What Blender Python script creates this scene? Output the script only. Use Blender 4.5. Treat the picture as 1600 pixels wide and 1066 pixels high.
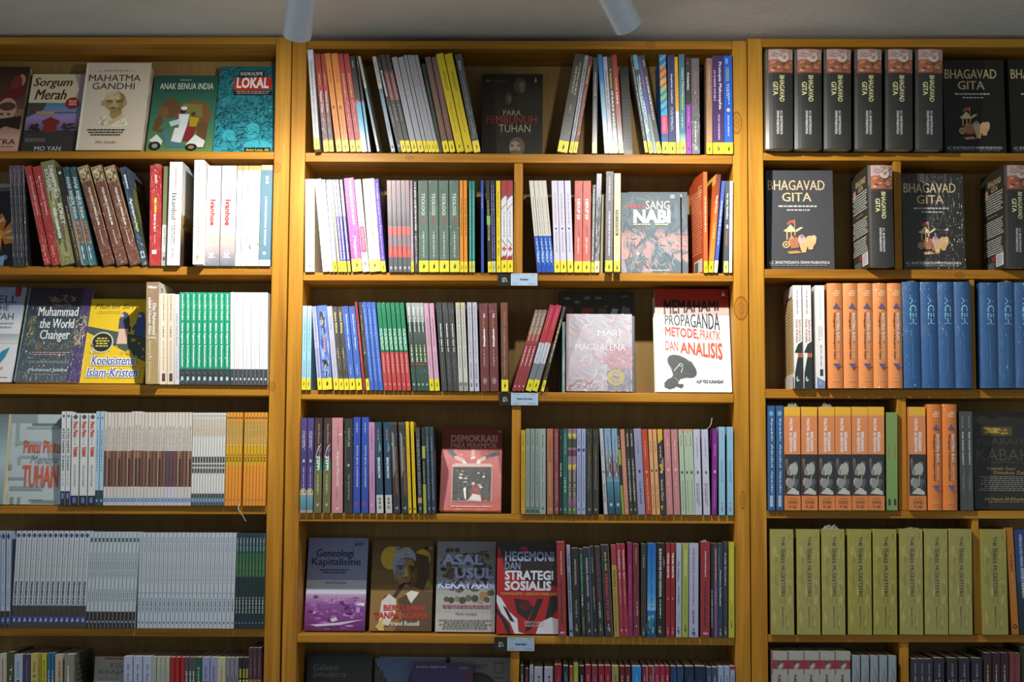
import bpy, math, random
from mathutils import Matrix, Vector

for _o in list(bpy.data.objects):
    bpy.data.objects.remove(_o)
SC = bpy.context.scene
COL = SC.collection

# ------------------------------------------------------------------ camera
FPX = 2400.0                       # focal length in pixels of the 1600 px wide frame
DIST = 3.36                        # lens to the front plane of the bookcases (y = 0)
CAM = Vector((0.0, -DIST, 1.30))
_yc = Vector((50.0, -228.0, -FPX)).normalized()        # world +y seen in camera axes
_zc = Vector((176.0, 25263.0, -FPX))
_zc = (_zc - _yc * _zc.dot(_yc)).normalized()          # world +z
_xc = _yc.cross(_zc)
W2C = Matrix((_xc, _yc, _zc)).transposed()             # world axes as columns
C2W = W2C.transposed()
cam_data = bpy.data.cameras.new('camera')
cam_data.sensor_fit = 'HORIZONTAL'
cam_data.sensor_width = 36.0
cam_data.lens = FPX / 1600.0 * 36.0
cam = bpy.data.objects.new('camera', cam_data)
cam.matrix_world = Matrix.Translation(CAM) @ C2W.to_4x4()
COL.objects.link(cam)
SC.camera = cam


def at(px, py, y):
    """point of the plane y = const that the photograph shows at pixel px, py"""
    d = C2W @ Vector(((px - 800.0) / FPX, (533.0 - py) / FPX, -1.0))
    return CAM + d * ((y - CAM.y) / d.y)


# ------------------------------------------------------------------ light, exposure
SC.view_settings.view_transform = 'Standard'
SC.view_settings.look = 'None'
SC.view_settings.gamma = 1.0
SC.view_settings.use_curve_mapping = False
SC.view_settings.exposure = 0.0
LAMP_OUT = 0.50                    # how far the spotlights hang in front of the bookcases
BEAM_W = 25.5
SPILL_W = 20.0
LIGHT_RGB = (1.0, 0.965, 0.91)
world = bpy.data.worlds.new('room_ambience')
SC.world = world
world.use_nodes = True
_bg = world.node_tree.nodes['Background']
_bg.inputs[0].default_value = (0.80, 0.92, 1.0, 1)
_bg.inputs[1].default_value = 0.48


# ------------------------------------------------------------------ small helpers
def lin(h):
    r = []
    for i in (0, 2, 4):
        v = int(h[i:i + 2], 16) / 255.0
        r.append(v / 12.92 if v <= 0.04045 else ((v + 0.055) / 1.055) ** 2.4)
    return (r[0], r[1], r[2], 1.0)


def mixhex(a, b, t):
    return ''.join('%02x' % min(240, max(10, int(round(int(a[i:i + 2], 16) * (1 - t) + int(b[i:i + 2], 16) * t)))) for i in (0, 2, 4))


def tag(o, label=None, cat=None, group=None, kind=None):
    for k, v in (('label', label), ('category', cat), ('group', group), ('kind', kind)):
        if v:
            o[k] = v
    return o


def empty(name, loc):
    o = bpy.data.objects.new(name, None)
    o.location = loc
    o.empty_display_size = 0.05
    COL.objects.link(o)
    return o


class MB:
    """collects faces with a printed colour each; build() links them as one mesh"""
    def __init__(self):
        self.v, self.f, self.c = [], [], []

    def quad(self, a, b, c, d, col):
        n = len(self.v)
        self.v += [a, b, c, d]
        self.f.append((n, n + 1, n + 2, n + 3))
        self.c.append(col)

    def poly(self, pts, col):
        n = len(self.v)
        self.v += pts
        self.f.append(tuple(range(n, n + len(pts))))
        self.c.append(col)

    def hexa(self, p, col):
        """8 corners: bottom ring 0-3 then top ring 4-7"""
        n = len(self.v)
        self.v += [tuple(q) for q in p]
        for f in ((3, 2, 1, 0), (4, 5, 6, 7), (0, 1, 5, 4), (1, 2, 6, 5), (2, 3, 7, 6), (3, 0, 4, 7)):
            self.f.append(tuple(n + i for i in f))
            self.c.append(col)

    def box(self, x0, x1, y0, y1, z0, z1, col=(1, 1, 1, 1)):
        self.hexa([(x0, y0, z0), (x1, y0, z0), (x1, y1, z0), (x0, y1, z0),
                   (x0, y0, z1), (x1, y0, z1), (x1, y1, z1), (x0, y1, z1)], col)

    def lathe(self, prof, seg=32, col=(1, 1, 1, 1), cap0=True, cap1=True):
        """prof: (radius, z) pairs about the z axis"""
        n = len(self.v)
        for r, z in prof:
            for k in range(seg):
                a = 2 * math.pi * k / seg
                self.v.append((r * math.cos(a), r * math.sin(a), z))
        for i in range(len(prof) - 1):
            for k in range(seg):
                k2 = (k + 1) % seg
                self.f.append((n + i * seg + k, n + i * seg + k2, n + (i + 1) * seg + k2, n + (i + 1) * seg + k))
                self.c.append(col)
        if cap0:
            self.f.append(tuple(n + k for k in reversed(range(seg))))
            self.c.append(col)
        if cap1:
            m = n + (len(prof) - 1) * seg
            self.f.append(tuple(m + k for k in range(seg)))
            self.c.append(col)

    def mesh(self, name, mat, smooth=False):
        me = bpy.data.meshes.new(name)
        me.from_pydata(self.v, [], self.f)
        at_ = me.attributes.new('print', 'FLOAT_COLOR', 'FACE')
        flat = []
        for c in self.c:
            flat += c
        at_.data.foreach_set('color', flat)
        me.materials.append(mat)
        if smooth:
            me.polygons.foreach_set('use_smooth', [True] * len(me.polygons))
        me.update()
        return me

    def build(self, name, mat, parent=None, smooth=False):
        o = bpy.data.objects.new(name, self.mesh(name, mat, smooth))
        COL.objects.link(o)
        if parent is not None:
            o.parent = parent
        return o


# ------------------------------------------------------------------ materials
def new_mat(name):
    m = bpy.data.materials.new(name)
    m.use_nodes = True
    nt = m.node_tree
    return m, nt, nt.nodes['Principled BSDF']


def nd(nt, typ, ins=None, **kw):
    n = nt.nodes.new(typ)
    for k, v in kw.items():
        setattr(n, k, v)
    for k, v in (ins or {}).items():
        n.inputs[k].default_value = v
    return n


def ramp(nt, stops):
    n = nt.nodes.new('ShaderNodeValToRGB')
    e = n.color_ramp.elements
    while len(e) < len(stops):
        e.new(0.5)
    for i, (p, c) in enumerate(stops):
        e[i].position = p
        e[i].color = c
    return n


def print_mat(name, rough, coat, bump):
    """printed card: colour from the print attribute, paper fibre and lamination from noise"""
    m, nt, b = new_mat(name)
    L = nt.links.new
    a = nd(nt, 'ShaderNodeAttribute', attribute_name='print')
    tc = nd(nt, 'ShaderNodeTexCoord')
    n1 = nd(nt, 'ShaderNodeTexNoise', {'Scale': 90.0, 'Detail': 4.0})
    L(tc.outputs['Object'], n1.inputs['Vector'])
    mr = nd(nt, 'ShaderNodeMapRange', {'To Min': 0.93, 'To Max': 1.05})
    L(n1.outputs[0], mr.inputs['Value'])
    mx = nd(nt, 'ShaderNodeMix', data_type='RGBA', blend_type='MULTIPLY')
    mx.inputs[0].default_value = 1.0
    L(a.outputs['Color'], mx.inputs[6])
    L(mr.outputs[0], mx.inputs[7])
    L(mx.outputs[2], b.inputs['Base Color'])
    b.inputs['Roughness'].default_value = rough
    b.inputs['Specular IOR Level'].default_value = 0.35
    if coat:
        b.inputs['Coat Weight'].default_value = coat
        b.inputs['Coat Roughness'].default_value = 0.12 if bump else 0.2
    if bump:
        mp = nd(nt, 'ShaderNodeMapping', {'Scale': (1.0, 1.0, 0.45)})
        L(tc.outputs['Object'], mp.inputs['Vector'])
        n2 = nd(nt, 'ShaderNodeTexNoise', {'Scale': 170.0, 'Detail': 3.0, 'Distortion': 1.6})
        L(mp.outputs[0], n2.inputs['Vector'])
        bp = nd(nt, 'ShaderNodeBump', {'Strength': bump, 'Distance': 0.007})
        L(n2.outputs[0], bp.inputs['Height'])
        L(bp.outputs[0], b.inputs['Coat Normal'])
    return m


M_MATTE = print_mat('printed_card', 0.55, 0.0, 0)
M_GLOSS = print_mat('laminated_card', 0.42, 0.22, 0)
M_WRAP = print_mat('shrink_wrapped_card', 0.45, 0.85, 0.55)
FIN = {'m': M_MATTE, 'g': M_GLOSS, 'w': M_WRAP}


def page_mat():
    m, nt, b = new_mat('page_edges')
    L = nt.links.new
    tc = nd(nt, 'ShaderNodeTexCoord')
    mp = nd(nt, 'ShaderNodeMapping', {'Scale': (2600.0, 30.0, 30.0)})
    L(tc.outputs['Object'], mp.inputs['Vector'])
    n = nd(nt, 'ShaderNodeTexNoise', {'Scale': 1.0, 'Detail': 2.0})
    L(mp.outputs[0], n.inputs['Vector'])
    r = ramp(nt, [(0.3, lin('9a8f78')), (0.6, lin('ded3b8'))])
    L(n.outputs[0], r.inputs[0])
    L(r.outputs[0], b.inputs['Base Color'])
    b.inputs['Roughness'].default_value = 0.85
    return m


M_PAGE = page_mat()

KNOTS = [(at(1158, 482, 0), 0.016, 0.027), (at(1151, 192, 0), 0.012, 0.026), (at(432, 262, 0), 0.010, 0.012),
         (at(1017, 69, 0), 0.010, 0.010), (at(640, 246, 0), 0.010, 0.005), (at(1040, 813, 0), 0.013, 0.005),
         (at(1160, 782, 0), 0.007, 0.020), (at(425, 604, 0), 0.008, 0.011), (at(1500, 430, 0), 0.011, 0.007)]


def wood_mat(name, horizontal, dark, mid, light, rough=0.5, coat=0.04, knots=True, fine=1.0):
    m, nt, b = new_mat(name)
    L = nt.links.new
    geo = nd(nt, 'ShaderNodeNewGeometry')
    oi = nd(nt, 'ShaderNodeObjectInfo')
    sh = nd(nt, 'ShaderNodeVectorMath', operation='SCALE')
    sh.inputs[0].default_value = (3.1, 1.7, 2.3)
    L(oi.outputs['Random'], sh.inputs['Scale'])
    ad = nd(nt, 'ShaderNodeVectorMath', operation='ADD')
    L(geo.outputs['Position'], ad.inputs[0])
    L(sh.outputs[0], ad.inputs[1])
    mp = nd(nt, 'ShaderNodeMapping', {'Scale': (1.6, 26.0, 30.0) if horizontal else (30.0, 26.0, 1.6)})
    L(ad.outputs[0], mp.inputs['Vector'])
    n1 = nd(nt, 'ShaderNodeTexNoise', {'Scale': 1.0, 'Detail': 6.0, 'Roughness': 0.55, 'Distortion': 0.9})
    L(mp.outputs[0], n1.inputs['Vector'])
    mp2 = nd(nt, 'ShaderNodeMapping', {'Scale': (6.0, 240.0, 260.0) if horizontal else (260.0, 240.0, 6.0)})
    L(ad.outputs[0], mp2.inputs['Vector'])
    n2 = nd(nt, 'ShaderNodeTexNoise', {'Scale': fine, 'Detail': 3.0})
    L(mp2.outputs[0], n2.inputs['Vector'])
    r = ramp(nt, [(0.30, lin(dark)), (0.52, lin(mid)), (0.75, lin(light))])
    L(n1.outputs[0], r.inputs[0])
    mr = nd(nt, 'ShaderNodeMapRange', {'From Min': 0.3, 'From Max': 0.7, 'To Min': 0.86, 'To Max': 1.06})
    L(n2.outputs[0], mr.inputs['Value'])
    mx = nd(nt, 'ShaderNodeMix', data_type='RGBA', blend_type='MULTIPLY')
    mx.inputs[0].default_value = 1.0
    L(r.outputs[0], mx.inputs[6])
    L(mr.outputs[0], mx.inputs[7])
    out = mx.outputs[2]
    if knots:
        for p, rx, rz in KNOTS:
            su = nd(nt, 'ShaderNodeVectorMath', operation='SUBTRACT')
            su.inputs[1].default_value = p
            L(geo.outputs['Position'], su.inputs[0])
            di = nd(nt, 'ShaderNodeVectorMath', operation='MULTIPLY')
            di.inputs[1].default_value = (1 / rx, 8.0, 1 / rz)
            L(su.outputs[0], di.inputs[0])
            le = nd(nt, 'ShaderNodeVectorMath', operation='LENGTH')
            L(di.outputs[0], le.inputs[0])
            kr = ramp(nt, [(0.0, (0.55, 0.5, 0.5, 1)), (0.25, (0.95, 0.9, 0.85, 1)), (0.42, (0.7, 0.6, 0.5, 1)),
                           (0.6, (0.95, 0.88, 0.8, 1)), (0.88, (0.8, 0.7, 0.6, 1)), (0.95, (0.22, 0.13, 0.07, 1)), (1.0, (1, 1, 1, 1))])
            L(le.outputs['Value'], kr.inputs[0])
            k = nd(nt, 'ShaderNodeMix', data_type='RGBA', blend_type='MULTIPLY')
            k.inputs[0].default_value = 1.0
            L(out, k.inputs[6])
            L(kr.outputs[0], k.inputs[7])
            out = k.outputs[2]
    L(out, b.inputs['Base Color'])
    b.inputs['Roughness'].default_value = rough
    b.inputs['Coat Weight'].default_value = coat
    b.inputs['Coat Roughness'].default_value = 0.3
    b.inputs['Specular IOR Level'].default_value = 0.22
    bp = nd(nt, 'ShaderNodeBump', {'Strength': 0.12, 'Distance': 0.001})
    L(n2.outputs[0], bp.inputs['Height'])
    L(bp.outputs[0], b.inputs['Normal'])
    return m


M_STILE = wood_mat('pine_upright', False, '9a6418', 'b88024', 'ca983a')
M_RAIL = wood_mat('pine_shelf', True, '945e14', 'b27a20', 'c49236')
M_BACK = wood_mat('plywood_back', False, '86683a', '927442', '9e804c', rough=0.6, coat=0.0, knots=False, fine=1.6)


def plaster_mat(name, c0, c1):
    m, nt, b = new_mat(name)
    L = nt.links.new
    tc = nd(nt, 'ShaderNodeTexCoord')
    n1 = nd(nt, 'ShaderNodeTexNoise', {'Scale': 3.0, 'Detail': 8.0, 'Roughness': 0.65})
    L(tc.outputs['Object'], n1.inputs['Vector'])
    n2 = nd(nt, 'ShaderNodeTexNoise', {'Scale': 55.0, 'Detail': 6.0, 'Distortion': 0.5})
    L(tc.outputs['Object'], n2.inputs['Vector'])
    v = nd(nt, 'ShaderNodeTexNoise', {'Scale': 38.0, 'Detail': 2.0})
    L(tc.outputs['Object'], v.inputs['Vector'])
    r = ramp(nt, [(0.3, lin(c0)), (0.7, lin(c1))])
    L(n1.outputs[0], r.inputs[0])
    sp = ramp(nt, [(0.0, (0, 0, 0, 1)), (0.76, (0, 0, 0, 1)), (0.80, (1, 1, 1, 1))])
    L(v.outputs[0], sp.inputs[0])
    mx = nd(nt, 'ShaderNodeMix', data_type='RGBA')
    L(sp.outputs[0], mx.inputs[0])
    L(r.outputs[0], mx.inputs[6])
    mx.inputs[7].default_value = lin('e4e2dc')
    L(mx.outputs[2], b.inputs['Base Color'])
    b.inputs['Roughness'].default_value = 0.9
    bp = nd(nt, 'ShaderNodeBump', {'Strength': 0.35, 'Distance': 0.004})
    L(n2.outputs[0], bp.inputs['Height'])
    L(bp.outputs[0], b.inputs['Normal'])
    return m


M_PLASTER = plaster_mat('grey_plaster', 'c2c0b8', 'd6d4cc')
M_FLOOR = plaster_mat('cement_floor', '6f6d68', '85827b')


def plain_mat(name, h, rough=0.5, coat=0.0, metal=0.0):
    m, nt, b = new_mat(name)
    L = nt.links.new
    tc = nd(nt, 'ShaderNodeTexCoord')
    n1 = nd(nt, 'ShaderNodeTexNoise', {'Scale': 60.0, 'Detail': 3.0})
    L(tc.outputs['Object'], n1.inputs['Vector'])
    c = lin(h)
    r = ramp(nt, [(0.3, tuple(x * 0.94 for x in c[:3]) + (1,)), (0.7, c)])
    L(n1.outputs[0], r.inputs[0])
    L(r.outputs[0], b.inputs['Base Color'])
    b.inputs['Roughness'].default_value = rough
    b.inputs['Coat Weight'].default_value = coat
    b.inputs['Metallic'].default_value = metal
    return m


M_LAMP = plain_mat('white_lacquered_metal', 'dfe3ea', 0.35, 0.2)
M_BLACK = plain_mat('black_plastic', '17160f', 0.5)
M_RIBBON = plain_mat('ribbon_fabric', 'd8cdb4', 0.8)
M_FILM = plain_mat('loose_wrapping_film', 'd8d4c8', 0.15, 0.6)
M_FILM.node_tree.nodes['Principled BSDF'].inputs['Alpha'].default_value = 0.35
m_, nt_, b_ = new_mat('lit_lens')
M_LENS = m_
b_.inputs['Base Color'].default_value = (1, 1, 1, 1)
b_.inputs['Emission Color'].default_value = LIGHT_RGB + (1,)
_n = nd(nt_, 'ShaderNodeTexNoise', {'Scale': 40.0})
_r = nd(nt_, 'ShaderNodeMapRange', {'To Min': 5.0, 'To Max': 7.0})
nt_.links.new(_n.outputs[0], _r.inputs['Value'])
nt_.links.new(_r.outputs[0], b_.inputs['Emission Strength'])

# ------------------------------------------------------------------ bookcases: shelf lines read off the photograph
BACK = 0.145                       # inside depth of the bookcases
# shelf: (x, y of its top front edge) at two places, thickness in px
LINES = {
    'L': [((0, 236), (430, 237), 12), ((0, 416), (424, 416.7), 13.5), ((0, 600), (419, 602.6), 16), ((0, 790), (415, 791), 13),
          ((0, 981), (413, 982.8), 12.5), ((0, 1171), (410, 1173), 13)],
    'M': [((478, 238.5), (1145, 242), 14.5), ((476, 426), (1146, 427.3), 12.5), ((470, 610), (1146, 615.4), 14), ((466, 802), (1148, 805.6), 13),
          ((464, 992), (1148, 996.6), 12), ((460, 1184), (1148, 1189), 13)],
    'R': [((1192, 238.3), (1600, 239.3), 12.5), ((1195, 420.5), (1600, 422), 14), ((1197, 608), (1600, 608), 14), ((1198, 798), (1600, 798.3), 12),
          ((1200, 992), (1600, 992), 11.5), ((1201, 1181), (1600, 1182), 13)],
}


def ys(u, row, px):
    (xa, ya), (xb, yb), _t = LINES[u][row - 1]
    return ya + (yb - ya) * (px - xa) / (xb - xa)


def zs(u, row, px):
    """height of the shelf top under pixel column px"""
    return at(px, ys(u, row, px), 0.0).z


# ------------------------------------------------------------------ the room
ZTOP = at(800, 61.5, 0).z
mb = MB()
mb.box(-2.6, 2.6, -3.2, 0.30, ZTOP + 0.012, ZTOP + 0.10)
tag(mb.build('ceiling', M_PLASTER), kind='structure')
mb = MB()
mb.box(-2.6, 2.6, BACK + 0.03, BACK + 0.13, -0.02, ZTOP + 0.012)
tag(mb.build('wall_back', M_PLASTER), kind='structure')
mb = MB()
mb.box(-2.6, 2.6, -3.6, BACK + 0.13, -0.1, 0.0)
tag(mb.build('floor', M_FLOOR), kind='structure')


def edge(pts, z):
    """x on the front plane at height z along a line through two pixels"""
    a, b = at(pts[0][0], pts[0][1], 0), at(pts[1][0], pts[1][1], 0)
    return a.x + (b.x - a.x) * (z - a.z) / (b.z - a.z)


E_LI = ((431.5, 70), (412.0, 1040))      # inner edge of the left bookcase's right upright
E_LO = ((455.6, 70), (437.0, 1040))
E_MO = ((457.2, 70), (440.2, 1040))
E_MI = ((479.5, 75), (462.8, 1040))
E_NI = ((1144.5, 80), (1149.0, 1040))
E_NO = ((1166.8, 80), (1173.0, 1040))
E_RO = ((1168.2, 80), (1174.6, 1040))
E_RI = ((1191.0, 80), (1200.2, 1040))
XL, XR = -1.62, 1.42               # outer sides, beyond the frame
ZT = {'L': (at(0, 58, 0).z + at(430, 57.5, 0).z) / 2, 'M': at(800, 63.5, 0).z, 'R': at(1400, 60.3, 0).z}


def upright(name, ein, eout, root, ztop):
    """upright board, its two long edges slightly out of plumb as in the photo"""
    lo = 0.0
    xs = []
    for e in (ein, eout):
        if isinstance(e, float):
            xs.append((e, e))
        else:
            xs.append((edge(e, lo), edge(e, ztop)))
    (a0, a1), (b0, b1) = sorted(xs)
    m = MB()
    r = root.location
    m.hexa([(a0 - r.x, 0 - r.y, lo), (b0 - r.x, 0 - r.y, lo), (b0 - r.x, BACK - r.y, lo), (a0 - r.x, BACK - r.y, lo),
            (a1 - r.x, 0 - r.y, ztop), (b1 - r.x, 0 - r.y, ztop), (b1 - r.x, BACK - r.y, ztop), (a1 - r.x, BACK - r.y, ztop)], (1, 1, 1, 1))
    o = m.build(name, M_STILE, root)
    bev = o.modifiers.new('soft_edges', 'BEVEL')
    bev.width = 0.0012
    bev.segments = 2
    return o


def bookcase(u, label, left, right, dividers):
    e_in_l, e_out_l = left
    e_in_r, e_out_r = right
    ztop = ZT[u]
    xm = 0.0
    fx = lambda e, z: e if isinstance(e, float) else edge(e, z)
    root = empty('bookcase', ((fx(e_in_l, 1.3) + fx(e_in_r, 1.3)) / 2, 0.0, 0.0))
    tag(root, label, 'bookcase', 'pine bookcases along the wall')
    r = root.location
    upright('side_panel', e_in_l, e_out_l, root, ztop)
    upright('side_panel', e_in_r, e_out_r, root, ztop)
    tb = {'L': 11.5, 'M': 13.5, 'R': 13.5}[u] * 0.0014

    def board(name, za, zb, th):
        """board between the uprights whose top is at za on the left and zb on the right"""
        g = 0.0006
        x0, x1 = fx(e_in_l, za) + g, fx(e_in_r, zb) - g
        m = MB()
        m.hexa([(x0 - r.x, 0.001, za - th), (x1 - r.x, 0.001, zb - th), (x1 - r.x, BACK, zb - th), (x0 - r.x, BACK, za - th),
                (x0 - r.x, 0.001, za), (x1 - r.x, 0.001, zb), (x1 - r.x, BACK, zb), (x0 - r.x, BACK, za)], (1, 1, 1, 1))
        o = m.build(name, M_RAIL, root)
        bev = o.modifiers.new('soft_edges', 'BEVEL')
        bev.width = 0.001
        bev.segments = 2
        return x0, x1
    board('top_panel', ztop, ztop, tb)
    ends = []
    for i, ((xa, ya), (xb, yb), th) in enumerate(LINES[u]):
        if u == 'L':
            pa, pb = at(-330, ya - 0.5, 0).z, at(xb, yb, 0).z
        elif u == 'R':
            pa, pb = at(xa, ya, 0).z, at(1790, yb, 0).z
            pb = at(xb, yb, 0).z + (at(xb, yb, 0).z - pa) * 0.47
        else:
            pa, pb = at(xa, ya, 0).z, at(xb, yb, 0).z
        if u == 'L':
            zr = at(xa, ya, 0).z
            pa = zr + (zr - pb) * 0.8
        x0, x1 = board('shelf', pa, pb, th * 0.0014)
        ends.append((x0, pa, x1, pb, th * 0.0014))
    board('shelf', 0.44, 0.44, 0.018)
    board('base_panel', 0.10, 0.10, 0.018)
    m = MB()
    m.box(fx(e_out_l, 1.3) - r.x + 0.004, fx(e_out_r, 1.3) - r.x - 0.004, BACK + 0.001, BACK + 0.007, 0.02, ztop)
    m.build('back_panel', M_BACK, root)
    for row, px in dividers:
        xa, xb = px
        xmid = (xa + xb) / 2
        zb = zs(u, row, xmid) + 0.0004
        if row == 1:
            zt = ztop - tb
        else:
            x_w = at(xmid, ys(u, row - 1, xmid), 0).z
            zt = x_w - LINES[u][row - 2][2] * 0.0014
        a, b = at(xa, ys(u, row, xmid) - 90, 0.004).x, at(xb, ys(u, row, xmid) - 90, 0.004).x
        m = MB()
        m.box(a - r.x, b - r.x, 0.004, BACK, zb, zt - 0.0004)
        o = m.build('divider', M_STILE, root)
        bev = o.modifiers.new('soft_edges', 'BEVEL')
        bev.width = 0.001
        bev.segments = 2
    return root


bookcase('L', 'pine bookcase with the white and brown-banded series, left of the three', (XL + 0.03, XL), (E_LI, E_LO), [])
bookcase('M', 'pine bookcase with printed shelf labels, between the two others', (E_MI, E_MO), (E_NI, E_NO),
         [(2, (803, 816.5)), (4, (799.5, 813.5)), (6, (797, 811))])
bookcase('R', 'pine bookcase with thick black and orange hardcovers, right of the three', (E_RI, E_RO), (XR - 0.03, XR),
         [(2, (1397, 1409)), (3, (1516.6, 1524)), (4, (1403, 1417)), (5, (1520.6, 1531)), (6, (1407, 1421))])


# ------------------------------------------------------------------ ceiling spotlights
def spotlight(rim_px, target_px, label):
    rim = at(rim_px[0], rim_px[1], -LAMP_OUT)
    tgt = at(target_px[0], target_px[1], 0.02)
    d = (tgt - rim).normalized()
    root = empty('spotlight', rim)
    tag(root, label, 'spotlight', 'white spotlights under the ceiling')
    q = d.to_track_quat('Z', 'Y')
    R = 0.0275
    m = MB()
    m.lathe([(R - 0.006, -0.012), (R - 0.002, 0.0), (R, -0.001), (R, -0.115), (R - 0.002, -0.122), (R - 0.008, -0.125)], 40, cap0=False)
    o = m.build('lamp_body', M_LAMP, root, True)
    o.rotation_mode = 'QUATERNION'
    o.rotation_quaternion = q
    es = o.modifiers.new('edge', 'EDGE_SPLIT')
    es.split_angle = 0.7
    m = MB()
    m.lathe([(0.001, -0.011), (R - 0.0065, -0.0112)], 32, cap0=True, cap1=False)
    o = m.build('lens', M_LENS, root)
    o.rotation_mode = 'QUATERNION'
    o.rotation_quaternion = q
    # swivel bracket and ceiling plate
    piv = -d * 0.085
    zc = ZTOP + 0.012 - rim.z
    m = MB()
    m.box(piv.x - 0.006, piv.x + 0.006, piv.y - 0.006, piv.y + 0.006, piv.z + 0.015, zc - 0.012)
    m.build('stem', M_LAMP, root)
    m = MB()
    m.lathe([(0.03, zc - 0.014), (0.032, zc - 0.012), (0.032, zc - 0.0005)], 32)
    o = m.build('ceiling_plate', M_LAMP, root)
    o.location = (piv.x, piv.y, 0)
    low = (at(target_px[0], 720, 0.02) - rim).normalized()
    for nm, w, size, blend, rad, dv in (('beam', BEAM_W, 85, 1.0, 0.012, d), ('spill', SPILL_W, 160, 0.95, 0.012, low)):
        ld = bpy.data.lights.new(nm, 'SPOT')
        ld.energy = w
        ld.color = LIGHT_RGB
        ld.spot_size = math.radians(size)
        ld.spot_blend = blend
        ld.shadow_soft_size = rad
        lo = bpy.data.objects.new(nm, ld)
        COL.objects.link(lo)
        lo.parent = root
        lo.location = d * 0.004
        lo.rotation_mode = 'QUATERNION'
        lo.rotation_quaternion = dv.to_track_quat('-Z', 'Y')
    return root


spotlight((464, 56), (395, 535), 'white cylinder spotlight hanging above the seam of the two bookcases showing white books')
spotlight((982, 42), (1235, 540), 'white cylinder spotlight tilted towards the bookcase with black and orange hardcovers')


# ------------------------------------------------------------------ printing: elements of a cover in fractions of its face
# v runs from the top (0) to the bottom (1), u from left (0) to right (1)
def B(v0, v1, c): return ('R', v0, v1, 0.0, 1.0, c)
def R(v0, v1, u0, u1, c): return ('R', v0, v1, u0, u1, c)
def G(v0, v1, c0, c1, n=12): return ('G', v0, v1, c0, c1, n)
def E(v, u, rv, ru, c, tilt=0): return ('E', v, u, rv, ru, c, tilt)
def P(c, *pts): return ('P', pts, c)
def T(s, v0, v1, u0, u1, c, b=0.0, sh=0.0): return ('T', s, v0, v1, u0, u1, c, b, sh)     # lettering that reads downwards
def H(s, v0, v1, u0, u1, c, b=0.0, sh=0.0): return ('H', s, v0, v1, u0, u1, c, b, sh)     # level lettering
def K(v0, v1, u0, u1, c, sd=1): return ('K', v0, v1, u0, u1, c, sd)                       # fine print along a spine, too small to read
def N(v0, v1, u0, u1, n, c, sd=1): return ('N', v0, v1, u0, u1, n, c, sd)                 # lines of fine print on a cover
def X(v0, v1, u0, u1, n, cs, sd=1, big=0.12): return ('X', v0, v1, u0, u1, n, cs, sd, big)  # mottled picture area


def Q(s, l0, l1, r0, r1, u0, u1, c, b=0.0): return ('Q', s, l0, l1, r0, r1, u0, u1, c, b)     # level lettering that grows along the line
def W(v0, v1, u0, u1, n, cs, sd=1, ln=0.12, tk=0.006, ang=0.6): return ('W', v0, v1, u0, u1, n, cs, sd, ln, tk, ang)  # pen strokes


_glyphs = {}


def lettering(s, bold, shear):
    """outline of a line of writing scaled to the unit square; heavier weights are struck again beside the first"""
    key = (s, bold, shear)
    if key not in _glyphs:
        cu = bpy.data.curves.new('lettering', 'FONT')
        cu.body = s
        cu.resolution_u = 2
        cu.shear = shear
        o = bpy.data.objects.new('lettering', cu)
        me = bpy.data.meshes.new_from_object(o)
        v1 = [(v.co.x, v.co.y) for v in me.vertices]
        f1 = [tuple(p.vertices) for p in me.polygons]
        bpy.data.objects.remove(o)
        bpy.data.curves.remove(cu)
        bpy.data.meshes.remove(me)
        if bold < 0.008:
            strikes = [(0, 0)]
        elif bold < 0.025:
            strikes = [(-bold, 0), (bold, 0)]
        else:
            strikes = [(-bold, -bold), (bold, -bold), (-bold, bold), (bold, bold), (0, 0)]
        vs, fs = [], []
        for k, (dx, dy) in enumerate(strikes):
            n = len(vs)
            vs += [(x + dx, y + dy, k * 0.16) for x, y in v1]
            fs += [tuple(n + q for q in f) for f in f1]
        x0, x1 = min(v[0] for v in vs), max(v[0] for v in vs)
        y0, y1 = min(v[1] for v in vs), max(v[1] for v in vs)
        sx, sy = max(x1 - x0, 1e-6), max(y1 - y0, 1e-6)
        _glyphs[key] = ([((x - x0) / sx, (y - y0) / sy, z) for x, y, z in vs], fs)
    return _glyphs[key]


LAYER = 0.00009


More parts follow.
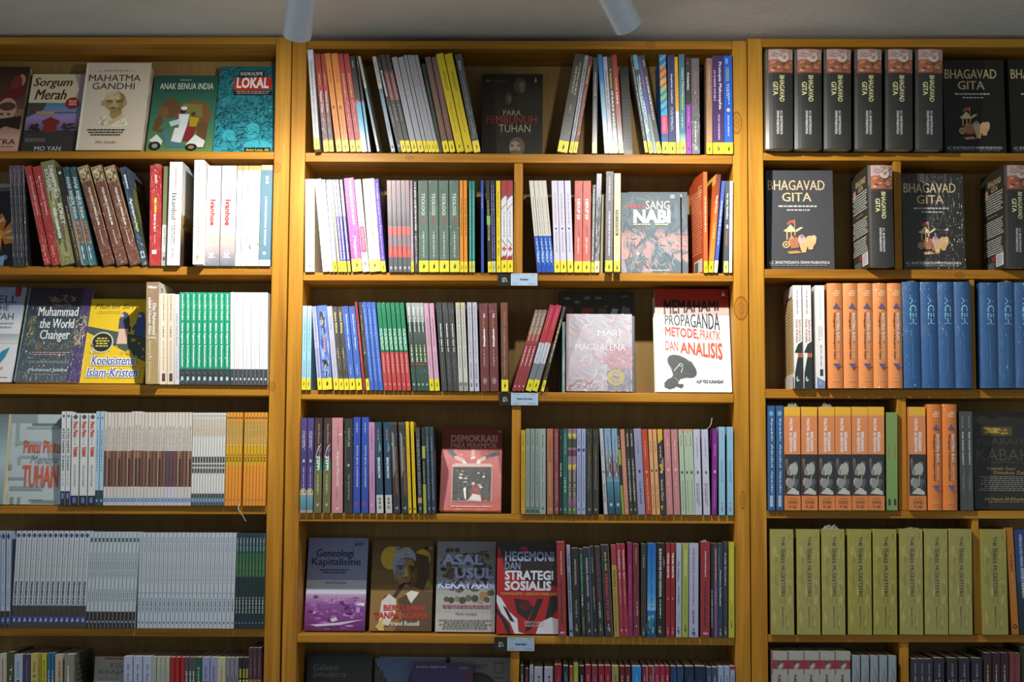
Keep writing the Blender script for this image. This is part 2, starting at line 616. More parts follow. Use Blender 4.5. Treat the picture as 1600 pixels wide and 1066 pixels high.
def draw(mb, els, place, cols=1, aspect=1.0, bulge=0.0, ref=None):
    """put the elements on a face; place(u, v, lift) gives the 3D point"""
    for i, e in enumerate(els):
        l = LAYER * (i + 1)
        k = e[0]
        if ref and k in 'TK':                              # crisp ink against the ground colour
            q = 6 if k == 'T' else 5
            e = e[:q] + (mixhex(ref, e[q], 1.4),) + e[q + 1:]
        if k == 'R' or k == 'G':
            if k == 'R':
                _, v0, v1, u0, u1, c = e
                strips = [(v0, v1, c)]
            else:
                _, v0, v1, c0, c1, n = e
                u0, u1 = 0.0, 1.0
                strips = [(v0 + (v1 - v0) * j / n, v0 + (v1 - v0) * (j + 1) / n, mixhex(c0, c1, j / (n - 1))) for j in range(n)]
            for a, b, c in strips:
                cl = lin(c)
                for j in range(cols):
                    ua, ub = u0 + (u1 - u0) * j / cols, u0 + (u1 - u0) * (j + 1) / cols
                    mb.quad(place(ua, b, l), place(ub, b, l), place(ub, a, l), place(ua, a, l), cl)
        elif k == 'E':
            _, v, u, rv, ru, c, tilt = e
            ct, st = math.cos(tilt), math.sin(tilt)
            l += bulge * 4 * ru * ru
            pts = []
            for j in range(20):
                a = 2 * math.pi * j / 20
                x, y = ru * math.cos(a), rv * math.sin(a) * aspect
                pts.append(place(u + x * ct - y * st, v + (x * st + y * ct) / aspect, l))
            mb.poly(pts, lin(c))
        elif k == 'P':
            us = [q[0] for q in e[1]]
            l += bulge * (max(us) - min(us)) ** 2
            mb.poly([place(u, v, l) for u, v in e[1]], lin(e[2]))
        elif k in 'TH':
            _, s, v0, v1, u0, u1, c, bo, sh = e
            vs, fs = lettering(s, bo, sh)
            n = len(mb.v)
            if k == 'T':
                mb.v += [place(u0 + y * (u1 - u0), v0 + x * (v1 - v0), l + z * LAYER) for x, y, z in vs]
            else:
                mb.v += [place(u0 + x * (u1 - u0), v1 - y * (v1 - v0), l + z * LAYER) for x, y, z in vs]
            cl = lin(c)
            mb.f += [tuple(n + q for q in f) for f in fs]
            mb.c += [cl] * len(fs)
        elif k == 'Q':
            _, s, l0, l1, r0, r1, u0, u1, c, bo = e
            vs, fs = lettering(s, bo, 0.0)
            n = len(mb.v)
            for x, y, z in vs:
                a, b = l0 + (r0 - l0) * x, l1 + (r1 - l1) * x
                mb.v.append(place(u0 + x * (u1 - u0), b - y * (b - a), l + z * LAYER))
            mb.f += [tuple(n + q for q in f) for f in fs]
            mb.c += [lin(c)] * len(fs)
        elif k == 'K':
            _, v0, v1, u0, u1, c, sd = e
            rg = random.Random(sd)
            v = v0
            cl = lin(c)
            um = (u0 + u1) / 2
            hw = (u1 - u0) / 2
            while v < v1 - 0.004:
                w = min(rg.uniform(0.006, 0.016), v1 - v)
                s = hw * rg.uniform(0.65, 1.0)
                mb.quad(place(um - s, v + w, l), place(um + s, v + w, l), place(um + s, v, l), place(um - s, v, l), cl)
                v += w + (rg.uniform(0.004, 0.006) if rg.random() < 0.8 else 0.012)
        elif k == 'N':
            _, v0, v1, u0, u1, n, c, sd = e
            rg = random.Random(sd)
            cl = lin(c)
            for j in range(n):
                va = v0 + (v1 - v0) * j / n
                vb = va + (v1 - v0) / n * 0.5
                inset = rg.uniform(0, 0.12) * (u1 - u0)
                u = u0 + inset
                while u < u1 - inset - 0.01:
                    w = min(rg.uniform(0.02, 0.07), u1 - inset - u)
                    mb.quad(place(u, vb, l), place(u + w, vb, l), place(u + w, va, l), place(u, va, l), cl)
                    u += w + 0.012
        elif k == 'W':
            _, v0, v1, u0, u1, n, cs, sd, ln, tk, ang = e
            rg = random.Random(sd)
            for j in range(n):
                u, v = rg.uniform(u0, u1), rg.uniform(v0, v1)
                a = ang + rg.uniform(-0.9, 0.9)
                prev = None
                for q in range(5):
                    f = tk * math.sin(math.pi * (q + 0.3) / 4.6)
                    nx, ny = -math.sin(a) * f, math.cos(a) * f
                    cur = ((u + nx, v + ny / aspect), (u - nx, v - ny / aspect))
                    if prev and all(u0 - 0.01 < p[0] < u1 + 0.01 and v0 - 0.01 < p[1] < v1 + 0.01 for p in cur + prev):
                        ll = l + LAYER * 0.9 * j / n
                        mb.quad(place(*prev[0], ll), place(*cur[0], ll), place(*cur[1], ll), place(*prev[1], ll), lin(cs[j % len(cs)]))
                    prev = cur
                    u += math.cos(a) * ln / 4
                    v += math.sin(a) * ln / 4 / aspect
                    a += rg.uniform(-0.7, 0.7)
        elif k == 'X':
            _, v0, v1, u0, u1, n, cs, sd, big = e
            rg = random.Random(sd)
            for j in range(n):
                ru = rg.uniform(0.3, 1.0) * big * (u1 - u0)
                rv = rg.uniform(0.3, 1.0) * big * (v1 - v0)
                lb = l + bulge * 4 * ru * ru
                u, v = rg.uniform(u0 + ru, u1 - ru), rg.uniform(v0 + rv, v1 - rv)
                a0 = rg.uniform(0, 6)
                pts = []
                for q in range(7):
                    a = 2 * math.pi * q / 7 + a0
                    s = rg.uniform(0.6, 1.0)
                    pts.append(place(u + ru * s * math.cos(a), v + rv * s * math.sin(a), lb + LAYER * 0.9 * j / n))
                mb.poly(pts, lin(cs[rg.randrange(len(cs))]))


NOUN = {'p': 'paperback', 'h': 'hardcover book', 't': 'booklet'}
NAME = {'p': 'paperback', 'h': 'hardcover_book', 't': 'booklet'}
_n_mesh = [0]


def spine_book_meshes(w, h, dep, base, els, kind, fin, lels=None, rels=None, side=None):
    """cover mesh and page block mesh of a book that stands spine out; origin: bottom centre of the spine"""
    mb = MB()
    hard = kind == 'h'
    bt = 0.0022 if hard else 0.0005
    if w < 0.005:
        bt = 0.0003
    ov = 0.003 if hard else 0.0
    cb = lin(base)
    cs = lin(side or base)
    hw = w / 2
    bulge = min(0.16 * w, 0.006) if hard else 0.0
    cols = 8 if hard else 1
    for s in (-1, 1):
        a, b = sorted((s * hw, s * (hw - bt)))
        mb.box(a, b, 0.0004, dep, 0, h, cs)
        if hard:                                           # the groove along the joint
            mb.c[-6:] = [cs] * 6

    def pl(u, v, l):
        q = 2 * u - 1
        return (-hw + u * w, -l - bulge * (1 - q * q), h * (1 - v))
    for j in range(cols):
        ua, ub = j / cols, (j + 1) / cols
        mb.quad(pl(ua, 1, 0), pl(ub, 1, 0), pl(ub, 0, 0), pl(ua, 0, 0), cb)
        for vv in (0.0, 1.0):
            a, b = pl(ua, vv, 0), pl(ub, vv, 0)
            mb.quad(a, b, (b[0], 0.0015, b[2]), (a[0], 0.0015, a[2]), cb)
        mb.quad((pl(ua, 1, 0)[0], 0.0015, 0), (pl(ub, 1, 0)[0], 0.0015, 0), (pl(ub, 0, 0)[0], 0.0015, h), (pl(ua, 0, 0)[0], 0.0015, h), cb)
    draw(mb, els, pl, cols, h / w, bulge, base)
    if lels:
        draw(mb, lels, lambda u, v, l: (-hw - l, dep * (1 - u), h * (1 - v)), 1, h / dep)
    if rels:
        draw(mb, rels, lambda u, v, l: (hw + l, dep * u, h * (1 - v)), 1, h / dep)
    cover = mb.mesh('cover', FIN[fin])
    cover['size'] = (w, h)
    pb = MB()
    pb.box(-hw + bt + 0.0001, hw - bt - 0.0001, 0.0018, dep - max(ov, 0.0008), ov, h - max(ov, 0.0006))
    return cover, pb.mesh('page_block', M_PAGE)


BOOKS = []                          # (unit, row, description, kind, object), in shelf order
ROW = ['L', 1]
ORD = ('first second third fourth fifth sixth seventh eighth ninth tenth eleventh twelfth thirteenth fourteenth fifteenth sixteenth seventeenth '
       'eighteenth nineteenth twentieth twenty-first twenty-second twenty-third twenty-fourth twenty-fifth twenty-sixth twenty-seventh').split()


def row(u, n):
    ROW[:] = [u, n]


def ev(x0, x1, n, gap=0.0):
    s = (x1 - x0) / n
    return [(x0 + s * i, x0 + s * (i + 1) - gap) for i in range(n)]


def stand(cover, pages, kind, loc, rot):
    o = bpy.data.objects.new(NAME[kind], cover)
    COL.objects.link(o)
    o.location = loc
    o.rotation_euler = rot
    p = bpy.data.objects.new('page_block', pages)
    COL.objects.link(p)
    p.parent = o
    return o


def S(desc, xs, dx, yt, base, els=(), kind='p', fin='g', yf=-0.006, dep=0.132, yaw=0.0, lels=None, rels=None, side=None, z0=0.0):
    """books standing spine out. xs: pixel spans of their bottom edges, dx: how far their tops lean (px), yt: pixel row of their tops"""
    u, n = ROW
    proto = None
    for i, (xa, xb) in enumerate(xs):
        yb = ys(u, n, (xa + xb) / 2)
        zb = zs(u, n, (xa + xb) / 2) + 0.0006 + z0
        pa, pb = at(xa, yb, yf), at(xb, yb, yf)
        pt = at(xa + dx, yt, yf)
        dxw, dz = pt.x - pa.x, pt.z - zb
        th = math.atan2(dxw, dz)
        if proto is None:
            h = math.hypot(dxw, dz)
            w = max((pb.x - pa.x) * math.cos(th) / max(math.cos(yaw), 0.5) - 0.0005, 0.0018)
            if kind == 'p' and w < 0.0100:
                kind = 't'
            proto = spine_book_meshes(w, h, dep, base, list(els), kind, fin, lels, rels, side)
        if th <= 0:
            loc = (pa.x + w / 2 * math.cos(th), yf, zb - w / 2 * math.sin(th))
        else:
            loc = (pb.x - w / 2 * math.cos(th), yf, zb + w / 2 * math.sin(th))
        if i == 0:
            o = first = stand(proto[0], proto[1], kind, loc, (0, th, yaw))
        else:
            o = first.copy()
            COL.objects.link(o)
            o.location = loc
            o.rotation_euler = (0, th, yaw)
            for ch in first.children:
                c = ch.copy()
                COL.objects.link(c)
                c.parent = o
        BOOKS.append((u, n, desc, NOUN[kind], o))
    return o


def F(desc, xa, xb, yt, yf, ytop, th, base, els=(), fin='g', kind='p', side=None, dyb=0.0, roll=0.0):
    """a book shown face out, its foot at depth yf, its head leaning back to depth ytop; xa, xb: pixels of its bottom edge"""
    u, n = ROW
    xm = (xa + xb) / 2
    zb = zs(u, n, xm) + 0.0012
    yp = ys(u, n, xm)
    a, b = at(xa, yp, yf), at(xb, yp, yf)
    W = b.x - a.x
    t = at(xm, yt, ytop)
    h = math.hypot(t.z - zb, ytop - yf)
    al = math.atan2(ytop - yf, t.z - zb)
    mb = MB()
    hard = kind == 'h'
    bt = 0.0022 if hard else 0.0006
    cb, cs = lin(base), lin(side or base)
    mb.box(-W / 2, W / 2, 0, bt, 0, h, cb)
    mb.box(-W / 2, W / 2, th - bt, th, 0, h, cs)
    mb.box(-W / 2, -W / 2 + bt, bt, th - bt, 0, h, cs)
    draw(mb, list(els), lambda u_, v, l: (-W / 2 + u_ * W, -l, h * (1 - v)), 1, h / W)
    cover = mb.mesh('cover', FIN[fin])
    ov = 0.003 if hard else 0.0007
    pb = MB()
    pb.box(-W / 2 + bt + 0.0001, W / 2 - ov, bt + 0.0001, th - bt - 0.0001, ov if hard else 0.0, h - ov)
    o = stand(cover, pb.mesh('page_block', M_PAGE), kind, ((a.x + b.x) / 2, yf, zb + th * math.sin(al)), (-al, roll, 0))
    BOOKS.append((u, n, desc, 'face-out ' + NOUN['p' if kind == 't' else kind], o))
    return o


UNIT = {'L': 'left', 'M': 'middle', 'R': 'right'}
SHELF = ['top', 'second', 'third', 'fourth', 'fifth', 'lowest']


def make_room():
    """neighbours that would bite into each other give way: both covers get a little thinner"""
    rows = {}
    for u, n, d, noun, o in BOOKS:
        if not noun.startswith('face-out'):
            rows.setdefault((u, n), []).append(o)

    def corners(o):
        b = o.data['size']
        w, h = b[0] * o.scale.x / 2, b[1]
        c, s = math.cos(o.rotation_euler.y), math.sin(o.rotation_euler.y)
        return [(o.location.x + x * c + z * s, o.location.z - x * s + z * c) for x, z in ((-w, 0), (w, 0), (w, h), (-w, h))]
    for os_ in rows.values():
        os_.sort(key=lambda o: o.location.x)
        for _pass in range(3):
            for a, b in zip(os_, os_[1:]):
                pa, pb = corners(a), corners(b)
                best = 9.0
                for o in (a, b):
                    t = o.rotation_euler.y
                    for ax in ((math.cos(t), -math.sin(t)), (math.sin(t), math.cos(t))):
                        ra = [p[0] * ax[0] + p[1] * ax[1] for p in pa]
                        rb = [p[0] * ax[0] + p[1] * ax[1] for p in pb]
                        best = min(best, min(max(ra), max(rb)) - max(min(ra), min(rb)))
                if best > 0.0:
                    g = best + 0.0002
                    for o, s in ((a, -1), (b, 1)):
                        w = o.data['size'][0] * o.scale.x
                        k = max((w - g / 2) / w, 0.4)
                        o.scale.x *= k
                        sh = w * (1 - k) / 2
                        o.location.x += s * sh * math.cos(o.rotation_euler.y)
                        o.location.z += -s * sh * math.sin(o.rotation_euler.y) if s * o.rotation_euler.y < 0 else 0.0


def label_books():
    fam = {}
    for u, n, d, noun, o in BOOKS:
        fam.setdefault((u, n, d, noun), []).append(o)
    for (u, n, d, noun), os_ in fam.items():
        where = '%s shelf, %s bookcase' % (SHELF[n - 1], UNIT[u])
        os_.sort(key=lambda o: o.location.x)
        for i, o in enumerate(os_):
            if len(os_) == 1:
                lab = '%s %s, %s' % (d, noun, where)
            elif len(os_) == 2:
                lab = '%s of two %s %ss, %s' % (('left', 'right')[i], d, noun, where)
            elif i == len(os_) - 1:
                lab = 'rightmost of the %s %ss, %s' % (d, noun, where)
            elif i == 0:
                lab = 'leftmost of the %s %ss, %s' % (d, noun, where)
            else:
                lab = '%s from left of the %s %ss, %s' % (ORD[i], d, noun, where)
            tag(o, lab, 'book', '%s %ss, %s' % (d, noun, where) if len(os_) > 1 else None)


YEL = 'ecd52a'


def KAN(v=0.885, c=YEL):
    """the publisher's yellow foot with its small dark mark"""
    return [B(v, 1.0, c), P('2c2a14', (0.40, v + 0.075), (0.52, v + 0.025), (0.56, v + 0.05), (0.66, v + 0.055), (0.56, v + 0.085), (0.44, v + 0.088))]


def DROP(v, u, c, s=1.0):
    """a small drop mark beside two short lines"""
    return [E(v, u, 0.011 * s, 0.09 * s, c), P(c, (u - 0.06 * s, v - 0.006), (u, v - 0.026 * s), (u + 0.06 * s, v - 0.006)),
            R(v + 0.02, v + 0.065, u + 0.02, u + 0.14, c), R(v + 0.02, v + 0.05, u - 0.14, u - 0.02, c)]


def BIRD(v, c, u=0.5):
    """a small pale bird mark at a spine's foot"""
    return [P(c, (u - 0.22, v), (u - 0.02, v + 0.012), (u + 0.22, v - 0.012), (u + 0.1, v + 0.022), (u - 0.08, v + 0.03), (u - 0.12, v + 0.016))]


# ================================================================== LEFT BOOKCASE
row('L', 1)
F('brown portrait-cover', -62, 27, 108, 0.045, 0.112, 0.018, '4a342e', [
    G(0, 0.5, '3e2c28', '6a4a40'), B(0.5, 0.85, '8f6a58'), B(0.85, 1, 'd8a896'), G(0.66, 0.86, 'a57a68', 'd8a896', 8),
    E(0.16, 0.88, 0.07, 0.07, 'b89a6a'), E(0.20, 0.80, 0.10, 0.10, '7a3a36'), P('6b2b2c', (0.4, 0.36), (0.95, 0.22), (0.98, 0.34), (0.5, 0.5)),
    E(0.50, 0.70, 0.13, 0.17, 'c09a80'), E(0.47, 0.70, 0.05, 0.15, '5a3c34'), E(0.56, 0.62, 0.012, 0.03, '3a2622'), E(0.56, 0.74, 0.012, 0.03, '3a2622'),
    E(0.62, 0.68, 0.012, 0.05, '8a4a40'), P('2e211f', (0.35, 0.64), (0.98, 0.58), (0.98, 0.74), (0.72, 0.70), (0.5, 0.78)),
    H('TRA', 0.85, 0.91, 0.60, 0.94, '2b1c1a'), N(0.93, 0.95, 0.55, 0.92, 1, '7a5a50')], side='6d6a66')
F('cream and dusk-purple cover', 32, 116, 118, 0.04, 0.105, 0.010, '3c3b38', [
    B(0, 0.38, 'd8d3ac'), P('b59a9e', (0.80, 0), (1, 0), (1, 0.38), (0.86, 0.3), (0.92, 0.2)), G(0.37, 0.56, '4f8aa6', '9a86b8'), G(0.56, 0.72, '9a86b8', '6e5a78'),
    B(0.72, 1, '3a3936'), P('4a4a48', (0, 0.37), (0.35, 0.37), (0.3, 0.46), (0.0, 0.56)),
    H('Sorgum', 0.05, 0.19, 0.04, 0.78, '5d221d', 0.02, 0.25), H('Merah', 0.20, 0.33, 0.10, 0.70, '5d221d', 0.02, 0.25),
    E(0.375, 0.83, 0.075, 0.13, 'a3231d'), N(0.34, 0.41, 0.76, 0.92, 3, 'e8d8c8'), R(0.49, 0.50, 0.30, 0.94, '3a4a48'), R(0.48, 0.515, 0.18, 0.52, 'b59a52'),
    P('7d2d24', (0.32, 0.60), (0.46, 0.55), (0.64, 0.60), (0.64, 0.64), (0.60, 0.64), (0.60, 0.75), (0.36, 0.75), (0.36, 0.64), (0.32, 0.64)),
    X(0.62, 0.76, 0.06, 0.32, 12, ['2a2526', '3a3236'], 3, 0.25), X(0.62, 0.76, 0.68, 0.96, 12, ['2a2526', '3a3236'], 4, 0.25),
    N(0.82, 0.87, 0.04, 0.44, 3, '8c8a84'), H('MO YAN', 0.92, 0.975, 0.25, 0.74, 'c9ccd0', 0.012)])
F('beige line-portrait cover', 118, 221, 103.5, 0.03, 0.095, 0.028, 'd9ccb6', [
    R(0, 1, 0, 0.035, 'efe6d6'), H('Autobiografi', 0.075, 0.11, 0.28, 0.66, 'a8483e'), R(0.098, 0.101, 0.18, 0.26, 'a8483e'), R(0.098, 0.101, 0.68, 0.76, 'a8483e'),
    H('MAHATMA', 0.14, 0.215, 0.06, 0.86, '2a2620'), H('GANDHI', 0.235, 0.31, 0.13, 0.78, '2a2620'),
    P('efe6d0', (0.28, 0.70), (0.36, 0.62), (0.66, 0.60), (0.76, 0.72), (0.52, 0.735)), P('a48a56', (0.46, 0.52), (0.62, 0.52), (0.64, 0.63), (0.52, 0.66), (0.45, 0.62)), E(0.45, 0.51, 0.115, 0.16, '8a7040'), E(0.45, 0.495, 0.11, 0.15, 'b89c64'), E(0.40, 0.47, 0.065, 0.115, 'd2bf90'), P('9a8050', (0.58, 0.36), (0.66, 0.42), (0.65, 0.52), (0.56, 0.56), (0.61, 0.46)), W(0.36, 0.56, 0.36, 0.66, 40, ['8a7040', 'a48a56'], 5, 0.08, 0.004, 0.2),
    E(0.47, 0.335, 0.035, 0.03, 'b2986a'), E(0.47, 0.665, 0.035, 0.03, 'b2986a'), R(0.436, 0.442, 0.37, 0.47, '3a2c1a'), R(0.436, 0.442, 0.53, 0.63, '3a2c1a'), E(0.455, 0.43, 0.016, 0.045, '54432a'), E(0.455, 0.575, 0.016, 0.045, '54432a'),
    E(0.457, 0.43, 0.011, 0.036, 'a98e5e'), E(0.457, 0.575, 0.011, 0.036, 'a98e5e'), E(0.457, 0.43, 0.005, 0.016, '3a2c1a'), E(0.457, 0.575, 0.005, 0.016, '3a2c1a'), P('c8b07c', (0.49, 0.445), (0.515, 0.445), (0.535, 0.495), (0.47, 0.495)), E(0.512, 0.50, 0.011, 0.075, 'd8ccb0'), E(0.516, 0.50, 0.006, 0.06, '8a7450'),
    E(0.531, 0.50, 0.005, 0.05, '5a4228'), W(0.60, 0.72, 0.34, 0.72, 30, ['b8a478', 'd8c8a0'], 6, 0.14, 0.006, 2.3), P('cdb98e', (0.62, 0.60), (0.70, 0.62), (0.5, 0.72), (0.44, 0.70)), N(0.77, 0.855, 0.14, 0.72, 3, '3a332a'),
    H('M.K. Gandhi', 0.90, 0.93, 0.30, 0.60, 'a8483e')], kind='h', side='8f8a80')
F('green elephant-and-scooter cover', 227, 331, 120, 0.045, 0.11, 0.009, '35604e', [
    G(0, 0.55, '24544c', '3f7a5c'), G(0.55, 1, '3f7a5c', '6f8f52'), N(0.055, 0.07, 0.40, 0.58, 1, 'cfd8cc'), H('ANAK BENUA INDIA', 0.10, 0.18, 0.10, 0.92, 'dfe0cc', 0.01),
    N(0.19, 0.205, 0.16, 0.84, 1, '1d3a34'), E(0.52, 0.66, 0.20, 0.27, '7a5636'), E(0.42, 0.30, 0.13, 0.14, '6e4c30'), E(0.48, 0.20, 0.08, 0.08, '7e5a3a'),
    P('6e4c30', (0.10, 0.55), (0.16, 0.50), (0.22, 0.6), (0.14, 0.70), (0.24, 0.68), (0.2, 0.74), (0.06, 0.70)), P('6e4c30', (0.74, 0.6), (0.9, 0.6), (0.88, 0.93), (0.76, 0.93)),
    P('7c7a3e', (0.48, 0.36), (0.78, 0.38), (0.80, 0.54), (0.48, 0.52)), E(0.46, 0.50, 0.035, 0.045, '3c2a22'), E(0.425, 0.51, 0.025, 0.05, 'e3e6e0'),
    P('dfe6ea', (0.44, 0.50), (0.60, 0.50), (0.58, 0.66), (0.46, 0.68)), P('c8d4da', (0.30, 0.60), (0.46, 0.56), (0.48, 0.62), (0.34, 0.66)),
    E(0.50, 0.66, 0.03, 0.035, '5c3c2a'), P('b59a26', (0.60, 0.53), (0.76, 0.55), (0.72, 0.66), (0.62, 0.66)), P('8a2e2e', (0.58, 0.66), (0.72, 0.66), (0.68, 0.86), (0.54, 0.84)),
    P('e4e8e6', (0.40, 0.68), (0.58, 0.66), (0.52, 0.86), (0.36, 0.86)), P('4f7d84', (0.22, 0.74), (0.30, 0.66), (0.34, 0.84), (0.60, 0.88), (0.66, 0.92), (0.30, 0.92)),
    P('e2e6e2', (0.03, 0.84), (0.14, 0.76), (0.24, 0.84), (0.22, 0.90)), P('e2e6e2', (0.60, 0.88), (0.72, 0.76), (0.88, 0.84), (0.86, 0.92), (0.60, 0.92)),
    E(0.905, 0.13, 0.055, 0.09, '222222'), E(0.905, 0.13, 0.028, 0.045, '9a9a96'), E(0.92, 0.68, 0.045, 0.09, '222222'), E(0.92, 0.68, 0.022, 0.045, '9a8a5a')])
F('teal engraved-pattern cover with red title patch', 332, 428, 106, 0.045, 0.105, 0.012, '2b8390', [
    G(0, 1, '1d6a72', '36a0b0', 6), W(0, 0.6, 0.0, 1.0, 520, ['123f46', '1a5a62', '0f3238', '3f9aa0'], 7, 0.13, 0.006, 2.2), W(0.45, 1.0, 0.0, 1.0, 360, ['16464e', '0f3238', '3aa6b8'], 8, 0.14, 0.006, 2.6),
    E(0.80, 0.24, 0.07, 0.11, '3fb4c4'), E(0.74, 0.62, 0.09, 0.12, '3fb4c4'), E(0.93, 0.72, 0.09, 0.24, '40b4c4'), W(0.66, 1.0, 0.1, 1.0, 70, ['16464e', '2f97a6'], 9, 0.16, 0.006, 0.4),
    R(0.055, 0.12, 0.33, 0.74, '151515'), H('RADIKALISME', 0.065, 0.108, 0.35, 0.72, 'dfe2e0', 0.01), P('c22f22', (0.25, 0.14), (0.85, 0.12), (0.90, 0.26), (0.26, 0.29)),
    H('LOKAL', 0.13, 0.255, 0.30, 0.83, 'eef0f0', 0.03), R(0.28, 0.335, 0.26, 0.89, '1b1f1f'), N(0.288, 0.33, 0.29, 0.86, 2, 'b8a090'),
    R(0.93, 0.985, 0.51, 0.94, '141612'), H('Anton Lucas, dkk', 0.94, 0.975, 0.54, 0.92, 'd9cf5a', 0.01)])

row('L', 2)
F('black flame-petal cover', -60, 19, 288, 0.01, 0.03, 0.012, '1f2023', [
    B(0, 0.05, '8a8f94'), R(0.06, 0.09, 0.62, 0.95, '6a5a50'), P('e8762a', (0.40, 0.55), (0.72, 0.36), (0.82, 0.46), (0.76, 0.60)), P('ead2a8', (0.60, 0.50), (0.76, 0.40), (0.78, 0.46)),
    P('f08a3a', (0.72, 0.62), (0.92, 0.46), (1.0, 0.50), (1.0, 0.72), (0.82, 0.74)), P('f0ddb8', (0.76, 0.62), (0.96, 0.54), (1.0, 0.58)), P('efe0c0', (0.78, 0.66), (1.0, 0.64), (1.0, 0.68)),
    P('e26a22', (0.66, 0.62), (0.76, 0.64), (0.74, 0.82), (0.64, 0.86)), E(0.62, 0.72, 0.05, 0.07, 'f2b04a'), P('6c93b8', (0.5, 1.0), (0.70, 0.86), (0.84, 0.92), (0.82, 1.0)), E(0.9, 0.84, 0.03, 0.06, '7fa2c2')])
S('thin black speckled', [(20.0, 26.4), (26.5, 32.6), (32.8, 38.8), (40.2, 46)], -5.8, 259, '26242a', [G(0, 0.35, '5c4a5a', '2c2a30'), K(0.04, 0.92, 0.15, 0.3, '8d8890', 3), K(0.3, 0.95, 0.7, 0.8, '55525a', 4)], fin='w')
S('red leaning, white-titled', [(66.6, 80.6), (82, 95)], -31.5, 261.5, 'a92f2b', [T('Seni Pertunjukan Indonesia', 0.10, 0.50, 0.42, 0.72, 'e0b8a8', 0.005), R(0.80, 0.90, 0.45, 0.55, 'd08878'), K(0.80, 0.92, 0.3, 0.42, 'd08878')], fin='w')
S('tall olive photo-spine', [(95.7, 118)], -32.5, 254, '7c7f4a', [X(0, 1, 0, 1, 70, ['9a9a62', '5d6236', '8f8a58', 'b0b08a', '6d5f3a'], 5, 0.3),
    T('DRAMATURGI', 0.05, 0.36, 0.50, 0.82, 'e6e6da', 0.02), T('SOSIAL', 0.07, 0.30, 0.15, 0.4, 'd0d0c0', 0.01), T('BONET', 0.42, 0.62, 0.60, 0.9, 'ecece0', 0.02), K(0.45, 0.75, 0.2, 0.45, 'd8d8c8', 7)], fin='w')
S('narrow black', [(120, 129.6)], -33, 262, '33302c', [E(0.06, 0.5, 0.015, 0.25, 'cfcfc8'), K(0.40, 0.60, 0.3, 0.5, '9a9488', 8), K(0.62, 0.95, 0.35, 0.6, '8c7a46', 9), R(0.3, 1, 0.85, 1, 'a8a49a')])
S('teal with a brown block', [(130, 140), (141, 151.4)], -32.5, 262, '33676e', [G(0, 0.35, '2c4a4c', '2f6a74'), T('ANAK BENUA INDIA', 0.10, 0.53, 0.25, 0.75, 'b8d4d4', 0.01), B(0.55, 0.78, '86705a'), K(0.57, 0.77, 0.2, 0.75, '5c4a3a', 4),
    K(0.81, 0.94, 0.3, 0.55, 'b0c8c8', 5), R(0.3, 1, 0, 0.08, 'c8ccc8')], fin='w')
_jalan = [B(0, 0.155, 'a08c62'), X(0, 0.155, 0, 1, 60, ['6d5a3c', 'c0ac84', '4a3c28', 'b59a68', 'd8c8a0'], 6, 0.22), B(0.155, 1, '6a3f2d'), T('PERJALANAN DI SIMPANG JALAN', 0.22, 0.60, 0.40, 0.66, 'd6c4b0', 0.02),
          K(0.28, 0.50, 0.24, 0.29, '8d5c44', 3), K(0.65, 0.80, 0.42, 0.52, 'b89a88', 5), R(0.845, 0.85, 0, 1, '8d6048'), R(0.03, 0.75, 0.95, 1.0, 'c9a878')]
S('brown with a stone-patterned head', [(162, 180.6), (183, 201), (203.5, 219.5)], -41.5, 262, '6a3f2d', _jalan, fin='w')
S('dark blue leaning', [(222, 232)], -35, 262, '2c4254', [K(0.08, 0.22, 0.4, 0.7, 'c8d0d6', 2), T('Agrarian', 0.32, 0.50, 0.25, 0.85, 'e0e8ec', 0.02, 0.2), T('dari Papua', 0.50, 0.66, 0.35, 0.85, 'd8c83a', 0.02, 0.2),
    R(0.86, 0.93, 0.2, 0.85, 'aab4ba'), E(0.895, 0.52, 0.02, 0.2, '2c4254'), R(0.02, 1.0, 0.9, 1, '1f2f3c')], fin='w',
  rels=[G(0, 1, '5d6f86', '49542e'), X(0.1, 0.9, 0, 1, 30, ['5c6b34', '39472c', '8a8a3a'], 4, 0.3), P('d8c63a', (0.4, 0.12), (0.7, 0.15), (0.68, 0.2), (0.4, 0.18))])
S('bright red wrapped', [(233.3, 251.4)], 1.5, 258, 'b22a28', [K(0.10, 0.18, 0.4, 0.62, 'e0a090', 2), K(0.33, 0.48, 0.38, 0.6, 'e0b43c', 5), K(0.49, 0.66, 0.36, 0.54, 'ecd8d0', 6), K(0.70, 0.80, 0.4, 0.5, 'd88a7c', 7), R(0.845, 0.885, 0.22, 0.62, 'e6e0da')], fin='w')
S('half olive, half white narrow', [(252, 259.8)], 4, 260, 'd8d8d0', [B(0, 0.59, '7d7f58'), K(0.03, 0.57, 0.2, 0.8, '9c9c7c', 4), K(0.62, 0.8, 0.35, 0.65, 'a4a49c', 5), B(0.86, 1, 'b4b4ac'), E(0.93, 0.5, 0.02, 0.3, '66665c')])
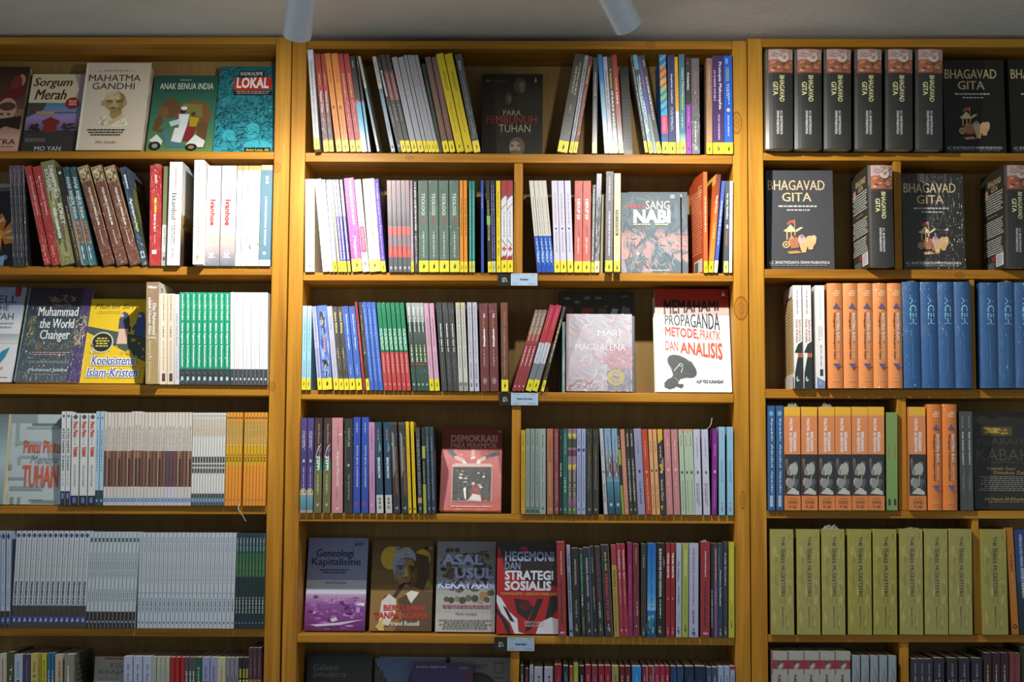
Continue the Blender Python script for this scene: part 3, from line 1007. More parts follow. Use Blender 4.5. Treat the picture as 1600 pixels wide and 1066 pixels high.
S('white skyline', [(260.2, 280.6)], 5, 253, 'e4e2e0', [T('JOHN FREELY', 0.06, 0.28, 0.40, 0.56, 'b06a5e'), T('Istanbul', 0.305, 0.56, 0.25, 0.62, '4c4640', 0.0), K(0.58, 0.80, 0.45, 0.56, '8c8680', 4), K(0.62, 0.80, 0.28, 0.36, '9c9690', 5),
    E(0.845, 0.45, 0.014, 0.1, '9a9490'), E(0.845, 0.45, 0.008, 0.06, 'e4e2e0'), K(0.88, 0.92, 0.40, 0.48, 'a8a29c', 6)],
  rels=[G(0, 0.5, 'cfd2d4', 'e0d8c8'), G(0.5, 0.8, 'd0b078', '6a5238'), B(0.8, 1, '4a3c30'), X(0.5, 0.85, 0, 1, 16, ['5a4630', '3c3026', 'b08c50'], 5, 0.2), R(0.50, 0.8, 0.2, 0.26, '4a3c30'), P('4a3c30', (0.3, 0.72), (0.5, 0.62), (0.7, 0.72), (0.7, 0.8), (0.3, 0.8))], yf=-0.015)
S('tall white red-titled', [(301, 318)], 3, 250, 'ecebe6', [T('Jika Bali Menyentuh', 0.08, 0.42, 0.42, 0.62, '6c6c66', 0.0), T('Semua Ada Saatnya', 0.53, 0.82, 0.40, 0.64, 'b0503c', 0.012), E(0.935, 0.45, 0.02, 0.12, 'c8a048'), K(0.90, 0.96, 0.5, 0.6, 'a8a060', 3)], yf=-0.03)
_ivan = [G(0, 0.5, 'd6dce0', 'e0dcdc'), G(0.5, 0.78, 'e6c8c2', 'dca89a'), G(0.78, 1, 'c8a8a6', '6c727e'), K(0.08, 0.28, 0.42, 0.54, 'a6acb2', 3), K(0.12, 0.27, 0.56, 0.64, 'b4babe', 4), T('Ivanhoe', 0.34, 0.60, 0.28, 0.66, 'b8463c', 0.03),
         E(0.875, 0.45, 0.03, 0.18, 'e6e8ea'), E(0.87, 0.45, 0.022, 0.12, '8a8a92'), E(0.88, 0.45, 0.012, 0.06, 'e6e8ea'), R(0.912, 0.922, 0.22, 0.7, 'e2e4e8')]
S('white-to-pink sunset-spined', [(318.4, 341.6), (342.4, 366)], 4.2, 259, 'd8d8d8', _ivan, fin='w')
S('narrow white tan-topped', [(367, 375), (375.4, 383.8)], 4, 259, 'eceae6', [B(0, 0.05, 'b09a62'), K(0.10, 0.3, 0.3, 0.6, 'ccc8c2', 3), K(0.38, 0.7, 0.4, 0.6, 'c4c8cc', 4)])
S('broad white tan-topped', [(384.3, 403.4)], 4.3, 259, 'f0eeea', [B(0, 0.045, 'b59c5c'), K(0.10, 0.3, 0.4, 0.5, 'c8c8c8', 3), T('Orang Asing', 0.40, 0.6, 0.35, 0.6, 'd8dcd8'), K(0.6, 0.75, 0.4, 0.5, 'd0d4d4', 4), P('54606a', (0.2, 0.80), (0.3, 0.79), (0.3, 0.82), (0.45, 0.835), (0.2, 0.83)), R(0.77, 0.80, 0.85, 1, 'c08a3a'), G(0.9, 1, 'f0eeea', 'e8d0b8', 5)])
S('slate blue tan-topped', [(404.2, 422)], 4, 258, '5d7f90', [B(0, 0.05, 'b8a988'), K(0.11, 0.20, 0.4, 0.7, 'd8e2e6', 3), T('A CIREBON INTERNATIONAL TECHNOLOGY', 0.31, 0.80, 0.40, 0.58, 'dfe8ea', 0.015), E(0.875, 0.45, 0.015, 0.14, 'e2e8ea'), B(0.94, 1, 'ecebe8')])

row('L', 3)
F('grey-blue and white red-ribboned cover', -64, 19, 451.6, 0.02, 0.09, 0.014, 'e2e4e6', [
    B(0, 0.2, '8c98b4'), G(0.2, 0.4, '9aa6bc', 'dfe2e6'), R(0, 0.09, 0.80, 0.92, '8a3038'), P('8a3038', (0.80, 0.09), (0.92, 0.09), (0.86, 0.11)), H('ELL', 0.09, 0.17, 0.50, 0.86, '2c3440'), H('THE', 0.19, 0.25, 0.46, 0.72, '2c3440'),
    H('WAH', 0.28, 0.35, 0.40, 0.84, '4a525c'), N(0.38, 0.46, 0.30, 0.86, 2, '9aa0a6'), G(0.5, 0.6, 'aeb6ba', 'd8dcde', 6), P('3f8cae', (0.5, 0.84), (0.72, 0.68), (0.86, 0.64), (0.8, 0.74), (0.6, 0.9)), E(0.86, 0.76, 0.015, 0.03, 'd8a850'), N(0.95, 0.965, 0.6, 0.9, 1, '6a6a6a')], side='9a8a5c')
F('dark floral-wreath cover', 21.6, 124, 454, 0.012, 0.095, 0.014, '3a4650', [
    G(0, 0.35, '2b2a3a', '343f4c'), G(0.35, 1, '3c4a52', '4c5a60'), P('4b3f68', (0.86, 0), (1, 0), (1, 1), (0.78, 1), (0.84, 0.5)), W(0.08, 0.19, 0.26, 0.74, 34, ['a08e5c', '7a6a48', 'b8a878'], 3, 0.10, 0.006, 0.2), W(0.28, 0.62, 0.06, 0.19, 46, ['8a8a5c', '6a7050', 'a08a60'], 4, 0.10, 0.006, 1.6),
    W(0.28, 0.62, 0.80, 0.97, 60, ['a89a6a', 'c8c4b0', '8a7a58', 'b4a070'], 5, 0.10, 0.007, 1.5), W(0.59, 0.67, 0.2, 0.8, 34, ['8a7a58', 'a0685c', '6a6a4c'], 6, 0.10, 0.006, 0.2), E(0.355, 0.88, 0.028, 0.035, '2a3a3a'), X(0, 1, 0.84, 1, 26, ['8a80a4', '746a94'], 8, 0.025), H('Muhammad', 0.205, 0.305, 0.20, 0.82, 'e6eaec', 0.018),
    H('the World', 0.335, 0.435, 0.25, 0.78, 'e6eaec', 0.018), H('Changer', 0.455, 0.585, 0.28, 0.74, 'e6eaec', 0.018), N(0.69, 0.735, 0.18, 0.80, 2, 'b8989c', 3), N(0.785, 0.815, 0.16, 0.80, 2, '98a2a6', 4), H('Mohamad Jebara', 0.86, 0.905, 0.20, 0.78, 'd8dde0', 0.01), N(0.925, 0.94, 0.28, 0.68, 1, '98a2a6'),
    R(0, 1, 0, 0.02, '7d98a2')], fin='w')
F('yellow cover with two veiled women', 125, 223, 469.5, 0.02, 0.085, 0.010, 'e6c42c', [
    P('4b5a58', (0, 0.33), (1, 0.46), (1, 0.75), (0, 0.40)), X(0.45, 1, 0, 1, 26, ['d2b022', 'e8cc48', 'dcb828'], 3, 0.06), H("Mun'im Sirry", 0.055, 0.14, 0.08, 0.80, '4a4230', 0.0, 0.3), N(0.15, 0.19, 0.1, 0.55, 2, 'b09a3c', 2),
    E(0.20, 0.57, 0.045, 0.05, '4a5568'), P('4a5568', (0.50, 0.36), (0.50, 0.24), (0.55, 0.17), (0.63, 0.17), (0.67, 0.26), (0.68, 0.38)), E(0.20, 0.535, 0.022, 0.03, 'd8b48c'), P('dcb8a4', (0.52, 0.36), (0.66, 0.36), (0.67, 0.54), (0.50, 0.54)), R(0.33, 0.40, 0.67, 0.70, '5a3030'),
    E(0.20, 0.84, 0.045, 0.05, '4a62a0'), P('4a62a0', (0.76, 0.44), (0.78, 0.26), (0.82, 0.17), (0.89, 0.17), (0.93, 0.28), (0.95, 0.45)), E(0.205, 0.825, 0.02, 0.03, 'cfc8b8'), P('3f5590', (0.76, 0.30), (0.72, 0.37), (0.75, 0.38), (0.79, 0.33)), P('3f5590', (0.92, 0.28), (0.97, 0.36), (0.94, 0.38)),
    E(0.525, 0.27, 0.125, 0.18, 'd8d2bc'), E(0.525, 0.27, 0.11, 0.16, '2f2f2a'), N(0.47, 0.59, 0.16, 0.38, 4, 'd8cc60', 6), P('cfd0c8', (0.08, 0.63), (0.16, 0.60), (0.12, 0.66)), E(0.56, 0.12, 0.02, 0.02, '8a7c30'), E(0.64, 0.72, 0.03, 0.05, 'c0a838'), E(0.66, 0.2, 0.025, 0.05, 'c4ac3a'),
    H('Koeksistensi', 0.675, 0.80, 0.12, 0.86, 'f2f0e8', 0.09, 0.15), H('Islam-Kristen', 0.815, 0.94, 0.07, 0.92, 'f2f0e8', 0.09, 0.15), H('Koeksistensi', 0.685, 0.79, 0.14, 0.84, '3558a8', 0.012, 0.15), H('Islam-Kristen', 0.825, 0.93, 0.09, 0.90, '3558a8', 0.012, 0.15)])
S('thick beige-brown', [(227.3, 248)], 1.6, 441, 'a98e6a', [G(0, 1, '9c8064', 'b09a60'), H('Mizan', 0.035, 0.062, 0.1, 0.85, 'ece4da', 0.03, 0.2), T('Dan Muhammad', 0.21, 0.52, 0.52, 0.78, 'ece4da', 0.02), T('adalah Utusan Allah', 0.15, 0.52, 0.18, 0.44, 'ece4da', 0.02), R(0.54, 0.555, 0.12, 0.8, 'd8ccb8'),
    T('Annemarie Schimmel', 0.57, 0.95, 0.22, 0.46, 'd8ccb0', 0.0, 0.3)], fin='w', yf=-0.02, rels=[B(0, 1, 'e2ded8'), K(0.05, 0.3, 0.1, 0.3, '8c8478', 3)])
S('cream slim', [(249.3, 261), (261.4, 271.4)], 1.0, 459, 'e2d2bc', [K(0.02, 0.30, 0.35, 0.55, 'a89680', 3), K(0.36, 0.48, 0.35, 0.55, '8c7a66', 4), K(0.52, 0.85, 0.4, 0.55, 'b4a28c', 5), R(0.88, 0.965, 0.3, 0.75, '3c3630'), K(0.89, 0.955, 0.45, 0.6, '8c8478', 6)])
S('pale lilac-white slim', [(271.8, 280.2)], 0.4, 460, 'd2d2dc', [T('Nalar Mata Batin', 0.22, 0.58, 0.4, 0.6, '50506c', 0.01), K(0.65, 0.95, 0.42, 0.55, 'a0a0b4', 3)])
S('bright green white-lettered', ev(280.6, 359.6, 9, 0.3), 0.3, 457, '0f9a72', [T('Nurcholish Madjid', 0.02, 0.30, 0.34, 0.7, 'dff2ea', 0.03), T('Islam Agama Kemanusiaan', 0.335, 0.81, 0.30, 0.7, 'eafaf4', 0.045), B(0.83, 1, '3a4044'), X(0.83, 1, 0, 1, 8, ['50585c', '2c3236'], 4, 0.3), R(0.915, 0.955, 0.28, 0.72, 'c2d6ea')], fin='w')
S('bright white dark-footed', ev(360, 418.6, 9, 0.3), 0.4, 457, 'f2f2f2', [K(0.05, 0.07, 0.4, 0.6, '9aa4a8', 1), K(0.14, 0.55, 0.42, 0.56, 'dfe2e4', 3), K(0.70, 0.80, 0.44, 0.56, 'b4b8ba', 4), B(0.83, 1, '3c4246'), R(0.925, 0.95, 0.3, 0.65, 'e0e6ea')], fin='w')

row('L', 4)
F('pale grey edge-cut', -72, 8, 648, 0.0, 0.02, 0.012, '9ab0b4', [G(0, 0.5, '6c7a80', 'a6bcc0'), G(0.5, 1, 'a6bcc0', '7d9498'), R(0, 1, 0.95, 1, 'c4b89a')])
F('grey maze cover with orange title', 10.5, 94, 648, 0.01, 0.02, 0.012, 'b6c2c4', [
    R(0.0, 0.10, 0.0, 0.5, '8c9a9c'), R(0.14, 0.17, 0.3, 1.0, '8fa0a2'), R(0.10, 0.36, 0.10, 0.17, '92a2a4'), R(0.1, 0.13, 0.4, 0.9, '6c7c74'), R(0.3, 0.34, 0.1, 0.6, '94a4a6'), R(0.48, 0.56, 0.16, 0.22, '92a2a4'), R(0.46, 0.49, 0.2, 0.5, '92a2a4'), R(0.56, 0.62, 0, 0.06, '8a9a9c'),
    R(0.70, 0.73, 0.0, 0.3, '8a9a9c'), R(0.80, 0.845, 0.04, 0.66, '8a9a9c'), R(0.6, 0.84, 0.6, 0.66, '96a6a8'), R(0.92, 1, 0.06, 0.12, '7c8c8e'), R(0.92, 1, 0.2, 0.25, '7c8c8e'), R(0.95, 0.98, 0.46, 0.9, '7c8c8e'), E(0.1, 0.94, 0.05, 0.07, '6c787a'), R(0.3, 0.5, 0.74, 0.80, '9aaaac'),
    H('Pintu', 0.29, 0.43, 0.27, 0.58, 'd8542e', 0.018), H('Pintu', 0.29, 0.43, 0.64, 0.95, 'd8542e', 0.018), H('Menuju', 0.45, 0.575, 0.40, 0.92, '7c8a90', 0.0, 0.4), H('TUHAN', 0.565, 0.81, 0.27, 0.94, 'dc5430', 0.022), N(0.945, 0.965, 0.40, 0.68, 1, '5c6c70')])
S('white black-footed slim', [(94.4, 101.3), (102, 110)], 2.2, 643, 'd6d8da', [B(0.85, 1, '2a2c34'), E(0.05, 0.5, 0.015, 0.28, '5a6272'), T('ATAS NAMA TUHAN', 0.18, 0.63, 0.25, 0.75, '3a3e48', 0.02), K(0.66, 0.8, 0.4, 0.6, '9aa0a8', 3), R(0.87, 0.93, 0.25, 0.75, '6a86c8')])
S('white orange-lettered', [(110.3, 122.2), (123.8, 135.4), (137, 147.3)], 2.4, 646, 'd2d4d2', [B(0.895, 1, '23252c'), P('4a5258', (0.5, 0.01), (0.85, 0.04), (0.5, 0.07), (0.15, 0.04)), T('Pintu Pintu', 0.09, 0.26, 0.22, 0.8, 'cc5c40', 0.03), K(0.27, 0.36, 0.4, 0.55, 'a0a8ac', 3), T('TUHAN', 0.365, 0.47, 0.25, 0.8, 'cc5c40', 0.04),
    T('Nurcholish Madjid', 0.56, 0.80, 0.34, 0.62, '70767c', 0.0, 0.3), R(0.915, 0.975, 0.25, 0.7, '5a72bc')])
S('pale sky-blue', [(147.8, 154), (154.8, 161)], 2.5, 643, 'a6c6da', [B(0.84, 1, '2c4440'), E(0.07, 0.5, 0.012, 0.25, '5a7a94'), K(0.20, 0.64, 0.3, 0.6, '6c90a8', 3), E(0.95, 0.5, 0.015, 0.25, '8ab0e0')])
_br = ev(161.3, 298.4, 26, 0.15)
_brown = [K(0.17, 0.41, 0.36, 0.64, '8a7f78', 3), B(0.415, 0.80, '6f4a36'), K(0.44, 0.78, 0.3, 0.6, '7f5a46', 4), B(0.80, 0.985, 'cfc9c4'), R(0.92, 0.965, 0.1, 0.9, '6a8cc8'), R(0, 1, 0.93, 1, 'b0a69a')]
_brown2 = [K(0.15, 0.41, 0.36, 0.64, '6f655e', 5), B(0.415, 0.80, '5a3a2b'), R(0.415, 0.5, 0, 1, '8a5c42'), K(0.5, 0.78, 0.3, 0.6, '6c4836', 6), B(0.80, 0.985, 'cfc9c4'), R(0.92, 0.965, 0.1, 0.9, '6a8cc8'), R(0, 1, 0, 0.1, 'd8d2c8')]
_brown3 = [K(0.15, 0.41, 0.36, 0.64, '77707e', 5), B(0.415, 0.80, '5e4250'), K(0.5, 0.78, 0.3, 0.6, '7a5c68', 6), B(0.80, 0.985, 'cdc6d2'), R(0.92, 0.965, 0.1, 0.9, '6a8cc8')]
for _i, _s in enumerate(_br):
    _e = _brown3 if _i in (18, 19, 20) else (_brown2 if _i % 3 == 1 or _i in (9, 10) else _brown)
    S('brown-banded white', [_s], 2.6, 643 if 8 <= _i <= 10 else 644.5, 'd6cec4', _e)
S('white with dark-checked middle', ev(298.6, 350.6, 12, 0.15), 3.2, 645, 'dcdcd8', [B(0.06, 0.26, 'd8ccbc'), K(0.08, 0.25, 0.3, 0.6, 'bca894', 3), E(0.035, 0.5, 0.008, 0.2, '6c7478'), R(0.475, 0.54, 0.12, 0.8, '34383c'), R(0.555, 0.585, 0.15, 0.8, '3c4044'), R(0.60, 0.65, 0.12, 0.8, '3c4044'), B(0.87, 1, '3c4a52'), R(0.92, 0.96, 0.2, 0.8, '7aa6cc'), R(0, 1, 0.92, 1, 'b8b8b4')])
_or = [G(0.10, 0.36, 'c8a254', 'd8b25c'), E(0.06, 0.5, 0.012, 0.3, '6c4a1c'), K(0.1, 0.34, 0.35, 0.65, 'a07c3c', 3), B(0.36, 0.57, 'd6a81c'), K(0.45, 0.54, 0.2, 0.7, '6a4c10', 4), B(0.57, 1, 'e4922c'), R(0.93, 0.95, 0.3, 0.7, 'b06c5c'), R(0, 1, 0.92, 1, 'b87420')]
_o = S('orange-and-ochre', ev(351, 376.2, 5, 0.15) + ev(378.8, 414.6, 7, 0.15), 3.6, 644.5, 'e09a38', _or)

row('L', 5)
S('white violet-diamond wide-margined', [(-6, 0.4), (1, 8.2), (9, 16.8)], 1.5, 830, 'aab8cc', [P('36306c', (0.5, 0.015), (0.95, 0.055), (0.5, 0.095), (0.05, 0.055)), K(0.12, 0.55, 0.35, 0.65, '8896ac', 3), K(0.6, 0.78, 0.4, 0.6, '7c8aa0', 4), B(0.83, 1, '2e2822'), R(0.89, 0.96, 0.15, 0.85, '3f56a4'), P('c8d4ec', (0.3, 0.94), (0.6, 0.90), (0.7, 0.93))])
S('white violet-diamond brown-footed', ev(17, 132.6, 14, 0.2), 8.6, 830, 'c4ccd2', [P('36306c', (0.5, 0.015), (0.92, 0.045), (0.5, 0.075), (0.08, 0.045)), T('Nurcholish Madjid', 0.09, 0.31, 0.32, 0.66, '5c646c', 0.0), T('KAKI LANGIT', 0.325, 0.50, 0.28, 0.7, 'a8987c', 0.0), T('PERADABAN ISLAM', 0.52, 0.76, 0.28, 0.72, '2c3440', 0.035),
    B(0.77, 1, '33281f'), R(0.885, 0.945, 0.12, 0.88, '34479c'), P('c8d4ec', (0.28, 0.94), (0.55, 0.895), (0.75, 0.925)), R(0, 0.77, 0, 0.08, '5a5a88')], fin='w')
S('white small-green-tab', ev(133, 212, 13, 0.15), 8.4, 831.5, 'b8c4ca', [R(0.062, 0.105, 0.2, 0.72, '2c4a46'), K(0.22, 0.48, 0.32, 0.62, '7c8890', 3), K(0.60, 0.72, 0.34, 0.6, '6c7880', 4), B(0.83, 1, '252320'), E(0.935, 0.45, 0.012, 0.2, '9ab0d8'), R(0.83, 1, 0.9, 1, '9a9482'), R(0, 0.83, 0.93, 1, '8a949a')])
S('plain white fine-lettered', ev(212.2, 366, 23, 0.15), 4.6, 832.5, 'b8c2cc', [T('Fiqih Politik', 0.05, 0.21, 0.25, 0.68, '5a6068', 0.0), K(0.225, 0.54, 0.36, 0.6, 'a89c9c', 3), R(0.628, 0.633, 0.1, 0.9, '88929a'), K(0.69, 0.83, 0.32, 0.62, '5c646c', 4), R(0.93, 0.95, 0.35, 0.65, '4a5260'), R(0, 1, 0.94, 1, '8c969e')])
S('dark green slim', ev(366.4, 412.8, 9, 0.15), 2.8, 833.5, '1f3a36', [G(0, 0.2, '1c3a44', '1f4448', 5), G(0.2, 0.46, '24503a', '2e5a34', 6), B(0.46, 1, '1b2a2c'), T('Negara Islam', 0.05, 0.19, 0.25, 0.7, 'a8b8bc', 0.0), K(0.22, 0.45, 0.35, 0.6, '5a8458', 3), K(0.67, 0.84, 0.3, 0.62, 'a4acac', 4), E(0.94, 0.5, 0.01, 0.2, '6a7cc0'), R(0, 1, 0.92, 1, '3c5a54')])

row('L', 6)
_h6 = dict(fin='m')
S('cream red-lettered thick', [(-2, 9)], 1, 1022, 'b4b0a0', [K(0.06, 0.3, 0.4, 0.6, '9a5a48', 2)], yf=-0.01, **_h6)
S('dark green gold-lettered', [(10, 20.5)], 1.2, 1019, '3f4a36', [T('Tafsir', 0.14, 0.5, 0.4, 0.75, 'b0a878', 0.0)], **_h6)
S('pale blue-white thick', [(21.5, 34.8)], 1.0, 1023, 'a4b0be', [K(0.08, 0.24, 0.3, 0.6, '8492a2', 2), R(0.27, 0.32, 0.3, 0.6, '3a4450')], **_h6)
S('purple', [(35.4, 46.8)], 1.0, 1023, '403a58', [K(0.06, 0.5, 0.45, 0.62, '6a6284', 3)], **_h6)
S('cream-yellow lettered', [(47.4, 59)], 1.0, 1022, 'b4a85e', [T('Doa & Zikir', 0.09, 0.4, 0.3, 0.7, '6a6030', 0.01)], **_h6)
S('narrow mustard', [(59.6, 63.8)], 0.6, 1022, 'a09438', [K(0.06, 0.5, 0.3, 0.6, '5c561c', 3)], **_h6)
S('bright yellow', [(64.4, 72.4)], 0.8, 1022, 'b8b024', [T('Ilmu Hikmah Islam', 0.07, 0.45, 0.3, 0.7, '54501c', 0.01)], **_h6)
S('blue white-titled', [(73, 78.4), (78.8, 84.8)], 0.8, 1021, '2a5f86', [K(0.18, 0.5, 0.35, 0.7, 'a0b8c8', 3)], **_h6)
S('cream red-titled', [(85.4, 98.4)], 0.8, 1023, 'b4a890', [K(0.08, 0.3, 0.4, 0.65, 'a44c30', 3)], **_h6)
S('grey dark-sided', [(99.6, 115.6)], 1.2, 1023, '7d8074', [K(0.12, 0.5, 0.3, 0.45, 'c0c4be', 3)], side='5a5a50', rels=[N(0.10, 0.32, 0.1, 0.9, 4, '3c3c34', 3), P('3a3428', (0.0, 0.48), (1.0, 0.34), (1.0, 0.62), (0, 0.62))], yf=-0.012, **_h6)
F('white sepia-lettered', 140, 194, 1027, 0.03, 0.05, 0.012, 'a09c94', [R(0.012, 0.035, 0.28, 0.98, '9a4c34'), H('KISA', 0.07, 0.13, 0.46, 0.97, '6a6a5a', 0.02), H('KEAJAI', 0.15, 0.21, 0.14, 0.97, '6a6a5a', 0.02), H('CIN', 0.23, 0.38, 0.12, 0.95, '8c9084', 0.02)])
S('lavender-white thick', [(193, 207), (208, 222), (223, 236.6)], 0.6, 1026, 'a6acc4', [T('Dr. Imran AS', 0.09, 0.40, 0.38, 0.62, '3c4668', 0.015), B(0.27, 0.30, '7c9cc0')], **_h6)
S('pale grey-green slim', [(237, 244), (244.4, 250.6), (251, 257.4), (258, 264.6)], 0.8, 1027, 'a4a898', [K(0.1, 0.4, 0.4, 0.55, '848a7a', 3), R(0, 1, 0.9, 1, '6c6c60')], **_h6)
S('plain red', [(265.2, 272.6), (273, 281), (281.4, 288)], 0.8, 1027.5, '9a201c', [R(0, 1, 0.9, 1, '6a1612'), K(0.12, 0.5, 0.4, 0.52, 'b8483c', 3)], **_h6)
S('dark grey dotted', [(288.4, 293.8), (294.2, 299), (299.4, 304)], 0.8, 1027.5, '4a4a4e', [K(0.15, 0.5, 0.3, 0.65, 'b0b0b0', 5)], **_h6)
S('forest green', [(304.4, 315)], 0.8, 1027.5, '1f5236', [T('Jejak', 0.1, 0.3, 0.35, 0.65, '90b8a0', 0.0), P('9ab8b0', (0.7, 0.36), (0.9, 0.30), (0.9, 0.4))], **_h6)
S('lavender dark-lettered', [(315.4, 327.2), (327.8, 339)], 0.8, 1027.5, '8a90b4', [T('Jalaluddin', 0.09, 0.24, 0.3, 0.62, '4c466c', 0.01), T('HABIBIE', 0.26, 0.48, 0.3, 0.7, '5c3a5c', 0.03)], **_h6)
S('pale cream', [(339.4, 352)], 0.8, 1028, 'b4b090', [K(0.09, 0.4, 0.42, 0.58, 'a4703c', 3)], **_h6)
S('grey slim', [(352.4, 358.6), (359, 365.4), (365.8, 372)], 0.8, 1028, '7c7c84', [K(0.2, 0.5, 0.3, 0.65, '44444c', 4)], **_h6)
S('black yellow-lettered', [(372.4, 377.8), (378.2, 382.2), (382.6, 387.4)], 0.6, 1028, '26262a', [R(0.12, 0.22, 0.25, 0.8, 'a8a020'), T('ISLAM', 0.24, 0.5, 0.2, 0.8, 'b0a820', 0.04)], **_h6)
S('tall maroon tan-footed', [(387.8, 394.2), (394.6, 401), (401.4, 407.4)], 0.8, 1012.5, '4a3038', [K(0.1, 0.28, 0.4, 0.6, '7a5c60', 3), B(0.31, 1, '8c6c3c')], **_h6)


# ================================================================== MIDDLE BOOKCASE
row('M', 1)
S('white-headed silver', [(491, 500.2)], -10.6, 78, 'b4b4b8', [B(0, 0.095, 'c8cad8'), K(0.12, 0.85, 0.35, 0.6, '7c7c84', 3)] + KAN(), fin='w', yf=-0.03)
S('red-orange brown-footed', [(506, 514.4), (515.2, 523)], -14.5, 84.5, 'a2372e', [G(0, 0.25, 'a4382e', '9a3a2c'), T('Agama', 0.20, 0.32, 0.3, 0.7, 'dc8c3c', 0.01), G(0.38, 0.88, '8e4038', '5c4a48'), T('Wawasan Kristen', 0.38, 0.60, 0.3, 0.7, 'd8c4c0', 0.01), K(0.62, 0.82, 0.35, 0.6, '8c7470', 4)] + KAN(), fin='w')
S('plain orange', [(524.7, 535), (536, 546.8)], -18.8, 84, 'd6802a', [K(0.17, 0.30, 0.35, 0.65, 'a85c18', 3), E(0.55, 0.45, 0.02, 0.2, '6a5028'), K(0.62, 0.82, 0.35, 0.55, 'b8681c', 4)] + KAN(), fin='w')
S('red gold-lettered', [(548, 556.8), (557.6, 565)], -21, 84.5, 'a83434', [T('Sumbangan', 0.20, 0.45, 0.32, 0.68, 'cfa850', 0.01), T('Gereja Indonesia', 0.47, 0.80, 0.36, 0.62, 'd08a86', 0.01)] + KAN(), fin='w')
S('dark-topped sky-blue', [(566, 574.4), (575.8, 584)], -20, 88, '34322e', [T('Yesus', 0.045, 0.12, 0.35, 0.65, '9aa4a4', 0.01), R(0.455, 0.48, 0.3, 0.6, 'b04a5e'), B(0.48, 1, '57a4c4'), R(0.465, 0.495, 0.1, 0.5, 'c05a70'), E(0.95, 0.5, 0.012, 0.2, '1f4a60')])
S('pale-headed blue-grey', [(585, 593.6), (611.6, 619.6)], -30, 89, 'b6b6ac', [T('Surat Kaum Ibu', 0.06, 0.29, 0.32, 0.72, '4a4a42', 0.02), G(0.34, 0.55, '5c7884', '6c8494'), G(0.55, 1, '6c8494', 'a8b2bc'), T('LBDS', 0.71, 0.83, 0.3, 0.7, '3c444c', 0.0), K(0.4, 0.68, 0.35, 0.6, 'b0bcc4', 4), E(0.95, 0.5, 0.014, 0.25, '2c2c2c')])
S('black cream-titled leaning', [(620.4, 628.6)], -34.8, 90, '33322d', [R(0.055, 0.10, 0.35, 0.6, '8a3a34'), T('Kristianitas', 0.15, 0.42, 0.3, 0.8, 'd8d6c8', 0.02), K(0.53, 0.74, 0.42, 0.6, '9a9890', 3), E(0.94, 0.5, 0.014, 0.25, 'a0a098')], fin='g')
S('dark grey rose-banded', [(628.4, 635.6), (636.2, 644)], -34.6, 86, '44413d', [B(0.17, 0.47, '7a5454'), K(0.20, 0.46, 0.35, 0.65, 'a87e7c', 3), T('J.J. Rousseau', 0.51, 0.68, 0.35, 0.65, 'a09c98', 0.0)] + KAN())
S('silver-grey broad', [(644.4, 653.4), (654.2, 663.6)], -32.6, 90, '9a9ca4', [K(0.10, 0.36, 0.35, 0.65, 'a88884', 3), R(0.41, 0.414, 0, 1, '74767c')] + KAN())
S('silver-grey slim', [(663.9, 669.6), (670, 675), (675.4, 680.8), (681.2, 686.4)], -33.4, 86.5, '9c9ca2', [K(0.20, 0.34, 0.3, 0.65, 'a8807c', 3), R(0, 1, 0.93, 1, '5a5a5e')] + KAN())
S('black-green short', [(686.8, 692.6)], -28.4, 100, '2f312c', [G(0, 0.2, '3a3632', '26302a'), K(0.18, 0.8, 0.3, 0.7, '3e6450', 3), B(0.85, 1, '3c3a38')])
S('mauve-brown', [(693.4, 702.6), (703.5, 711.6)], -29.6, 90, '7a5a4c', [G(0, 0.5, '78605a', '7c5a4c'), K(0.1, 0.8, 0.3, 0.6, '8e6c5c', 3)] + KAN())
S('broad yellow', [(713.5, 726.2), (727.2, 739.8)], -33, 85, 'dcc224', [T('NEGARA HUKUM', 0.18, 0.38, 0.48, 0.68, '4c4420', 0.01), K(0.18, 0.36, 0.34, 0.4, '6a5e20', 3), T('Tidak Pernah Mati', 0.49, 0.80, 0.42, 0.6, 'b8841c', 0.01), P('3a3412', (0.40, 0.955), (0.5, 0.925), (0.6, 0.945), (0.48, 0.965))])
S('slate-grey leaning', [(740.8, 751.6)], -30, 86, '4c4f52', [E(0.08, 0.45, 0.018, 0.2, '9aa0a0'), K(0.10, 0.16, 0.3, 0.55, '9aa0a0', 2), K(0.19, 0.85, 0.4, 0.58, '7a7e80', 3)] + KAN(), fin='w')
F('black faces-in-shadow', 752, 847.6, 118, 0.05, 0.095, 0.016, '2c2a25', [
    E(0.14, 0.62, 0.10, 0.10, '4c443a'), E(0.16, 0.66, 0.07, 0.05, '6a5c4c'), E(0.13, 0.63, 0.012, 0.03, '8a7a66'), E(0.30, 0.43, 0.08, 0.06, '453e35'), E(0.31, 0.45, 0.05, 0.03, '655748'), P('36322b', (0.5, 0.28), (0.95, 0.14), (1, 0.4), (0.6, 0.42)),
    R(0.07, 0.10, 0.06, 0.11, '7a786e'), R(0.085, 0.09, 0.12, 0.40, '6a685e'), P('a8a498', (0.86, 0.10), (0.88, 0.04), (0.90, 0.10)), H('PARA', 0.445, 0.51, 0.35, 0.64, '9c9478', 0.0), H('PEMBUNUH', 0.515, 0.61, 0.07, 0.90, '96342e', 0.0), H('TUHAN', 0.62, 0.715, 0.28, 0.80, '9c9478', 0.0),
    R(0.425, 0.43, 0.3, 0.78, '4c483e'), R(0.74, 0.745, 0.26, 0.84, '4c483e'), E(0.89, 0.58, 0.12, 0.13, '5c5044'), E(0.90, 0.55, 0.08, 0.09, '8a7a68'), E(0.875, 0.50, 0.012, 0.03, '4a3e34'), E(0.875, 0.61, 0.012, 0.03, '4a3e34'), E(0.955, 0.55, 0.03, 0.08, '5a5048')], side='6a5c40')
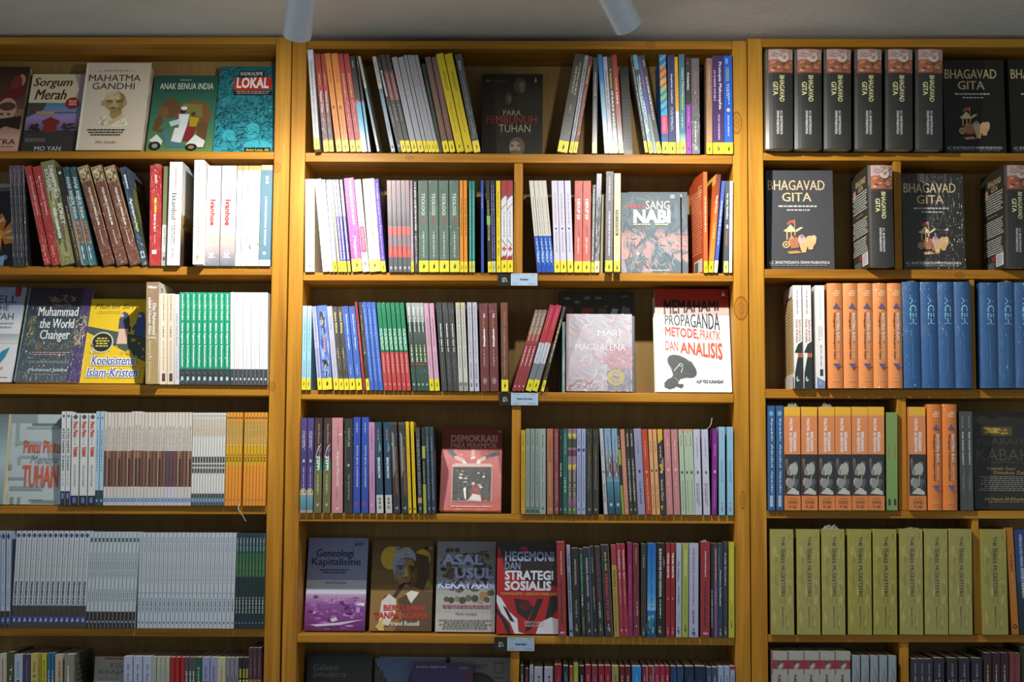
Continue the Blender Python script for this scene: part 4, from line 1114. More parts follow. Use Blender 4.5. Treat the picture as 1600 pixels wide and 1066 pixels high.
S('broad charcoal two-lined', [(870, 887.2)], 28, 86, '4c4a44', [K(0.09, 0.42, 0.62, 0.76, '9c9a90', 3), T('DARI KITAB SUCI', 0.13, 0.40, 0.30, 0.50, 'b0aea4', 0.0), K(0.52, 0.8, 0.45, 0.56, '8a887e', 5), G(0.6, 0.88, '4c4a44', '6a6a66', 6)] + KAN(), fin='g', side='5a5040')
S('pale grey leaning', [(887.4, 894.6)], 25.5, 87, '9a9a9e', [K(0.05, 0.9, 0.35, 0.65, '5c5c66', 3)] + KAN(), fin='w')
S('red-brown gold-titled leaning', [(894.9, 901.2)], 25.4, 89, '74382c', [T('KARYA ALLAH', 0.10, 0.28, 0.3, 0.7, 'd8a83c', 0.01), K(0.33, 0.8, 0.4, 0.6, '9a6450', 3)] + KAN(), fin='w')
S('charcoal upright', [(924.9, 933)], 1.6, 90, '45433e', [T('ETIKA SOSIOLOGI', 0.16, 0.40, 0.35, 0.65, 'b0aea8', 0.0), K(0.44, 0.75, 0.38, 0.58, '8a8880', 3)] + KAN())
S('blue-to-white', [(944.4, 952)], -11, 85.5, '3f86bc', [B(0, 0.27, '2f78b8'), G(0.27, 0.6, '3f88bc', '8ab4cc'), G(0.6, 0.9, '8ab4cc', 'd0dce0'), T('SAJAK KHATULISTIWA', 0.29, 0.55, 0.25, 0.75, '86a86c', 0.02)] + KAN())
S('light grey dark-titled', [(952.3, 959)], -10.4, 89, 'a4a4b0', [T('Menulis Itu Indah', 0.15, 0.55, 0.3, 0.7, '3c3c4c', 0.01)] + KAN())
S('dark olive two-toned', [(959.4, 966.4)], -10.4, 89, '3a3a2e', [T('P. Swantoro', 0.13, 0.33, 0.3, 0.7, 'b4a828', 0.01), T('IMAN NIAGA', 0.36, 0.85, 0.3, 0.7, 'd0d0cc', 0.01)] + KAN())
S('brick red slim', [(967.2, 975)], -11.4, 86, '98382a', [K(0.24, 0.36, 0.35, 0.65, 'cc7a34', 3), K(0.38, 0.5, 0.35, 0.6, 'd8b8a8', 4), G(0.6, 0.88, '8a4034', '5c4a46')] + KAN())
S('black text-patterned back of a', [(975.5, 998.6)], -7, 104, '24211c', [N(0.12, 0.9, 0.05, 0.95, 20, '3e372a', 3), R(0.9, 0.985, 0.3, 1.0, '6a6a66')], yf=0.06, dep=0.07)
S('black-and-white leaning', [(999, 1013.8)], -24.4, 87, '33322e', [P('8c8a80', (0.2, 0.01), (0.5, 0.05), (0.8, 0.01), (0.5, 0.07)), T('DEMOKRASI dan SENTIMENTALITAS', 0.13, 0.68, 0.42, 0.68, 'c8c6bc', 0.0), K(0.7, 0.84, 0.5, 0.62, 'a8a69c', 3)] + KAN(), fin='g')
S('teal-blue photo-patterned', [(1014, 1021.6)], -26, 86.5, '5c94a4', [B(0.15, 0.34, '37424a'), X(0.15, 0.95, 0, 1, 30, ['a8aeb0', '4c4c4c', '7ab0c0', 'c8c8c4'], 4, 0.2), T('EKONOMI', 0.36, 0.7, 0.3, 0.8, '4c88b0', 0.02)] + KAN(), fin='w')
S('violet slim', [(1022, 1027.2)], -26.2, 88, '4c4280', [G(0, 0.3, '44447a', '6c5290'), G(0.3, 0.6, '5a4c98', '4c549c'), G(0.6, 1, '6a7c80', '8c9894')])
S('charcoal red-footed', [(1027.4, 1034.4)], -26.8, 87, '3f403c', [K(0.05, 0.12, 0.3, 0.7, '7c7c74', 2), K(0.22, 0.66, 0.35, 0.65, 'b0b0a4', 3), X(0.7, 0.88, 0, 1, 14, ['6a3428', '2c4a5c', '4a3a30'], 3, 0.4)] + KAN())
_c = [B(0, 0.12, '2f86c4'), B(0.12, 0.24, 'c47a3c'), B(0.24, 0.34, 'd0944c'), B(0.34, 0.46, '5ca88c'), B(0.46, 0.62, '2fa4d4')]
for _i in range(14):
    _c.append(P('24506c' if _i % 2 else 'd0b070', (0.0, 0.05 + _i * 0.04), (1.0, 0.0 + _i * 0.04), (1.0, 0.008 + _i * 0.04), (0.0, 0.062 + _i * 0.04)))
S('rainbow-striped pink-patched', [(1034.7, 1045)], -4.6, 85.7, '2f78b8', _c + [B(0.615, 0.80, 'd0406c'), T('Dei & Teror', 0.64, 0.77, 0.3, 0.7, 'e89ab0', 0.01), B(0.80, 0.885, '2c4c84')] + KAN())
S('navy white-titled', [(1045.2, 1056.8)], -2.4, 86, '2d3560', [T('Simplicity Amplified', 0.19, 0.49, 0.40, 0.66, 'e4e6ee', 0.02), K(0.53, 0.76, 0.55, 0.66, 'a0a8c4', 3), K(0.53, 0.78, 0.36, 0.46, 'a0a8c4', 4)] + KAN())
S('yellow-over-white', [(1057, 1062.6)], -3.4, 89, 'd8d6dc', [B(0, 0.565, 'dca41c'), K(0.15, 0.5, 0.4, 0.65, 'b88414', 3), K(0.6, 0.8, 0.4, 0.6, 'a4a4ac', 4)] + KAN(0.88))
S('teal green-lettered', [(1062.9, 1072)], -2.4, 85, '4a7a88', [G(0, 0.6, '43707f', '4f8090'), T('Usaha Menata', 0.14, 0.42, 0.5, 0.8, 'c4d8dc', 0.0), T('Sekolah', 0.42, 0.56, 0.4, 0.8, '9cc040', 0.01), K(0.6, 0.75, 0.4, 0.55, 'c4d8dc', 4), G(0.80, 0.9, '6a98a0', 'b0c890', 5)] + KAN(0.88, 'dfe05a'))
S('half black, half purple', [(1072.6, 1080.6)], -1.4, 90, '3a3430', [R(0.04, 0.07, 0.2, 0.6, '983c34'), T('Kristianitas', 0.16, 0.34, 0.3, 0.7, 'd0ccc4', 0.02), B(0.49, 1, '933fa0'), K(0.52, 0.68, 0.45, 0.6, 'b874c0', 3), E(0.73, 0.5, 0.012, 0.2, '4a2a50'), E(0.95, 0.5, 0.012, 0.2, '4a2a50')])
S('grey pink-titled', [(1081.2, 1094)], -1.4, 91, '5a5a5c', [T('Mengembangi Bangsa', 0.13, 0.55, 0.36, 0.58, 'b0505c', 0.0), K(0.66, 0.88, 0.4, 0.54, 'bcbcbc', 3), E(0.94, 0.5, 0.02, 0.18, 'c8c8c8'), E(0.94, 0.5, 0.013, 0.12, '5a5a5c')], fin='w')
S('tan slim', [(1103.6, 1113)], -0.4, 91, '9c7658', [G(0, 0.88, '92705a', 'b08c6a'), K(0.08, 0.45, 0.35, 0.6, 'b49a80', 3)] + KAN())
S('broad purple white-titled', [(1114, 1132)], -1.4, 87, '4a2f62', [T('Protopia Philosophia', 0.065, 0.55, 0.50, 0.82, 'e0dce8', 0.02), K(0.15, 0.46, 0.12, 0.3, '9a86b0', 3), T('MUSA MAHENDRA', 0.60, 0.86, 0.48, 0.64, 'b8a8c8', 0.0)] + [B(0.885, 1, YEL), E(0.935, 0.55, 0.02, 0.12, '3a3c50'), E(0.93, 0.6, 0.012, 0.08, YEL), R(0.955, 0.965, 0.4, 0.6, '3a3c50')], fin='g')
S('bright blue white-titled', [(1132.2, 1145.6)], -1.6, 87, '2560c8', [K(0.03, 0.08, 0.2, 0.5, '7aa0e0', 2), R(0.12, 0.26, 0.25, 0.62, '8cae9c'), T('BLACK BOX', 0.125, 0.255, 0.3, 0.58, '2a50a0', 0.02), K(0.29, 0.5, 0.52, 0.64, 'c8d8f0', 3), K(0.29, 0.44, 0.34, 0.44, 'c8d8f0', 4), E(0.555, 0.5, 0.02, 0.2, 'd8c890'), T('BISNIS BEBAS', 0.61, 0.82, 0.42, 0.58, 'd8e2f4', 0.0)] + KAN(), fin='g')

row('M', 2)
S('broad cream handwriting-titled', [(476.8, 491.6)], 0.2, 280, 'ece2c8', [T('Pengharapan', 0.18, 0.55, 0.3, 0.7, '7a6c50', -0.004, 0.4), K(0.6, 0.75, 0.45, 0.55, 'c0b498', 3), E(0.94, 0.5, 0.012, 0.12, '8c8068')])
S('bright white blue-capped', [(504.6, 515.2)], -13, 280, 'e6e6e4', [B(0, 0.065, '8a9cc8'), T('Gereja Diaspora', 0.12, 0.42, 0.4, 0.62, '6c747c', 0.0), K(0.55, 0.75, 0.42, 0.55, 'c0c4c8', 3), E(0.94, 0.5, 0.012, 0.2, '8890a0')])
S('bright white slim', [(515.4, 520.6)], -12.6, 281, 'e8e6dc', [K(0.15, 0.5, 0.35, 0.6, 'b4b0a4', 3), B(0.89, 1, 'ece6a0')])
S('white-and-blue mottled', [(520.9, 527.6)], -12, 281, 'a8b0d4', [G(0, 0.35, '6c78b4', 'c0c4dc'), X(0, 0.88, 0, 1, 30, ['d8dae6', '7c8cc4', '9aa4c8', 'b8c0e0'], 4, 0.25)] + KAN())
S('pale olive narrow', [(528.6, 533.2)], -13.4, 281, 'b0ac94', [K(0.1, 0.8, 0.3, 0.6, '8a866c', 3), R(0, 0.88, 0.85, 1, '6c6850')] + KAN())
S('indigo white-lettered', [(533.5, 538), (538.3, 543.8), (544.1, 550.2)], -13.6, 281, '6460b0', [G(0, 0.4, 'b0aecb', 'a4a4cc'), B(0.42, 0.88, '534aa4'), K(0.42, 0.86, 0.3, 0.7, 'c4c4e0', 4), T('Filsafat', 0.1, 0.4, 0.25, 0.75, '5a58a0', 0.0)] + KAN(), fin='w')
S('broad magenta', [(550.8, 566.6)], -13.8, 279, 'c454a0', [K(0.03, 0.5, 0.45, 0.75, 'e0a0cc', 3), T('Mengajar', 0.62, 0.86, 0.35, 0.7, 'f0d0e6', 0.0, 0.3), R(0, 0.88, 0, 0.06, '8c3a74')] + [B(0.865, 1, 'ecd048'), P('4c4420', (0.4, 0.945), (0.52, 0.905), (0.62, 0.93), (0.48, 0.955))], fin='w')
S('pale grey pink-patched', [(567, 577.4)], -13.4, 281, 'd4d2d0', [K(0.08, 0.45, 0.4, 0.6, 'a8a6a4', 3), R(0.51, 0.79, 0.05, 0.92, 'd8506c'), T('Jalan Pulang', 0.54, 0.76, 0.3, 0.7, 'f0b0bc', 0.01), E(0.91, 0.5, 0.02, 0.22, '8a8c90')], fin='w')
S('broad pinkish-beige', [(577.8, 596)], -11.4, 280, 'd6c6bc', [T('Menapaki Pusaran', 0.16, 0.63, 0.42, 0.68, '7c6e66', 0.0), K(0.66, 0.8, 0.5, 0.56, '9c8c84', 3), E(0.05, 0.35, 0.012, 0.1, '9c8c84')] + [B(0.87, 1, 'f0da6c'), P('4c4420', (0.4, 0.945), (0.5, 0.91), (0.58, 0.93), (0.47, 0.955))])
S('vivid violet', [(596.3, 603.4)], -12, 280, '4a2f9c', [K(0.05, 0.85, 0.35, 0.68, '8a78c8', 3)] + KAN(), fin='w')
S('grey with red bands', [(608, 614.8), (615.2, 622), (622.4, 628.8), (629.8, 636.2), (636.8, 641.6)], -3.6, 282, '8c8486', [G(0, 0.3, 'b49ca0', '8c868a'), G(0.3, 0.5, '8c868a', '6a686c'), G(0.51, 0.6, 'd06058', 'c05a58', 4), G(0.6, 0.72, '7c7074', '7c7074', 3), G(0.72, 0.84, 'b04c48', 'c05450', 4), B(0.84, 1, '55595e'), E(0.955, 0.5, 0.018, 0.25, 'a8a8a8'), K(0.05, 0.8, 0.4, 0.55, 'a89a9a', 3)])
S('mauve narrow', [(642, 647)], -2.4, 282, 'a08a98', [K(0.1, 0.8, 0.35, 0.6, 'c8b8c4', 3)] + KAN())
S('black white-lettered narrow', [(648.2, 654)], -2.6, 282, '2c2c2e', [K(0.02, 0.55, 0.25, 0.7, 'a8a8aa', 3), K(0.58, 0.92, 0.3, 0.65, '88888c', 4)], fin='w')
S('broad green wrapped', [(654.8, 670), (670.8, 686), (686.9, 702.4), (703.2, 718)], -1.6, 282, '4e6658', [T('TEOLOGI', 0.14, 0.38, 0.35, 0.7, 'a8b8ac', 0.02), E(0.44, 0.5, 0.03, 0.14, '8a4a44'), K(0.56, 0.84, 0.42, 0.6, '94a498', 4), G(0.86, 0.885, '4a4e4c', '4a4e4c', 2)] + KAN(0.875, 'd8d02c'), fin='w')
S('slim orange', [(719, 724.7), (725.2, 731.4)], -0.9, 282, 'dc8c2c', [K(0.2, 0.6, 0.35, 0.65, '7a4c14', 3), R(0, 0.88, 0.9, 1, 'a86418')] + KAN())
S('slim teal', [(733.2, 737.4), (738, 742.2)], -0.4, 283, '2f847c', [K(0.1, 0.85, 0.35, 0.6, '8ab8b0', 3)] + KAN(0.88, 'd0d060'))
S('blue single thin', [(751.8, 756.2)], -0.4, 282, '3450a4', [K(0.15, 0.3, 0.35, 0.6, '8a9cd0', 3)], fin='g')
S('black green-patched', [(762.6, 768.4)], -3.4, 282, '34352e', [K(0.22, 0.38, 0.3, 0.6, '7a8c64', 3), B(0.385, 0.485, '7cb060'), T('EcoTheology', 0.49, 0.66, 0.25, 0.75, 'b0b8a4', 0.0)] + KAN())
S('navy hairline', [(768.7, 771.6), (771.9, 774.8)], -2.2, 282, '363860', [K(0.05, 0.85, 0.3, 0.7, '8084a8', 3)] + KAN(0.88, 'd8d8a0'))
S('plain yellow black-titled', [(776, 782.8)], -0.9, 282.4, 'dcc424', [T('Pasien & Perawat', 0.12, 0.40, 0.35, 0.65, '4c4414', 0.01), K(0.45, 0.6, 0.4, 0.6, 'b09c20', 3), T('P. Go', 0.66, 0.82, 0.35, 0.65, '4c4414', 0.0)] + KAN())
S('white red-tipped diamond-patterned', [(783.5, 792.6), (792.8, 801.6)], -0.6, 282, 'd4d2d8', [B(0, 0.17, '9c3a3c'), P('9c3a3c', (0, 0.16), (1, 0.16), (0, 0.22)), P('d4d2d8', (0.1, 0.21), (0.9, 0.16), (0.9, 0.26), (0.5, 0.3)), P('4c86ac', (0.05, 0.195), (0.95, 0.155), (0.95, 0.165), (0.05, 0.205)),
    P('a86c40', (0.05, 0.31), (0.95, 0.245), (0.95, 0.255), (0.05, 0.325)), K(0.34, 0.62, 0.4, 0.6, 'a8a4b0', 3), P('3c3c44', (0.1, 0.64), (0.9, 0.71), (0.9, 0.72), (0.1, 0.65)), R(0.735, 0.755, 0.15, 0.85, 'b84a34'), R(0.715, 0.775, 0.4, 0.6, 'b84a34'), P('9c3a3c', (0, 0.84), (0.9, 0.79), (0.9, 0.87), (0, 0.87)), P('d4d2d8', (0.3, 0.79), (0.9, 0.80), (0.6, 0.83))] + KAN(0.87))
S('cream-over-blue leaning', [(839.8, 846.6), (847, 853.4), (853.8, 859.8), (860, 866)], -13, 282.5, 'cac6ba', [T('TUHAN DALAM BUDAYA', 0.18, 0.59, 0.38, 0.64, '5c5a50', 0.01), B(0.605, 1, '2450b0'), X(0.605, 1, 0, 1, 16, ['2048a0', '5a8ad8', '88b0e8'], 3, 0.16), K(0.63, 0.9, 0.4, 0.7, 'c8d8f0', 4)])
S('lilac-white yellow-footed', [(866.2, 875.8), (876.2, 886), (886.8, 896.4)], -4.6, 282.5, 'ccc8d8', [K(0.14, 0.48, 0.4, 0.6, 'a09cb0', 3), E(0.525, 0.5, 0.012, 0.15, '3c3c50'), T('DAVID HUME', 0.56, 0.78, 0.38, 0.62, '9894a8', 0.0)] + KAN(0.875, 'ecd83c'))
S('terracotta wrapped', [(897, 909.4), (909.8, 922.4)], 1.0, 282.5, 'c05c50', [T('HIDUP DI', 0.20, 0.42, 0.3, 0.7, 'e6c8c0', 0.03), B(0.44, 0.5, 'b4605a'), K(0.5, 0.62, 0.4, 0.65, '8a5650', 4), K(0.62, 0.8, 0.38, 0.6, 'd0a098', 5)] + KAN(0.88), fin='w')
S('grey narrow short', [(923.2, 928)], 2.8, 289, '5c5c58', [K(0.05, 0.85, 0.3, 0.7, 'a8a8a4', 3)] + KAN(), fin='w')
S('black-and-white crackled tall', [(928.4, 936.4)], 3.8, 271.5, '5c5c60', [G(0, 0.3, 'b4b6bc', '8a8c92'), X(0.15, 0.88, 0, 1, 90, ['1f1f22', 'd0d0d4', '3c3c40', '88888e'], 3, 0.1)] + KAN(0.885, 'ece89a'), fin='w')  # pale specks paint glints of the crinkled film into the spine colour
S('cream hidden-edge', [(937.5, 943)], 3.0, 304, 'b0a47c', [], yf=0.05, dep=0.08)
S('tall grey wrapped', [(944.2, 957)], 1.6, 268, '605e60', [K(0.05, 0.3, 0.35, 0.6, '94929a', 3), K(0.4, 0.85, 0.4, 0.6, 'a8a6b0', 4)] + KAN(0.89, 'dcd22c'), fin='w', yf=-0.02)
S('tall cream black-lozenged', [(958.8, 969)], 0.8, 271, 'd8cf94', [T('ANTROPOLOGI', 0.13, 0.365, 0.36, 0.62, '8a8258', 0.0), R(0.375, 0.635, 0.22, 0.68, '2e2a26'), T('METAFISIK', 0.39, 0.625, 0.32, 0.58, 'cfc79a', 0.02), T('Anton Bakker', 0.67, 0.83, 0.36, 0.58, 'a09868', 0.0)] + KAN(0.895, 'e8c43c'), yf=-0.02)
for _k in (1, 0):
    F(['grey-and-pink cloudy cover, foremost', 'grey-and-pink cloudy cover, behind its twin'][_k], 970.8 + 11.4 * _k, 1064 + 11.4 * _k, 302 - _k, 0.012 + _k * 0.02, 0.028 + _k * 0.02, 0.014, '4f5d65', [
        G(0, 0.45, '4a585f', '56646b'), G(0.45, 0.6, '6c6a70', 'b8827c'), G(0.6, 0.8, 'c4847a', 'b08a8a'), G(0.8, 1, 'a09298', '8e909a'), W(0.02, 0.55, 0.0, 1.0, 60, ['425058', '5c6a70', '4e5c64'], 4, 0.3, 0.02, 1.3), W(0.5, 1.0, 0.0, 1.0, 160, ['b07c78', '7c7a80', '94888c', '5c666c', 'c48c84'], 5, 0.22, 0.016, 0.7),
        P('4f5c64', (0.36, 0.44), (0.48, 0.46), (0.62, 0.43), (0.56, 0.52), (0.64, 0.58), (0.58, 0.62), (0.46, 0.60), (0.36, 0.64), (0.22, 0.72), (0.3, 0.62), (0.42, 0.54)), P('55636b', (0.56, 0.60), (0.72, 0.72), (1.0, 0.88), (1, 1), (0.46, 1), (0.5, 0.78)), P('58656c', (0.05, 0.84), (0.3, 0.76), (0.4, 0.84), (0.34, 1), (0.1, 1)), P('a8807c', (0.42, 0.62), (0.48, 0.62), (0.52, 1.0), (0.38, 1.0)), W(0.55, 0.98, 0.1, 0.9, 110, ['66747a', '4a565c', '7c868a', '96807e'], 6, 0.16, 0.012, 1.2),
        P('ccd0d0', (0.255, 0.765), (0.275, 0.772), (0.31, 0.758), (0.28, 0.78), (0.275, 0.79)), E(0.05, 0.87, 0.024, 0.038, 'c0c6c6'), E(0.05, 0.87, 0.018, 0.028, '4f5d65'), E(0.05, 0.87, 0.008, 0.014, 'c0c6c6'),
        H('Seteru', 0.13, 0.195, 0.08, 0.42, 'c4483e', 0.0, 0.4), H('SANG', 0.105, 0.21, 0.42, 0.82, 'ecd8b8', 0.0), H('NABI', 0.215, 0.385, 0.21, 0.83, 'f0f0ec', 0.04), N(0.392, 0.425, 0.20, 0.5, 1, 'c4a890'), N(0.392, 0.425, 0.54, 0.84, 1, 'dcb884', 2), E(0.765, 0.28, 0.01, 0.03, 'e0e4e4'), N(0.965, 0.985, 0.4, 0.82, 1, 'd8d4d4')], fin='m')
S('orange swung-open', [(1099.8, 1106.2)], -1, 268.5, 'dc6434', [K(0.25, 0.6, 0.35, 0.6, 'f0b088', 3)] + KAN(), yaw=0.16, dep=0.125, side='b04a22', lels=[N(0.16, 0.80, 0.12, 0.92, 24, 'e0906c', 3), N(0.12, 0.24, 0.62, 0.9, 4, 'eab090', 4), R(0.85, 0.98, 0.35, 0.9, 'c8ccc8'), R(0.87, 0.97, 0.4, 0.62, '6c6c6c')])
S('orange-and-maroon leaning', [(1106.4, 1114.2)], 12.6, 272.5, 'b85426', [G(0, 0.28, '6a3a34', '8a4634'), G(0.28, 0.88, 'c05a28', 'e08a3c'), T('Filsafat Timur', 0.22, 0.40, 0.4, 0.7, 'e8c8b0', 0.02), K(0.5, 0.65, 0.4, 0.6, 'f0b04c', 3)] + KAN(), yaw=0.10, side='e0701c', lels=[P('f0b44c', (0.1, 0.0), (1, 0.0), (1, 0.1), (0.1, 0.1)), G(0.12, 1, 'dc6420', 'e87c2c')])
S('royal blue leaning', [(1115, 1121)], 12.6, 283, '4258a8', [K(0.22, 0.5, 0.4, 0.65, 'c8d0ec', 3), K(0.52, 0.7, 0.4, 0.6, 'a8b4dc', 4)] + KAN(0.87, 'f0ecc0'))
S('dark slate white-lettered', [(1130, 1138)], 3, 283, '4c5256', [T('Isa dan Buddha', 0.14, 0.42, 0.4, 0.72, 'd4d8d8', 0.02), R(0.48, 0.52, 0.4, 0.8, 'd0d4d4'), K(0.55, 0.70, 0.4, 0.65, 'b86058', 3)] + KAN(0.875, 'ece478'))
S('plain white end', [(1138.3, 1143.8)], 1.4, 283, 'e8e4dc', [K(0.2, 0.7, 0.4, 0.6, 'ccc4b8', 3), B(0.88, 1, 'f0ecc8')])

row('M', 3)
S('light blue upright', [(471.2, 478.2), (478.7, 486.2)], 2.0, 478, '9accdc', [G(0, 0.3, 'bcd8de', '98cadc'), K(0.13, 0.55, 0.42, 0.6, '5c8ca0', 3), K(0.65, 0.84, 0.42, 0.6, '6c98a8', 4)] + KAN(0.865))
S('pale lilac leaning', [(496.6, 503.8)], -9.4, 479, 'a8acd0', [G(0, 0.5, '9ca4cc', 'c0c0dc'), K(0.15, 0.85, 0.35, 0.6, '7478a4', 3)] + KAN(0.86))
S('broad blue-sky photo', [(504.2, 519.8)], -9, 478, '5c78c4', [X(0, 0.92, 0, 1, 26, ['8ca4dc', 'a8b8e4', '3c58a8', '4c68bc', '6c8cd0'], 3, 0.3), X(0.04, 0.40, 0.15, 0.85, 34, ['2c2c30', '3c3a38', '6a5c4c', 'b8b4ac'], 5, 0.14), X(0.62, 0.92, 0.1, 0.9, 30, ['24262c', '3c3a38', 'a8b0c0'], 6, 0.16), T('KINERJA', 0.36, 0.56, 0.36, 0.6, 'd89a88', 0.02)] + KAN(0.865), fin='w')
S('lavender-grey plain', [(521.6, 530)], -11, 479, 'b4b4c8', [K(0.12, 0.28, 0.4, 0.6, '8c8ca4', 3), K(0.4, 0.85, 0.42, 0.55, '9c9cb4', 4)] + KAN(0.865))
S('charcoal yellow-titled', [(530.4, 538), (538.5, 546)], -11.4, 479.5, '4c4740', [T('Sastra Bahasa', 0.07, 0.32, 0.35, 0.7, 'c8bc78', 0.02), X(0.45, 0.87, 0, 1, 24, ['3a362e', '5c584c', '6c6454'], 3, 0.2), K(0.5, 0.62, 0.3, 0.55, '9c9470', 4)] + KAN(0.865), fin='w')
S('cornflower blue white-lettered', [(546.6, 556.2), (557, 567)], -12.2, 479, '4668b8', [G(0, 0.2, '4a62a8', '4a70c0'), T('Berkenalan dengan', 0.10, 0.52, 0.42, 0.68, 'c4d2ec', 0.02), T('K. Bertens', 0.70, 0.82, 0.36, 0.6, 'a8bce0', 0.0)] + KAN(0.865))
S('red narrow', [(567.8, 571.8)], -13.6, 472, '9c3c40', [K(0.25, 0.7, 0.35, 0.6, 'bc6c6c', 3)])
S('black gold-lettered narrow', [(572.6, 578)], -12.4, 472.5, '3c3a34', [K(0.15, 0.6, 0.3, 0.7, 'c0b070', 3), X(0, 0.86, 0, 1, 12, ['54504a', '2c2a26'], 3, 0.2)] + KAN(0.87), fin='w')
S('mid-blue wrapped', [(578.3, 585), (585.5, 592), (592.5, 599.4)], -12.6, 472.5, '3a60b4', [K(0.08, 0.9, 0.35, 0.62, '7898d4', 3)], fin='w')
S('green-over-red', [(600.2, 606.6), (607, 613.8), (614.3, 621), (621.6, 628.6), (629, 635.6), (636.2, 643.4)], -11.6, 473, '157a54', [B(0, 0.29, '14784f'), K(0.30, 0.545, 0.56, 0.8, 'a8d4be', 3), K(0.30, 0.545, 0.2, 0.44, 'a8d4be', 4), R(0.545, 0.56, 0, 1, '0f5c40'), B(0.565, 1, 'b44040'), T('Robert B. Baowollo', 0.59, 0.80, 0.36, 0.62, 'e0b0a8', 0.01), E(0.93, 0.5, 0.014, 0.22, 'd88478')], fin='w')
S('dark green silver-topped', [(644.4, 651.4), (651.9, 657.8), (658.3, 664), (664.4, 671.2)], -9.8, 473.5, '2f4c40', [G(0, 0.22, 'a4aca8', '7c8884'), T('Demi Toleransi', 0.05, 0.33, 0.35, 0.75, 'd8dcd8', 0.02), G(0.33, 0.5, '4c544e', '34463c'), K(0.48, 0.68, 0.36, 0.66, 'b4b88c', 4), B(0.68, 0.72, '5a3a34'), E(0.93, 0.5, 0.014, 0.22, '9cb0a8')], fin='w')
S('pale pink', [(671.6, 679), (680, 688)], -9.6, 474, 'c49cb0', [T('DEMOKRATISASI', 0.17, 0.49, 0.4, 0.66, '7c5468', 0.01), K(0.56, 0.78, 0.42, 0.58, '9c7488', 3)] + KAN(0.87, 'd8d020'))
S('charcoal speckled wrapped', [(690.4, 699), (700, 708), (709, 716.6)], -9.4, 473, '3c3e3c', [T('Sekolah Apa Ini', 0.24, 0.56, 0.42, 0.72, 'd0d2d0', 0.03), K(0.62, 0.9, 0.35, 0.5, '64665f', 4)], fin='w')
S('white grey-footed slim', [(717.2, 724.2), (725, 732)], -5.6, 473, 'bcbcb4', [T('Tragedi Fakultas Terbuka', 0.05, 0.74, 0.36, 0.6, '54524a', 0.01), B(0.9, 1, '9a9c90'), R(0.91, 0.94, 0.2, 0.7, '6a6c64'), B(0, 0.04, 'c8c090')])
S('lilac-white dark-lettered', [(733.8, 741), (742, 749)], -4.0, 472.6, 'b8bac8', [T('Utopia dan Kedunguan', 0.05, 0.40, 0.36, 0.62, '4c5068', 0.01), T('Sebuah Esai', 0.42, 0.62, 0.36, 0.6, 'a86c64', 0.0), T('Tere Kabisti', 0.68, 0.86, 0.36, 0.6, '50547c', 0.01), R(0.91, 0.95, 0.3, 0.65, '6c6c80')])
S('broad maroon mixed-lettered', [(751.4, 765), (766, 780)], -2.8, 474, '6a3634', [T('THE', 0.115, 0.165, 0.45, 0.66, 'dcd4cc', 0.03), T('idol', 0.175, 0.28, 0.38, 0.6, 'b06c48', 0.0), T('conspiracy', 0.29, 0.50, 0.38, 0.68, 'e4dcd4', 0.045), K(0.52, 0.72, 0.42, 0.55, 'a88078', 3), E(0.885, 0.5, 0.035, 0.24, 'c0a8a0'), E(0.885, 0.5, 0.028, 0.19, '6a3634'), E(0.885, 0.52, 0.016, 0.1, 'c0a8a0')], fin='w')
S('brown orange-lettered', [(783.6, 794.6)], -1.4, 473, '6c4430', [T('MATINYA', 0.10, 0.27, 0.42, 0.68, 'b0643c', 0.01), K(0.29, 0.82, 0.42, 0.6, 'a07458', 3)] + KAN(0.87, 'e4d820'), fin='w')
S('slim silver-over-red leaning', [(799, 805.6), (806, 812), (812.4, 818.4)], 36.8, 485, '94343a', [G(0, 0.3, '7c6464', '8a6c5c'), T('Logika Fantasi', 0.05, 0.38, 0.3, 0.7, 'c8b898', 0.0), B(0.42, 1, '8a2c34'), K(0.45, 0.70, 0.35, 0.6, 'd8b0ac', 4), E(0.94, 0.5, 0.012, 0.2, 'd0a8a4')], fin='w')
S('red-over-silver leaning', [(820.2, 829.6), (830.8, 839.2)], 38.4, 478, 'a43440', [G(0, 0.43, 'a43048', 'a83838'), T('Perempuan', 0.05, 0.28, 0.38, 0.62, 'cc7c84', 0.0), B(0.44, 0.68, 'b8bcc8'), T('Kelas Menengah', 0.45, 0.67, 0.35, 0.68, '50545c', 0.0), B(0.68, 0.87, '70767c')] + KAN(0.87, 'd8d028'))
S('thin black leaning', [(844.4, 850.4)], 35, 480, '37352e', [K(0.15, 0.5, 0.35, 0.65, 'c0b060', 3), T('Demokrasi', 0.45, 0.66, 0.3, 0.7, 'b8b8b0', 0.01)] + KAN(0.87, 'd8d028'), fin='w')
S('pale teal short thin', [(877.4, 883)], 0.2, 503, '7a9a98', [X(0, 1, 0, 1, 16, ['94b0ac', '5c7c7c', 'a8bcb8'], 3, 0.2)], fin='w', yf=0.012, dep=0.10)
